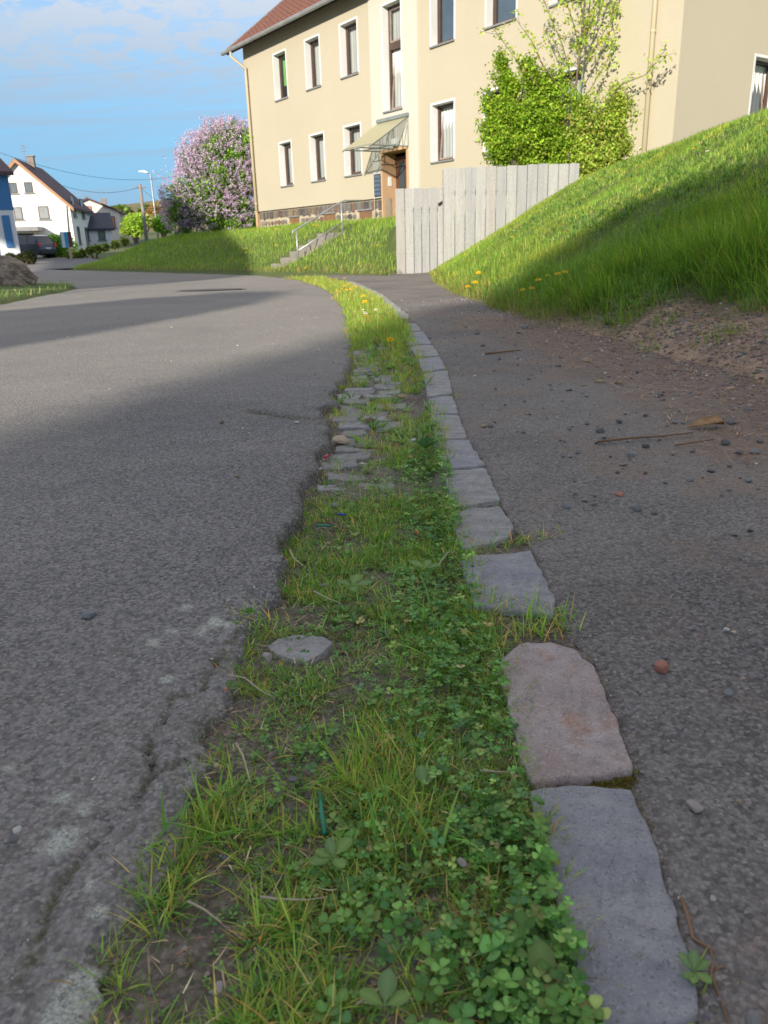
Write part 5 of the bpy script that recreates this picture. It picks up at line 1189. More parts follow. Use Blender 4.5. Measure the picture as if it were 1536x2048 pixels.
# ------------------------------------------------------------------ dandelions, daisies and other flowers
M_STEM = pbr('green_stem', (0.14, 0.19, 0.06), (0.11, 0.15, 0.05), 6, 0.6)
def flower_proto(name, label, cat, group, pet, ctr, r, h, npet=14):
    root = empty(name, (0, 0, -50)); tag(root, label, cat, group)
    MB().tube([(0, 0, -0.02), (0.004, 0, h * .5), (0, 0, h)], r * .1, 5).build('stem', M_STEM, root)
    V = []; T = []; C = []
    for layer in range(3 if ctr is None else 1):
        for i in range(npet):
            a = 2 * math.pi * (i + layer * .33) / npet; k = 1 - .28 * layer; up = .12 + .5 * layer; o = len(V); w = math.pi / npet * 1.1
            for rr, aa in ((.1, 0), (k * .7, w), (k, 0), (k * .7, -w)):
                V.append((r * rr * math.cos(a + aa) * math.cos(up * rr), r * rr * math.sin(a + aa) * math.cos(up * rr), h + r * (rr * math.sin(up) * .8 + .02))); C.append(np.array(pet) * (1 - .1 * layer))
            T += [(o, o + 1, o + 2), (o, o + 2, o + 3)]
    np_obj('flower_head', np.array(V), None, np.array(T), M_PETAL, np.array(C), False, root)
    if ctr is not None:
        m = MB(); pts = [(r * .32 * math.cos(t), r * .32 * math.sin(t)) for t in np.linspace(0, 2 * math.pi, 9)[:-1]]
        m.poly([(a, b, h + r * .18) for a, b in pts])
        for i in range(8): a, b = pts[i], pts[(i + 1) % 8]; m.poly([(a[0] * 1.1, a[1] * 1.1, h), (b[0] * 1.1, b[1] * 1.1, h), (b[0], b[1], h + r * .18), (a[0], a[1], h + r * .18)])
        m.build('centre', ctr, root)
    return root
M_YEL = pbr('yellow_centre', (0.75, 0.48, 0.02), (0.65, 0.4, 0.02), 30, .7)
YELLOW, WHITE, PURP = (0.80, 0.52, 0.012), (0.72, 0.72, 0.70), (0.36, 0.10, 0.32)
def plant_flowers(proto, pts, finder, sc, label, group, first):
    for i, p in enumerate(pts):
        P = finder(*p[:2]); o = proto if (first and i == 0) else copy_thing(proto)
        k = sc * (0.8 + .45 * random.random()) * (p[2] if len(p) > 2 else 1)
        hh = proto_h[proto.name.split('.')[0]] * k
        # the head, not the foot, is where the photograph shows it
        w = ray(p[0], p[1]); Q = np.array(P) - w * 0.0; 
        for _ in range(40):
            Q = Q - w * (hh * .12); g = ground_at(Q[0], Q[1])
            if Q[2] - g >= hh * .8: break
        o.location = (Q[0], Q[1], ground_at(Q[0], Q[1])); o.scale = (k,) * 3
        o.rotation_euler = (random.uniform(.15, .5), random.uniform(-.2, .2), random.uniform(-.6, .6)); o['label'] = label; o['group'] = group
def ground_at(x, y):
    u_, q_ = uq(x, y)
    if x > float(xfoot(y)) and y < 17.0: return float(z_right(x, y))
    if q_ < float(qfoot(u_)) and y > 16: return float(z_left(u_, q_))
    if x < float(xkl(y)) and y < 17: return float(soil_z(np.array(x), np.array(y)))
    return 0.0
proto_h = {'dandelion': .10, 'daisy': .09, 'clover_flower': .08, 'white_flower': .09}
dn = flower_proto('dandelion', 'x', 'dandelion', None, YELLOW, None, .026, .10)
ds = flower_proto('daisy', 'x', 'daisy', None, WHITE, M_YEL, .018, .09, 16)
flat = lambda px, py: gp(px, py, 0.02)
plant_flowers(dn, [(1021, 483), (937, 583), (950, 572), (946, 484), (943, 497), (916, 499), (905, 555), (957, 553), (1030, 456)], ray_right, 1.15, 'yellow dandelion in the sunlit foot of the right bank near the fence', 'dandelions on the sunlit end of the right bank', True)
plant_flowers(dn, [(1126, 549), (1120, 551), (1096, 553), (1079, 565), (1049, 581), (1062, 580), (1125, 475)], ray_right, 1.1, 'yellow dandelion among the tall shaded grass of the right bank', 'dandelions in the shaded part of the right bank', False)
plant_flowers(dn, [(1387, 302)], ray_right, 1.0, 'single yellow dandelion near the crest of the right bank beside a purple flower', None or 'dandelion near the crest', False)
plant_flowers(dn, [(497, 467), (490, 470), (504, 465), (520, 463), (540, 462), (553, 464), (523, 478), (492, 500, 1.6), (494, 507), (555, 492), (461, 521), (463, 516), (582, 455), (630, 455), (640, 458), (634, 456)], ray_left, 1.5, 'yellow dandelion on the grass bank below the apartment building', 'dandelions on the left bank below the plinth', False)
plant_flowers(dn, [(549, 528), (565, 530), (564, 540), (611, 540), (757, 491), (717, 530), (600, 545)], ray_left, 1.4, 'yellow dandelion at the bottom of the left bank around the steps', 'dandelions around the steps', False)
plant_flowers(dn, [(688, 578), (703, 581), (685, 583), (680, 587), (688, 565), (698, 572), (713, 579), (731, 598), (727, 635), (733, 609), (780, 680), (694, 585), (706, 584)], flat, .95, 'yellow dandelion in the sunlit grass strip between road and path', 'dandelions in the grass strip', False)
plant_flowers(ds, [(1422, 430)], ray_right, 1.2, 'white daisy standing alone high on the right bank', 'lone daisy', True)
plant_flowers(ds, [(1221, 419), (1027, 466), (1090, 415), (960, 467), (963, 470), (1179, 362)], ray_right, .95, 'small white daisy on the right bank near the fence', 'daisies near the fence', False)
plant_flowers(ds, [(1417, 314)], ray_right, 1.2, 'white daisy near the bank crest right of the purple flower', 'daisy near the crest', False)
plant_flowers(ds, [(728, 622), (726, 627), (753, 623), (730, 630)], flat, 1.0, 'white daisy in the sunlit grass strip beside the dandelions', 'daisies in the grass strip', False)
pf = flower_proto('clover_flower', 'x', 'flower', None, PURP, None, .022, .08, 10)
plant_flowers(pf, [(1396, 309)], ray_right, 1.0, 'single purple flower near the crest of the right bank', 'purple flower', True)
for o in list(COL.objects):
    if o.get('group') in ('dandelion near the crest', 'lone daisy', 'daisy near the crest', 'purple flower'): del o['group']
# broad plantain leaves in the strip
BL = np.array([(t, s * (.045 if t < .22 else .045 + .24 * math.sin(math.pi * min(1, (t - .22) / .78) ** .85) ** .75) * (1 if t < .99 else 0), .09 * math.sin(t * 2.8) + (.035 * abs(s))) for t in np.linspace(0, 1, 8) for s in (-1, 0, 1)])
def broad_weed(px, py, leaves, label, pal):
    P = gp(px, py, -0.005); root = empty('plantain', tuple(P)); tag(root, label, 'weed')
    for az, L, up in leaves:
        L *= .82
        V = BL * L; V = np.array([(x * math.cos(up) - z * math.sin(up), y, x * math.sin(up) + z * math.cos(up)) for x, y, z in V])
        V = np.array([(x * math.sin(az) + y * math.cos(az), x * math.cos(az) - y * math.sin(az), max(z, -.003) + .012) for x, y, z in V])
        Q = [(3 * i + j, 3 * i + j + 1, 3 * i + j + 4, 3 * i + j + 3) for i in range(7) for j in (0, 1)]
        C = np.repeat(np.array(random.choice(pal))[None], 24, 0) * np.where(np.arange(24) % 3 == 1, 1.35, 1.0)[:, None]
        np_obj('leaf', V, Q, None, M_LEAF, C, True, root)
PG = [(0.16, 0.25, 0.09), (0.19, 0.28, 0.09), (0.17, 0.25, 0.11)]
broad_weed(845, 1590, [(0.0, .032, .5), (.9, .022, .3)], 'broad pale plantain leaf standing up from the clover in mid strip', PG)
broad_weed(668, 1735, [(.75, .035, .25), (-.35, .026, .6), (-1.3, .026, .2), (-2.0, .034, .1), (2.6, .03, .2)], 'rosette of oval plantain leaves between bare soil and clover', PG)
broad_weed(1085, 2010, [(.1, .050, .55), (-1.2, .03, .3), (2.4, .03, .3)], 'tall wavy plantain leaf beside the long blue kerb stone', [(0.15, 0.21, 0.07)])
broad_weed(770, 2035, [(.2, .035, .5), (1.4, .03, .3), (-1.2, .03, .3)], 'broad plantain leaves at the very front of the grass strip', PG)
broad_weed(850, 1150, [(-.9, .045, .2), (.4, .035, .3), (1.5, .04, .2)], 'large plantain leaves beside the square slate kerb stone', PG)
broad_weed(705, 1185, [(.3, .05, .15), (-1.2, .04, .2), (1.6, .05, .15), (3.0, .04, .1)], 'flat rosette of plantain in the middle of the strip', PG)
broad_weed(1385, 1965, [(.3, .022, .5), (1.2, .02, .3), (-.6, .022, .4), (2.6, .022, .2), (3.6, .02, .2), (-2.2, .018, .2)], 'small green weed growing at the right edge of the long kerb stone', PG)
broad_weed(455, 1392, [(1.2, .03, .2), (2.0, .025, .2), (.2, .02, .3)], 'small weed with one leaf at the broken asphalt edge', [(0.12, 0.17, 0.06)])
broad_weed(850, 905, [(.3, .06, .5), (-.8, .055, .4), (1.3, .055, .4), (2.4, .05, .3), (-2, .05, .3), (.9, .055, .6), (-.2, .05, .7), (1.9, .05, .6)], 'dark green leafy weed against the kerb beyond the cobbles', [(0.06, 0.14, 0.03), (0.05, 0.12, 0.028)])
broad_weed(500, 1240, [(.5, .016, .5), (-.5, .016, .5), (1.5, .018, .3), (-1.5, .016, .3)], 'tiny green weed growing in a crack of the asphalt', [(0.08, 0.17, 0.03)])

# ------------------------------------------------------------------ loose stones
def pebble_mesh(seed, sub=2, flat=.6):
    rs = np.random.RandomState(seed); bm = bmesh.new(); bmesh.ops.create_icosphere(bm, subdivisions=sub, radius=1.0)
    ax = rs.randn(9, 3); ax /= np.linalg.norm(ax, axis=1)[:, None]; lim = .42 + .42 * rs.rand(9)
    for v in bm.verts:
        c = np.array(v.co)
        for a, l in zip(ax, lim):
            d = c @ a
            if d > l: c = c - a * (d - l) * .9
        c *= np.array([1.0, .75 + .2 * rs.rand() * 0 + .1, flat]); v.co = Vector(c)
    me = bpy.data.meshes.new('pebble'); bm.to_mesh(me); bm.free()
    return me
PEB = [pebble_mesh(600 + i, 2, .42 + .06 * (i % 5)) for i in range(10)]
def pmat(n, c): return pbr('pebble_' + n, c, tuple(x * .68 for x in c), 70, .8, .5, 200, .003)
PM = {'dark': pmat('dark', (0.185, 0.178, 0.176)), 'blue': pmat('blue_grey', (0.25, 0.257, 0.262)), 'grey': pmat('grey', (0.30, 0.28, 0.265)), 'red': pmat('brick_red', (0.50, 0.215, 0.15)), 'white': pmat('white', (0.66, 0.63, 0.58)), 'tan': pmat('tan', (0.40, 0.29, 0.18)), 'brown': pmat('brown', (0.20, 0.13, 0.09)), 'sand': pmat('sand', (0.58, 0.45, 0.31)), 'pink': pmat('pink_grey', (0.45, 0.38, 0.35))}
def pebble(px, py, wpx, m, label=None, group=None, rz=None, finder=None, name='pebble', cat='pebble', k=None):
    P = np.array((finder or (lambda a, b: gp(a, b, 0.006)))(px, py)); c = _M.T @ (P - CAMP); r = wpx / 2 * c[2] / F_PX
    me = PEB[random.randrange(10) if k is None else k]
    key = me.name + m
    if key not in PEBM:
        d = me.copy(); d.materials.append(PM[m]); PEBM[key] = d
    o = bpy.data.objects.new(name, PEBM[key]); o.location = (P[0], P[1], P[2] + r * .08); o.scale = (r, r, r); o.rotation_euler = (random.uniform(-.2, .2), random.uniform(-.2, .2), random.uniform(0, 6.28) if rz is None else rz)
    link(o); tag(o, label, cat, group); return o
PEBM = {}
def stone_place(px, py):
    if py < 720: return 'on the far path beside the grassy bank foot'
    if px > 1400: return 'in the dirt near the dead leaf'
    if py > 930: return 'on the path around the small round red stone'
    if px < 1120: return 'on the middle of the path near the kerb'
    return 'between the bank foot and the long twig' if py < 875 else 'on the path just in front of the long twig'

pebble(1325, 1335, 44, 'red', 'largest brick red stone lying on the bare path', k=3)
pebble(1240, 988, 25, 'red', 'smaller round brick red stone farther along the path')
pebble(1390, 1613, 40, 'pink', 'pale grey angular stone on the path right of the long kerb stone', k=1)
pebble(1456, 1386, 26, 'blue', 'blue-grey pebble on the path right of the brick red stone')
pebble(1452, 1259, 14, 'white', 'small bright white chip on the bare path')
pebble(1478, 1603, 14, 'tan', 'little pinkish pebble on the path near the right edge'); 
pebble(33, 1659, 24, 'white', 'whitish pebble on the asphalt by the left edge'); pebble(26, 1681, 26, 'dark', 'dark pebble just in front of the whitish pebble')
pebble(178, 1228, 34, 'blue', 'flat dark stone chip lying alone on the asphalt')
pebble(682, 883, 40, 'sand', 'pale sandy wedge-shaped stone lying on the cobbles', rz=.5, k=4, finder=lambda a, b: gp(a, b, -.02))
pebble(744, 842, 34, 'brown', 'flat brown stone on the cobbles', k=2, finder=lambda a, b: gp(a, b, -.02))
pebble(805, 793, 26, 'tan', 'rough tan stone at the far end of the cobbles', finder=lambda a, b: gp(a, b, -.02))
pebble(725, 928, 14, 'white', 'white chip on the near cobbles'); pebble(826, 881, 14, 'white', 'white chip on the weeds left of the kerb')
pebble(640, 938, 9, 'white', 'tiny white chip by the asphalt edge'); pebble(812, 933, 9, 'white', 'tiny white chip in the grass beside the dark weed')
pebble(668, 1013, 26, 'blue', 'bluish stone bedded in the strip below the cobbles', finder=lambda a, b: gp(a, b, -.03)); pebble(648, 1171, 20, 'blue', 'slate-blue stone in the grass near the asphalt edge', finder=lambda a, b: gp(a, b, -.025))
pebble(656, 1087, 13, 'tan', 'small pinkish stone in the soil near the green straw', finder=lambda a, b: gp(a, b, -.03))
pebble(535, 1315, 30, 'pink', 'upright greyish flake below the lone cobble in the strip', k=7); pebble(436, 1978, 34, 'pink', 'brownish grey stone in the soil at the front of the strip', k=5)
pebble(585, 1560, 24, 'dark', 'shiny black pebble in the grass strip'); pebble(433, 1531, 12, 'sand', 'tiny orange-tan pebble at the asphalt edge')
pebble(925, 1725, 24, 'pink', 'grey pebble deep in the clover near the long kerb stone'); pebble(452, 1380, 16, 'red', 'reddish chip at the broken asphalt edge')
pebble(1505, 2040, 46, 'grey', 'rounded pale stone at the bottom right corner of the path'); pebble(475, 952, 11, 'tan', 'small tan pebble out on the shaded asphalt'); pebble(457, 1201, 11, 'sand', 'small sandy pebble on the asphalt by the crumbled edge')
pebble(594, 845, 11, 'white', 'white dot of a pebble on the asphalt left of the cobbles'); pebble(443, 845, 11, 'brown', 'brownish pebble alone on the shaded road')
pebble(1177, 722, 26, 'tan', 'tan stone where the path meets the dirt'); pebble(1236, 766, 20, 'tan', 'ochre stone lying in the dirt beside the path'); pebble(1200, 764, 24, 'tan', 'dull yellowish stone left of the ochre stone')
pebble(966, 852, 15, 'tan', 'round tan pebble on the path near the kerb'); pebble(1205, 703, 12, 'white', 'white pebble at the dirt edge'); pebble(1158, 697, 8, 'white', 'tiny white pebble at the path margin')
pebble(1421, 691, 13, 'white', 'white pebble on the bare soil of the bank', finder=ray_right); pebble(1465, 706, 12, 'blue', 'bluish stone on the bare soil of the bank', finder=ray_right); pebble(1488, 716, 14, 'sand', 'sandy stone on the bare soil of the bank', finder=ray_right); pebble(1461, 778, 20, 'sand', 'pale flat stone at the foot of the bare soil')
for px, py, w in [(1262, 911, 20), (1246, 929, 17), (1292, 891, 18), (1201, 862, 22), (1239, 843, 16), (1210, 874, 14), (1421, 942, 18), (1385, 900, 16), (1272, 1017, 26), (1170, 1000, 14), (1132, 1012, 18), (1191, 990, 12), (1188, 1007, 14), (1496, 962, 18), (1308, 1025, 15), (1500, 1060, 14), (1470, 1068, 14), (1118, 733, 18), (1049, 656, 20), (1039, 665, 16), (955, 667, 14), (1450, 885, 22), (1476, 905, 20), (1510, 905, 24), (1460, 845, 22), (1330, 965, 14), (1140, 780, 12), (1155, 905, 12), (1048, 865, 14), (1060, 828, 9), (980, 852, 16), (1100, 770, 10), (1500, 820, 26), (1320, 790, 18), (1350, 845, 14), (1520, 880, 20), (1290, 830, 12), (1380, 960, 16), (1325, 800, 14), (1405, 740, 14), (1275, 745, 12), (1504, 1291, 16), (1080, 980, 10), (1150, 962, 9)]:
    lb_2 = stone_place(px, py); pebble(px, py, w * 1.05, random.choice(['dark', 'blue', 'dark', 'dark']), 'dark grey stone ' + lb_2, 'dark stones ' + lb_2)
for _ in range(110):
    px, py = random.uniform(930, 1530), random.uniform(655, 1000) 
    P = gp(px, py)
    if P[0] < float(xkr(P[1])) + .05 or P[0] > float(xfoot(P[1])) + .1: continue
    if px < 1000 + (py - 650) * .2 and random.random() < .7: continue
    pebble(px, py, random.uniform(6, 12), random.choice(['dark', 'blue', 'grey', 'dark', 'tan', 'brown', 'pink']), 'small pebble ' + stone_place(px, py), 'small pebbles ' + stone_place(px, py))
# fine gravel and grit: too much to count
G0 = [np.array([v.co[:] for v in pebble_mesh(700 + i, 1, .6).vertices]) for i in range(4)]
_t = pebble_mesh(700, 1); GT = np.array([p.vertices[:] for p in _t.polygons])
def grit(X, Y, Z, S, col):
    n = len(X); V = []; T = []; C = []; o = 0
    a = RS.rand(n) * 6.28; which = RS.randint(0, 4, n)
    for w in range(4):
        m = which == w; k = m.sum(); g = G0[w][None] * S[m][:, None, None]; c, s_ = np.cos(a[m])[:, None], np.sin(a[m])[:, None]
        v = np.stack([g[..., 0] * c - g[..., 1] * s_ + X[m][:, None], g[..., 0] * s_ + g[..., 1] * c + Y[m][:, None], g[..., 2] + Z[m][:, None]], -1)
        V.append(v.reshape(-1, 3)); T.append((GT[None] + (np.arange(k) * len(G0[w]))[:, None, None] + o).reshape(-1, 3)); o += k * len(G0[w]); C.append(np.repeat(col[m], len(G0[w]), 0))
    return np.concatenate(V), np.zeros((0, 4), int), np.concatenate(T), np.concatenate(C)
M_GRIT = vmat('grit_stone', 0.85, 0.0, 0.3)
GC = [(0.11, 0.11, 0.118), (0.20, 0.185, 0.17), (0.28, 0.25, 0.22), (0.26, 0.14, 0.10), (0.55, 0.52, 0.48), (0.33, 0.24, 0.16)]
gp_ = []
n = 17000; y = 0.4 + 8.5 * RS.rand(n) ** 1.4; t = RS.rand(n) ** .75; x = xkr(y) + t * (xfoot(y) + .38 - xkr(y)); k = RS.rand(n) < (.12 + .88 * sstep(.35, .85, t) * sstep(2.0, 3.2, y)); x, y = x[k], y[k]
gp_.append(grit(x, y, path_z(x, y) + .001, (.0014 + .0064 * RS.rand(len(x)) ** 1.9) * (.45 + .3 * np.clip(y, .5, 4)), pick(len(x), GC, [4, 4, 2, 1.2, .35, 1], .15, 1.25)))
n = 1500; y = 0.4 + 2.2 * RS.rand(n) ** 1.3; x = xkr(y) + .004 + .03 * np.abs(RS.randn(n)); gp_.append(grit(x, y, path_z(x, y) - .004, .0012 + .0035 * RS.rand(n) ** 2, pick(n, GC, [4, 4, 2, .7, .25, 1], .15, 1.25)))
n = 2600; y = 0.36 + 5.5 * RS.rand(n) ** 1.5; t = RS.rand(n) * .7; x = xe(y) + t * (xkl(y) - xe(y)); gp_.append(grit(x, y, soil_z(x, y) + .001, (.0012 + .0045 * RS.rand(n) ** 2.5) * (.6 + .25 * y), pick(n, GC, [4, 4, 2, 1, .4, 1.5], .15, 1.25)))
n = 1100; y = 0.4 + 8 * RS.rand(n) ** 1.6; x = xe(y) - (.01 + 1.1 * RS.rand(n) ** 1.3) * np.clip(y, .5, 5); gp_.append(grit(x, y, road_z(x, y) + .001, (.001 + .003 * RS.rand(n) ** 3) * (.6 + .3 * y), pick(n, GC, [3, 3, 2, .6, .9, 1.2], .15, 1.25)))
n = 2600; y = 2.4 + 2.9 * RS.rand(n); x = xfoot(y) + .9 * RS.rand(n); gp_.append(grit(x, y, z_right(x, y) + .001, .004 + .012 * RS.rand(n) ** 2.5, pick(n, GC, [3, 3, 2, 1.4, .5, 2], .15, 1.25)))
n = 3200; y = 2.2 + 4.2 * RS.rand(n); x = xfoot(y) + .28 + .16 * RS.randn(n); gp_.append(grit(x, y, np.maximum(z_right(x, y), path_z(x, y)) + .001, .004 + .016 * RS.rand(n) ** 2.2, pick(n, [(0.26, 0.19, 0.14), (0.20, 0.15, 0.115), (0.15, 0.14, 0.135), (0.32, 0.24, 0.18)], [3, 3, 2, 1], .15, 1.2)))
V, Q, T, C = merge(gp_); tag(np_obj('gravel', V, None, T, M_GRIT, C), kind='stuff')
# litter and twigs
def stick(name, label, cat, pts, r, mat, z=.006, k=6, taper=True):
    W_ = [np.array(gp(a, b, z)) for a, b in pts]; o0 = W_[0].copy(); W_ = [w - o0 for w in W_]
    for i in range(1, len(W_) - 1): W_[i][2] += .002 * (i % 2)
    rr = list(np.linspace(r, r * (.45 if taper else 1), len(W_)))
    o = MB().tube(W_, rr, k).build(name, mat, smooth=True); o.location = tuple(o0 + np.array([0, 0, r])); tag(o, label, cat); return o
M_TWIG = pbr('brown_twig', (0.26, 0.15, 0.085), (0.19, 0.11, 0.06), 60, .85); M_DRY = pbr('bleached_straw', (0.50, 0.43, 0.31), (0.42, 0.35, 0.24), 60, .8)
M_GPL = pbr('green_plastic', (0.015, 0.22, 0.12), (0.012, 0.18, 0.10), 30, .35, spec=.5); M_BPL = pbr('blue_plastic', (0.02, 0.09, 0.42), None, 30, .4); M_OPL = pbr('orange_plastic', (0.62, 0.22, 0.05), None, 30, .4); M_RPL = pbr('pink_plastic', (0.55, 0.06, 0.09), None, 30, .4)
stick('twig', 'long thin brown twig lying across the path', 'twig', [(1195, 886), (1260, 880), (1330, 874), (1385, 868)], .0045, M_TWIG)
stick('twig', 'short pale twig lying farther up the path', 'twig', [(972, 709), (1010, 706), (1042, 702)], .006, M_TWIG)
stick('twig', 'faint brown twig right of the long twig', 'twig', [(1352, 892), (1400, 886), (1430, 880)], .003, M_TWIG)
stick('plastic_straw', 'dark green plastic straw stuck in the soil at the front', 'litter', [(640, 1590), (643, 1625), (650, 1672)], .0028, M_GPL, -.004, 8, False)
stick('plastic_straw', 'bright green plastic straw lying near the asphalt edge', 'litter', [(632, 1054), (648, 1055), (664, 1054)], .003, M_GPL, -.02, 8, False)
stick('plastic_scrap', 'small blue plastic scrap in the strip', 'litter', [(676, 1030), (692, 1031)], .0025, M_BPL, -.02, 5, False)
stick('cigarette_end', 'small orange and white cigarette end by the grass', 'litter', [(832, 1062), (837, 1070)], .0035, M_OPL, -.015, 8, False)
stick('plastic_scrap', 'pinkish red plastic scrap near the cobbles', 'litter', [(650, 918), (656, 914)], .005, M_RPL, -.02, 5, False)
for i, (pts, lab) in enumerate([([(458, 1352), (490, 1360), (515, 1378), (540, 1393)], 'bleached straw at the broken asphalt edge beside the small weed'), ([(521, 1796), (560, 1804), (615, 1802), (655, 1796)], 'curved bleached straw lying across bare soil at the front'), ([(376, 1805), (410, 1825), (443, 1848)], 'straight bleached straw by the front asphalt edge'),
                ([(472, 1488), (486, 1515), (495, 1545), (502, 1568)], 'thin bleached straw pointing downwards near mid strip'), ([(580, 1102), (588, 1120), (606, 1133)], 'bent bleached straw at the asphalt edge near the bright green straw'), ([(628, 1184), (655, 1200), (680, 1208)], 'bleached straw on bare soil above the lone cobble'), ([(875, 1135), (888, 1118), (900, 1103)], 'pale straw sticking up beside the square kerb stone'),
                ([(960, 1543), (990, 1548), (1025, 1546)], 'pale straw lying on clover beside the reddish kerb stone'), ([(1070, 1695), (1083, 1712), (1102, 1728)], 'frayed pale straw hanging over the long kerb stone'), ([(724, 832), (760, 832), (800, 834)], 'long pale straw lying across the cobbles')]):
    stick('dry_straw', lab, 'straw', pts, .0012 * (1 + .8 * gp(*pts[0])[1] * .4), M_DRY, .003, 5)
stick('dry_root', 'gnarled dry root creeping along the kerb at the bottom right', 'root', [(1362, 1800), (1375, 1840), (1385, 1880), (1420, 1905), (1427, 1930), (1420, 1955), (1440, 2000), (1455, 2046)], .0022, M_TWIG, .002)
stick('dry_root', 'thin side root beside the gnarled dry root', 'root', [(1424, 1945), (1445, 1938), (1462, 1945), (1478, 2000)], .0012, M_TWIG, .002)
P = gp(1415, 852, .01)
lf = MB(); BLs = [(-.065, 0, .0), (-.02, .024, .02), (.04, .026, .032), (.055, 0, .004), (.04, -.026, .022), (-.02, -.018, .010)]
lf.poly(BLs); lf.poly([(x, y, z - .004) for x, y, z in BLs][::-1]); 
for i in range(6): a, b = BLs[i], BLs[(i + 1) % 6]; lf.poly([a, b, (b[0], b[1], b[2] - .004), (a[0], a[1], a[2] - .004)])
o = lf.build('dead_leaf', pbr('dead_leaf_brown', (0.34, 0.20, 0.085), (0.24, 0.135, 0.06), 50, .8), fix=True); o.location = tuple(P); tag(o, 'curled brown dead leaf lying on the path at the end of the long twig', 'leaf')

# ------------------------------------------------------------------ manhole, boulder
c1, c2 = gp(365, 581), gp(478, 581); 
mh = empty('drain_cover', ((c1[0] + c2[0]) / 2, (c1[1] + c2[1]) / 2 + .05, 0)); tag(mh, 'dark flat iron drain cover set in the road', 'drain cover')
m = MB(); k = 20; r0 = (c2[0] - c1[0]) / 2
pts = [(r0 * math.cos(2 * math.pi * i / k), .40 * r0 * math.sin(2 * math.pi * i / k)) for i in range(k)]
m.prism([(a, b, -.02) for a, b in pts], (0, 0, .032)); m.build('lid', pbr('cast_iron', (0.03, 0.029, 0.028), (0.05, 0.047, 0.045), 8, .6, .4, 40, .01), mh)
m = MB()
for i in range(k):
    a, b = pts[i], pts[(i + 1) % k]; m.poly([(a[0] * 1.01, a[1] * 1.01, .009), (b[0] * 1.01, b[1] * 1.01, .009), (b[0] * 1.15, b[1] * 1.15, .009), (a[0] * 1.15, a[1] * 1.15, .009)])
m.build('frame', M_CONC, mh, fix=False)
bm = bmesh.new(); bmesh.ops.create_icosphere(bm, subdivisions=5, radius=1)
rs = np.random.RandomState(4); ax = rs.randn(14, 3); ax /= np.linalg.norm(ax, axis=1)[:, None]
for v in bm.verts:
    c = np.array(v.co)
    for a in ax:
        d = c @ a
        if d > .74: c -= a * (d - .74) * .85
    nv = fbm(np.array(c[0] * 2.6 + c[2] * 1.3 + 5), np.array(c[1] * 2.6 + c[2] * 2.9), 6, 77, .6); c *= 0.78 + .46 * float(nv); v.co = Vector(c)
me = bpy.data.meshes.new('boulder'); bm.to_mesh(me); bm.free()
me.materials.append(pbr('rough_boulder', (0.50, 0.40, 0.32), (0.21, 0.15, 0.115), 2.2, .9, .9, 14, .05, fine=.5))
bo = bpy.data.objects.new('boulder', me); P = gp(22, 582); bo.location = (P[0], P[1] + .1, .25); bo.scale = (.43, .36, .36); bo.rotation_euler = (0, .12, .4); link(bo); tag(bo, 'rough grey-brown boulder on the small grass island', 'boulder')
# ------------------------------------------------------------------ the houses up the road
M_W1 = pbr('white_render', (0.82, 0.80, 0.74), (0.78, 0.76, 0.70), .4, .9); M_W2 = pbr('pinkish_render', (0.74, 0.64, 0.57), (0.70, 0.60, 0.53), .4, .9); M_W3 = pbr('pale_grey_render', (0.66, 0.68, 0.70), (0.62, 0.64, 0.66), .4, .9)
M_BLUE = pbr('blue_render', (0.055, 0.19, 0.40), (0.05, 0.17, 0.36), .5, .8); M_ROOFB = pbr('dark_brown_tiles', (0.095, 0.05, 0.055), (0.07, 0.04, 0.045), 3, .7, .4, 14, .05); M_ROOFS = pbr('blue_slate_roof', (0.035, 0.045, 0.075), (0.03, 0.036, 0.06), 3, .6, .4, 14, .05)
M_BARGE = pbr('timber_barge_board', (0.42, 0.235, 0.135), (0.36, 0.20, 0.115), 3, .8); M_WIN = pbr('house_window_glass', (0.11, 0.125, 0.14), (0.16, 0.18, 0.19), .8, .15, spec=.6); M_SHUT = pbr('roller_shutter', (0.25, 0.26, 0.265), (0.21, 0.22, 0.225), 2, .6); M_TERRA = pbr('terracotta_shutter', (0.55, 0.22, 0.12), (0.5, 0.2, 0.11), 2, .7)
M_BRICK = pbr('chimney_brick', (0.26, 0.22, 0.19), (0.20, 0.17, 0.15), 5, .9)
def far_pt(px, py, Y):
    return np.array(at_y(px, py, Y))
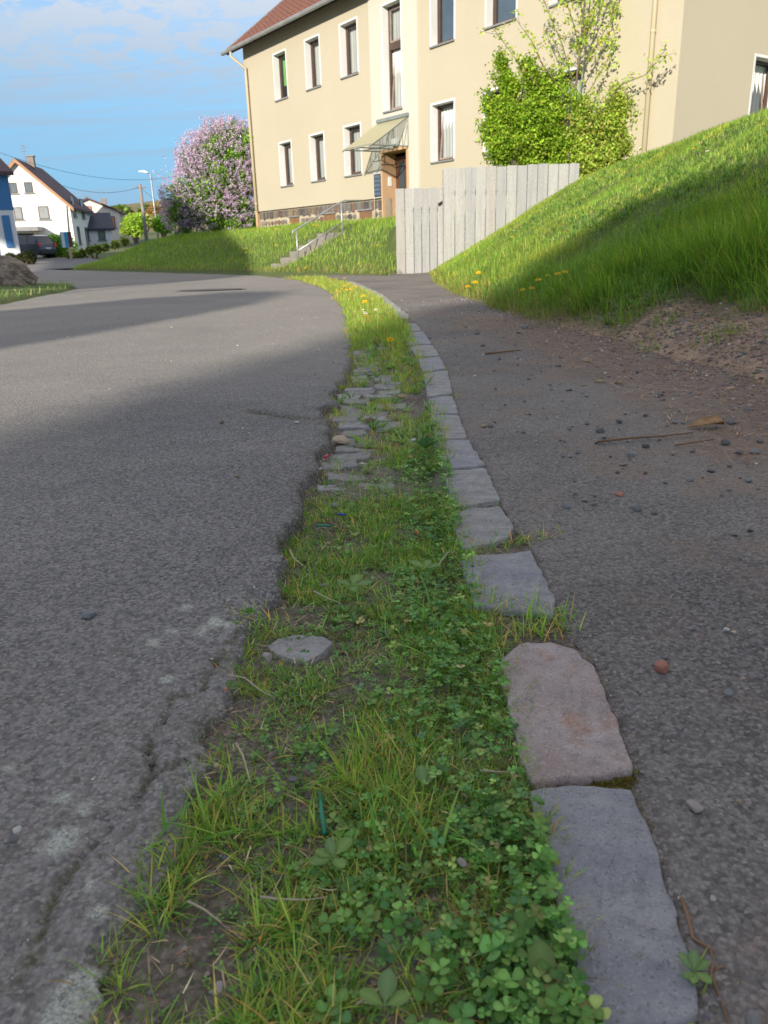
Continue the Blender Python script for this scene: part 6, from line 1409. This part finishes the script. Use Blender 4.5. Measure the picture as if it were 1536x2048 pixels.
def box_house(name, label, corner, yaw, w, d, eave, ridge, mat, roofm, ridge_along='depth', over=.35, barge=None):
    """corner: front right ground corner; x to the left is negative, y away; front gable when the ridge runs in depth"""
    root = empty(name, tuple(corner), yaw); tag(root, label, 'house'); m = MB()
    m.poly([(0, 0, -1), (-w, 0, -1), (-w, 0, eave), (0, 0, eave)]); m.poly([(0, d, -1), (-w, d, -1), (-w, d, eave), (0, d, eave)]); m.poly([(0, 0, -1), (0, d, -1), (0, d, eave), (0, 0, eave)]); m.poly([(-w, 0, -1), (-w, d, -1), (-w, d, eave), (-w, 0, eave)])
    if ridge_along == 'depth': m.poly([(0, 0, eave), (-w, 0, eave), (-w / 2, 0, ridge)]); m.poly([(0, d, eave), (-w, d, eave), (-w / 2, d, ridge)])
    else: m.poly([(0, 0, eave), (0, d, eave), (0, d / 2, ridge)]); m.poly([(-w, 0, eave), (-w, d, eave), (-w, d / 2, ridge)])
    m.build('wall', mat, root, fix=False)
    r = MB(); th = .22
    if ridge_along == 'depth':
        s = (ridge - eave) / (w / 2); e = eave - over * s
        for sx in (0, 1):
            f = (lambda x: x) if sx == 0 else (lambda x: -w - x)
            r.prism([(f(over), -over, e), (f(-w / 2), -over, ridge), (f(-w / 2), -over, ridge + th), (f(over), -over, e + th)], (0, d + 2 * over, 0))
    else:
        s = (ridge - eave) / (d / 2); e = eave - over * s
        for sy in (0, 1):
            f = (lambda y: y) if sy == 0 else (lambda y: d - y)
            r.prism([(over, f(-over), e), (over, f(d / 2), ridge), (over, f(d / 2), ridge + th), (over, f(-over), e + th)], (-w - 2 * over, 0, 0))
    ro = r.build('roof', roofm, root)
    if barge:
        for sx in (0, 1):
            f = (lambda x: x) if sx == 0 else (lambda x: -w - x)
            MB().prism([(f(over), -over - .05, e - .16), (f(-w / 2), -over - .05, ridge - .16), (f(-w / 2), -over - .05, ridge + th * .8), (f(over), -over - .05, e + th * .8)], (0, .04, 0)).build('barge_board', barge, ro)
    return root, ro
def hwin(root, x0, x1, z0, z1, side='front', mat=None, frame=None, w=0):
    f = {'front': lambda x, y, z: (x, y, z), 'right': lambda x, y, z: (-y, x, z)}[side]
    a = MB(); t = .07
    def bx(m, p, q, c, d, e, g):
        P = [f(p, c, e), f(q, c, e), f(q, d, e), f(p, d, e), f(p, c, g), f(q, c, g), f(q, d, g), f(p, d, g)]; n = len(m.v); m.v += P; m.f += [tuple(n + i for i in k) for k in ((0, 3, 2, 1), (4, 5, 6, 7), (0, 1, 5, 4), (1, 2, 6, 5), (2, 3, 7, 6), (3, 0, 4, 7))]
    bx(a, x0, x0 + t, -.06, .02, z0, z1); bx(a, x1 - t, x1, -.06, .02, z0, z1); bx(a, x0 + t, x1 - t, -.06, .02, z0, z0 + t); bx(a, x0 + t, x1 - t, -.06, .02, z1 - t, z1)
    wo = a.build('window', frame or M_FRAME, root)
    b = MB(); bx(b, x0 + t, x1 - t, -.035, -.02, z0 + t, z1 - t); b.build('pane', mat or M_WIN, wo)
    c = MB(); bx(c, x0 - .12, x1 + .12, -.14, -.005, z0 - .12, z0 - .02); c.build('sill', M_SILL, wo)
    return wo
def zf(x, y): return float(z_far(np.array(x), np.array(y)))
# white house: gable towards the road
Yh = 78.0
cr = far_pt(146, 478, Yh); al = far_pt(22, 478, Yh - 0.5)
yaw = R(9.0); wdt = 6.9; zg = zf(cr[0], cr[1]) - .1
k = Yh / 1480
def up(px_h): return px_h * k
def gab(px, py):
    w = ray(px, py); nr = np.array([-math.sin(yaw), math.cos(yaw), 0]); t = ((cr - CAMP) @ nr) / (w @ nr); P = CAMP + w * t
    return (P - cr) @ np.array([math.cos(yaw), math.sin(yaw), 0]), P[2] - zg
def wx(px, py): return gab(px, py)[0]
def wz(px, py): return gab(px, py)[1]
cr = cr + np.array([math.cos(yaw), math.sin(yaw), 0]) * gab(139, 411)[0]
eav = gab(139, 411)[1]; rid = gab(32, 322)[1]; wdt = -2 * gab(32, 322)[0]
wh, wr = box_house('white_house', 'white gabled house with dark brown roof beside the road', (cr[0], cr[1], zg), yaw, wdt, 9.5, eav, rid, M_W1, M_ROOFB, 'depth', .4, M_BARGE)
for a, b, c, d, mt in [(20, 34, 365, 386, M_WIN), (49, 65, 364, 385, M_WIN), (28, 45, 414, 439, M_SHUT), (77, 98, 412, 438, M_SHUT)]:
    x0, x1 = wx(a, (c + d) / 2), wx(b, (c + d) / 2); hwin(wh, x0, x1, wz(b, d), wz(b, c), 'front', mt)
for a, b, z0, z1 in [(1.2, 2.3, 3.2, 5.0), (5.2, 6.6, 3.2, 5.0), (1.8, 2.8, .7, 2.3), (5.6, 6.8, .4, 2.3)]: hwin(wh, a, b, z0, z1, 'right')
m = MB(); m.box(-wdt / 2 + .1, -wdt / 2 + .7, 3.6, 4.2, rid - 1.6, rid + .75); ch = m.build('chimney', M_BRICK, wr); MB().box(-wdt / 2 + .02, -wdt / 2 + .78, 3.52, 4.28, rid + .75, rid + .85).build('chimney_cap', M_SILL, ch)
m = MB(); m.tube([(-wdt / 2, 3.6, rid - .3), (-wdt / 2, 3.6, rid + 1.75)], .03, 4)
for z, l in ((1.7, .3), (1.5, .4), (1.2, .3)): m.tube([(-wdt / 2 - l, 3.6, rid + z), (-wdt / 2 + l, 3.6, rid + z)], .02, 4)
m.build('antenna', M_STEEL, wr)
m = MB(); m.box(-7.0, -2.6, -2.4, -.02, 1.9, 2.25); m.build('carport_roof', M_SILL, wh); m = MB()
for x in (-6.6, -2.9): m.box(x, x + .14, -2.2, -2.06, -.5, 1.9)
m.build('carport_post', M_WOODDK, wh); MB().box(-6.4, -3.6, -.06, -.01, -.3, 1.7).build('garage_door', M_DARKIN, wh)
# pale house far up the road and the low annexe with the dark blue roof
Y2 = 96.0; c2_ = far_pt(243, 470, Y2); zg2 = zf(c2_[0], c2_[1]) - .2
fh, fr_ = box_house('pink_house', 'pinkish rendered gabled house behind the low blue-roofed annexe', (c2_[0], c2_[1], zg2), R(14), 6.4, 10, far_pt(222, 424, Y2)[2] - zg2, far_pt(183, 400, Y2)[2] - zg2, M_W2, M_ROOFB, 'depth', .25)
hwin(fh, -4.0, -2.9, far_pt(185, 427, Y2)[2] - zg2, far_pt(185, 413, Y2)[2] - zg2, 'front', M_TERRA); hwin(fh, -1.4, -.5, 2.0, 3.2, 'front', M_TERRA)
MB().box(-2.0, -1.4, 3, 3.6, far_pt(200, 402, Y2)[2] - zg2 - .8, far_pt(200, 394, Y2)[2] - zg2).build('chimney', M_BRICK, fr_)
m = MB(); m.tube([(-3.6, 3, far_pt(165, 405, Y2)[2] - zg2), (-3.6, 3, far_pt(165, 388, Y2)[2] - zg2)], .04, 4).tube([(-4.0, 3, far_pt(165, 391, Y2)[2] - zg2), (-3.2, 3, far_pt(165, 391, Y2)[2] - zg2)], .03, 4); m.build('antenna', M_STEEL, fr_)
MB().box(0.05, 1.6, 3.5, 8, -1, far_pt(240, 428, Y2)[2] - zg2).build('side_wing', M_W2, fh)
Y3 = 86.0; c3 = far_pt(226, 480, Y3); zg3 = zf(c3[0], c3[1]) - .2
an, ar = box_house('annexe', 'low pale annexe with dark blue roof beside the white house', (c3[0], c3[1], zg3), R(22), 5.6, 6.5, far_pt(226, 458, Y3)[2] - zg3, far_pt(176, 428, Y3)[2] - zg3, M_W3, M_ROOFS, 'width', .3)
for a in (-4.6, -3.0, -1.4): hwin(an, a, a + .7, .9, 2.0, 'front')
# blue and white house at the left edge
Y4 = 52.0; c4 = far_pt(41, 505, Y4); zg4 = zf(c4[0], c4[1]) - .1; k4 = Y4 / 1480
bh, br_ = box_house('blue_house', 'house with a blue upper storey and blue shutters at the left edge', (c4[0], c4[1], zg4), R(32), 8, 8, far_pt(18, 348, Y4)[2] - zg4, far_pt(18, 348, Y4)[2] - zg4 + 1.1, M_W3, M_ROOFB, 'width', .35)
zb = far_pt(30, 420, Y4)[2] - zg4; MB().box(-8.03, .03, -.03, 0.0 - .004, zb, far_pt(18, 348, Y4)[2] - zg4).box(.004, .03, 0, 8, zb, far_pt(18, 348, Y4)[2] - zg4).build('blue_render', M_BLUE, bh)
for a in (-.75, -1.85, -3.4): 
    MB().box(a, a + .45, -.09, -.032, 1.0, 2.9).build('shutter', M_BLUE, bh, bevel=.01)
hwin(bh, -2.0, -1.0, zb + .4, zb + 2.1, 'front', M_WIN, M_WHITE)
MB().box(-2.6, -1.95, -.6, -.05, 0, 1.3).build('gas_box', pbr('yellow_paint', (0.65, 0.48, 0.10), None, 3, .6), bh)

# ------------------------------------------------------------------ cars
M_TYRE = pbr('tyre', (0.02, 0.02, 0.02), None, 5, .85); M_RIM = pbr('alloy_rim', (0.42, 0.43, 0.44), (0.36, 0.37, 0.38), 6, .3, metal=.7); M_CGL = pbr('car_glass', (0.03, 0.035, 0.04), None, 3, .06, spec=.8); M_RED = pbr('red_lamp', (0.50, 0.02, 0.025), None, 5, .25); M_PLATE = pbr('number_plate', (0.7, 0.7, 0.68), None, 5, .5)
def car(label, loc, yaw, paint, roofpaint=None):
    root = empty('parked_car', loc, yaw); tag(root, label, 'car', None)
    # x: length, tail at 0, nose at 4.3; y: across
    lower = [(.02, .35), (.0, .62), (.06, .92), (.10, 1.02), (1.0, 1.05), (2.9, 1.0), (3.6, .92), (4.1, .78), (4.27, .55), (4.25, .3), (3.9, .22), (.3, .22)]
    m = MB(); ws = [(-.86, .93), (-.80, 1.0), (.80, 1.0), (.86, .93)]; rings = []
    for y, s in ws:
        n = len(m.v); cx_, cz_ = 2.1, .6; m.v += [(cx_ + (x - cx_) * (1 if s == 1.0 else .985), y, cz_ + (z - cz_) * s) for x, z in lower]; rings.append(n)
    L = len(lower)
    for a, b in zip(rings, rings[1:]):
        for i in range(L): j = (i + 1) % L; m.f.append((a + i, a + j, b + j, b + i))
    m.f.append(tuple(rings[0] + i for i in range(L))); m.f.append(tuple(rings[-1] + i for i in range(L))[::-1])
    m.build('body', paint, root, bevel=.02)
    cab = [(.12, 1.02), (.42, 1.50), (.75, 1.57), (2.1, 1.56), (2.6, 1.45), (3.35, 1.0)]
    m = MB(); n = len(m.v)
    for y0, y1 in ((-.80, -.62), (.80, .62)): m.v += [(x, y0 + (y1 - y0) * (z - 1.02) / .55, z) for x, z in cab]
    L = len(cab); m.f += [tuple(range(L)), tuple(range(L, 2 * L))[::-1]] + [(i, i + 1, L + i + 1, L + i) for i in range(L - 1)]
    m.build('glasshouse', M_CGL, root)
    rf = [(.40, 1.505), (.75, 1.58), (2.1, 1.57), (2.58, 1.465), (2.58, 1.49), (2.1, 1.60), (.75, 1.61), (.38, 1.53)]
    m = MB().prism([(x, -.63, z) for x, z in rf], (0, 1.26, 0)); m.build('car_roof', roofpaint or paint, root)
    for y in (-.74, .74):
        s = 1 if y > 0 else -1
        for a, b in (((.12, 1.02), (.45, 1.53)), ((1.15, 1.03), (1.2, 1.57)), ((2.1, 1.02), (2.1, 1.57)), ((3.3, 1.0), (2.55, 1.47))):
            MB().tube([(a[0], s * .80, a[1]), (b[0], s * .64, b[1])], .035, 4).build('pillar', paint, root)
        for x in (.78, 3.35):
            wl = MB().tube([(x, s * .70, .31), (x, s * .88, .31)], .31, 16).build('wheel', M_TYRE, root)
            MB().tube([(x, s * .875, .31), (x, s * .892, .31)], .20, 10).build('rim', M_RIM, wl)
        m = MB().prism([(.03, s * .62, .78), (.03, s * .87, .80), (.10, s * .875, 1.10), (.10, s * .66, 1.06)], (-.05, 0, 0)); m.build('tail_lamp', M_RED, root)
        MB().box(2.55, 2.75, min(s * .86, s * 1.0), max(s * .86, s * 1.0), 1.0, 1.12).build('mirror', paint, root)
    MB().box(-.02, .03, -.26, .26, .62, .74).build('number_plate', M_PLATE, root); MB().box(-.04, .1, -.8, .8, .30, .46).build('bumper', M_BLACK, root)
    return root
P = far_pt(100, 517, 60)
car('dark grey hatchback with a pale roof parked in the drive of the white house', (P[0], P[1], zf(P[0], P[1])), R(158), pbr('dark_grey_paint', (0.055, 0.062, 0.075), None, 2, .25, spec=.6), pbr('silver_paint', (0.5, 0.5, 0.5), None, 2, .25))
P = far_pt(56, 514, 62)
car('reddish grey car half hidden behind the blue house', (P[0], P[1], zf(P[0], P[1])), R(158), pbr('warm_grey_paint', (0.20, 0.17, 0.165), None, 2, .25, spec=.6))
# ------------------------------------------------------------------ hedge, clipped shrubs, far trees, poles, wires, signboard
def leaf_mass(name, label, cat, blobs, n, size, pal, wts, simple=True, group=None, trunk=None):
    b0 = np.array([np.mean([b[0] for b in blobs]), np.mean([b[1] for b in blobs]), min(b[2] - b[3] for b in blobs)])
    root = empty(name, tuple(b0)); tag(root, label, cat, group); parts = []
    w = np.array([b[3] ** 2 for b in blobs]); i = RS.choice(len(blobs), n, p=w / w.sum()); B = np.array([b[:4] for b in blobs])[i]
    d = RS.randn(n, 3); d /= np.linalg.norm(d, axis=1)[:, None]; rr = (B[:, 3] * (.72 + .33 * RS.rand(n)))[:, None]
    P = B[:, :3] + d * rr
    parts.append(leaf_geo(P - b0, size * (.6 + .8 * RS.rand(n)), pick(n, pal, wts, .16) * (0.8 + .5 * RS.rand(len(blobs)))[i][:, None], .3, simple))
    V, Q, T, C = merge(parts); np_obj('crown', V, None, T, M_LEAF, C, True, root)
    m = MB()
    for b in blobs[:4]: m.tube([(0, 0, -.6), tuple(np.array(b[:3]) - b0)], [.12 * size / .2 + .02, .03], 5)
    m.build('trunk', M_BARK, root, fix=False)
    return root
def blobY(px, py, Y, rpx): p = at_y(px, py, Y); return (p[0], p[1], p[2], rpx * Y / 1480)
leaf_mass('hedge', 'clipped bright green hedge in front of the white house', 'hedge', [blobY(x, 492 + (x - 95) * .05, 62, 15) for x in range(92, 142, 8)] + [blobY(x, 482, 62, 12) for x in range(95, 138, 9)] + [blobY(x, 507, 62, 11) for x in range(95, 140, 10)], 5200, .16, [(0.13, 0.21, 0.03), (0.17, 0.25, 0.035), (0.09, 0.16, 0.025)], [4, 3, 2])
for px, py, r, lab in ((22, 519, 12, 'leftmost dark clipped round shrub below the blue house'), (42, 517, 9, 'brownish middle clipped shrub between two darker ones'), (59, 514, 12, 'rightmost dark clipped round shrub beside the parked car')):
    leaf_mass('round_shrub', lab, 'shrub', [blobY(px, py, 47, r), blobY(px, py, 47, r * .9)], 1500, .10, [(0.030, 0.035, 0.015), (0.045, 0.04, 0.02)], [3, 1], group=None)
leaf_mass('yellow_shrub', 'yellow-green shrub by the utility pole', 'shrub', [blobY(265, 445, 70, 14), blobY(280, 440, 70, 12), blobY(255, 455, 70, 12), blobY(272, 458, 70, 12)], 2600, .26, [(0.17, 0.22, 0.035), (0.13, 0.19, 0.03)], [3, 2])
leaf_mass('yellow_shrub', 'bright green shrub just left of the lilac', 'shrub', [blobY(325, 443, 60, 12), blobY(318, 450, 60, 10), blobY(332, 452, 60, 10)], 2000, .24, [(0.15, 0.22, 0.03), (0.11, 0.19, 0.03)], [3, 2])
leaf_mass('roadside_growth', 'low mixed growth along the bank top by the annexe', 'undergrowth', [blobY(x, y, 58, r) for x, y, r in ((150, 508, 5), (165, 505, 5), (180, 500, 6), (195, 497, 6), (210, 494, 6), (160, 510, 5), (230, 488, 6), (250, 482, 6), (140, 510, 5))], 2600, .2, [(0.16, 0.19, 0.04), (0.13, 0.17, 0.035), (0.22, 0.18, 0.08)], [3, 3, 1])
hx = np.linspace(-190, 60, 60); hy = np.linspace(150, 420, 16); X, Y = np.meshgrid(hx, hy)
ht = 7.5 * np.exp(-((X + 62) / 48) ** 2) * sstep(170, 330, Y) + 5 * sstep(150, 300, Y); Z = z_far(X, Y) - 2 + ht + 2 * fbm(X * .05, Y * .05, 3, 801)
tag(grid_obj('hills', X, Y, Z, pbr('distant_slope', (0.21, 0.15, 0.075), (0.12, 0.13, 0.045), .05, .95)), kind='structure')
leaf_mass('far_tree', 'rounded dark green tree on the far hill left of the utility pole', 'tree', [blobY(230, 425, 230, 9), blobY(243, 421, 230, 9), blobY(254, 426, 230, 8), blobY(220, 430, 230, 7)], 1800, 1.1, [(0.07, 0.10, 0.03), (0.09, 0.12, 0.035)], [1, 1])
leaf_mass('far_tree', 'dark green tree on the far hill between the two poles', 'tree', [blobY(288, 424, 230, 8), blobY(296, 420, 230, 7)], 1200, 1.1, [(0.06, 0.09, 0.035), (0.08, 0.10, 0.03)], [1, 1])
leaf_mass('far_tree', 'reddish brown budding tree on the far hill behind the lamp', 'tree', [blobY(312, 424, 220, 12), blobY(325, 417, 220, 10), blobY(335, 425, 220, 10), blobY(300, 432, 220, 8)], 2000, 1.0, [(0.20, 0.12, 0.055), (0.15, 0.12, 0.05)], [2, 1])
leaf_mass('far_tree', 'low pale scrub on the far slope below the brown tree', 'tree', [blobY(x, 442, 150, 8) for x in range(245, 345, 11)], 2600, .8, [(0.17, 0.16, 0.06), (0.12, 0.14, 0.045)], [1, 1])
M_POLE = pbr('grey_pole_wood', (0.28, 0.25, 0.22), (0.22, 0.195, 0.17), 4, .9, stretch=(3, 3, .3)); M_LAMP = pbr('lamp_cover', (0.75, 0.77, 0.78), None, 3, .3)
YP = 66.0; P = far_pt(289, 445, YP); pt = far_pt(289, 445, YP); top = far_pt(289, 368, YP)
zp = zf(P[0], P[1]); po = empty('utility_pole', (P[0], P[1], zp)); tag(po, 'bare wooden utility pole carrying wires in the distance', 'utility pole')
MB().tube([(0, 0, -.3), (0, 0, top[2] - zp)], [.16, .12], 8).build('post', M_POLE, po, smooth=True); MB().tube([(-.4, 0, top[2] - zp - .25), (.4, 0, top[2] - zp - .25)], .05, 4).build('crossarm', M_POLE, po)
YS = 74.0; P = far_pt(312, 440, YS); tp = far_pt(310, 346, YS); zp2 = zf(P[0], P[1]); sl_ = empty('street_lamp', (P[0], P[1], zp2)); tag(sl_, 'slender grey street lamp with a flat white head', 'street lamp')
hh = tp[2] - zp2; MB().tube([(0, 0, -.3), (0, 0, hh - .1), (-.25, 0, hh)], [.08, .06, .05], 8).build('post', M_STEEL, sl_, smooth=True)
MB().prism([(-.2, -.12, hh), (-1.0, -.16, hh + .1), (-1.0, -.16, hh + .2), (-.5, -.16, hh + .24), (-.2, -.12, hh + .1)], (0, .3, 0)).build('lamp_head', M_LAMP, sl_, bevel=.03)
def wire(label, A, B, sag, r=.013):
    A = np.array(A); B = np.array(B); pts = []
    for t in np.linspace(0, 1, 15): p = A + (B - A) * t; p[2] -= sag * 4 * t * (1 - t); pts.append(tuple(p - A))
    o = MB().tube(pts, r, 4).build('overhead_wire', M_BLACK, fix=False); o.location = tuple(A); tag(o, label, 'wire')
TP = np.array([po.location[0], po.location[1], top[2] - .2])
wire('long overhead wire sagging across the sky above the white house', far_pt(-60, 283, 50), far_pt(352, 352, 72), 1.0, .012)
wire('lower overhead wire running to the utility pole', far_pt(115, 368, 60), TP, .5)
wire('short overhead wire from the utility pole behind the lilac', TP, far_pt(350, 412, 80), .4)
wire('faint high overhead wire crossing the clouds', far_pt(-60, 152, 45), far_pt(560, 72, 45), .6, .0012)
# thin leaning wooden post with the blue board
YB2 = 56.0; P = far_pt(140, 505, YB2); zb_ = zf(P[0], P[1]); tpp = far_pt(119, 412, YB2)
wp = empty('wooden_post', (P[0], P[1], zb_)); tag(wp, 'tall thin pale wooden post leaning beside the hedge', 'post')
MB().tube([(0, 0, -.2), (tpp[0] - P[0] + .5, 0, tpp[2] - zb_)], [.09, .05], 6).build('pole', pbr('pale_post_wood', (0.50, 0.40, 0.24), (0.42, 0.33, 0.20), 3, .8), wp)
P = far_pt(137, 506, YB2 - 1.2); sg = empty('information_board', (P[0], P[1], zf(P[0], P[1]))); tag(sg, 'small blue and dark red board on a pale post by the road', 'sign'); kk = YB2 / 1480
MB().tube([(.1, 0, -.2), (.1, 0, 1.0)], .07, 6).build('post', bpy.data.materials['pale_post_wood'], sg)
MB().box(-.36, .14, -.06, -.02, .75, 1.75).build('board', pbr('cyan_board', (0.02, 0.30, 0.55), None, 3, .4), sg); MB().box(.15, .38, -.05, -.01, .8, 1.75).build('side_board', pbr('dark_red_board', (0.13, 0.035, 0.03), None, 3, .5), sg); MB().box(-.30, -.10, -.066, -.061, .78, 1.72).build('poster', M_WHITE, sg)
# ------------------------------------------------------------------ houses and an added shade slab behind the viewer: their shadows lie on the road and the banks
M_HW = pbr('house_render', (0.62, 0.58, 0.5), (0.56, 0.53, 0.46), 0.6, 0.9)
B_ = [g2(-400, 760), g2(0, 690), g2(250, 655), g2(400, 630), g2(525, 605), g2(580, 583), g2(480, 582.5), g2(250, 599), g2(0, 622), g2(-400, 655)]
shade_house('gabled_house', 'gabled house with a steep roof across the road behind the viewer', [B_[i] for i in (1, 2, 3, 4, 5, 6, 7, 8, 9)], 20.0, 5.0, M_HW, False)
C_ = [g2(-120, 602), g2(0, 592), g2(80, 585), g2(163, 577), g2(480, 553), g2(495, 548), ray_left(495, 500), ray_left(493, 463), ray_left(410, 464), ray_left(325, 466), ray_left(270, 468), ray_left(217, 492),
      ray_left(150, 519), g2(135, 541), g2(70, 552), g2(-120, 575)]
shade_house('shade_slab', 'open barn slab on posts, added unseen behind the viewer to shade the bank', C_, 6.0, 2.0, M_TILE, False, 'blocker')  # added slab, outlined to cast the shade on road bend and left bank
D_ = [g2(-900, 1200), g2(0, 868), g2(350, 780), g2(690, 695), g2(800, 640), g2(870, 615)] + [ray_right(*p) for p in [(945, 600), (1001, 588), (1060, 540), (1110, 500), (1170, 465), (1230, 420), (1300, 388), (1400, 352), (1520, 320)]]
shade_house('long_house', 'long rendered house on the near side of the road behind the viewer', D_ + [np.array([14.0, 6.0, 1.0])], 42.0, 8.0, M_HW)
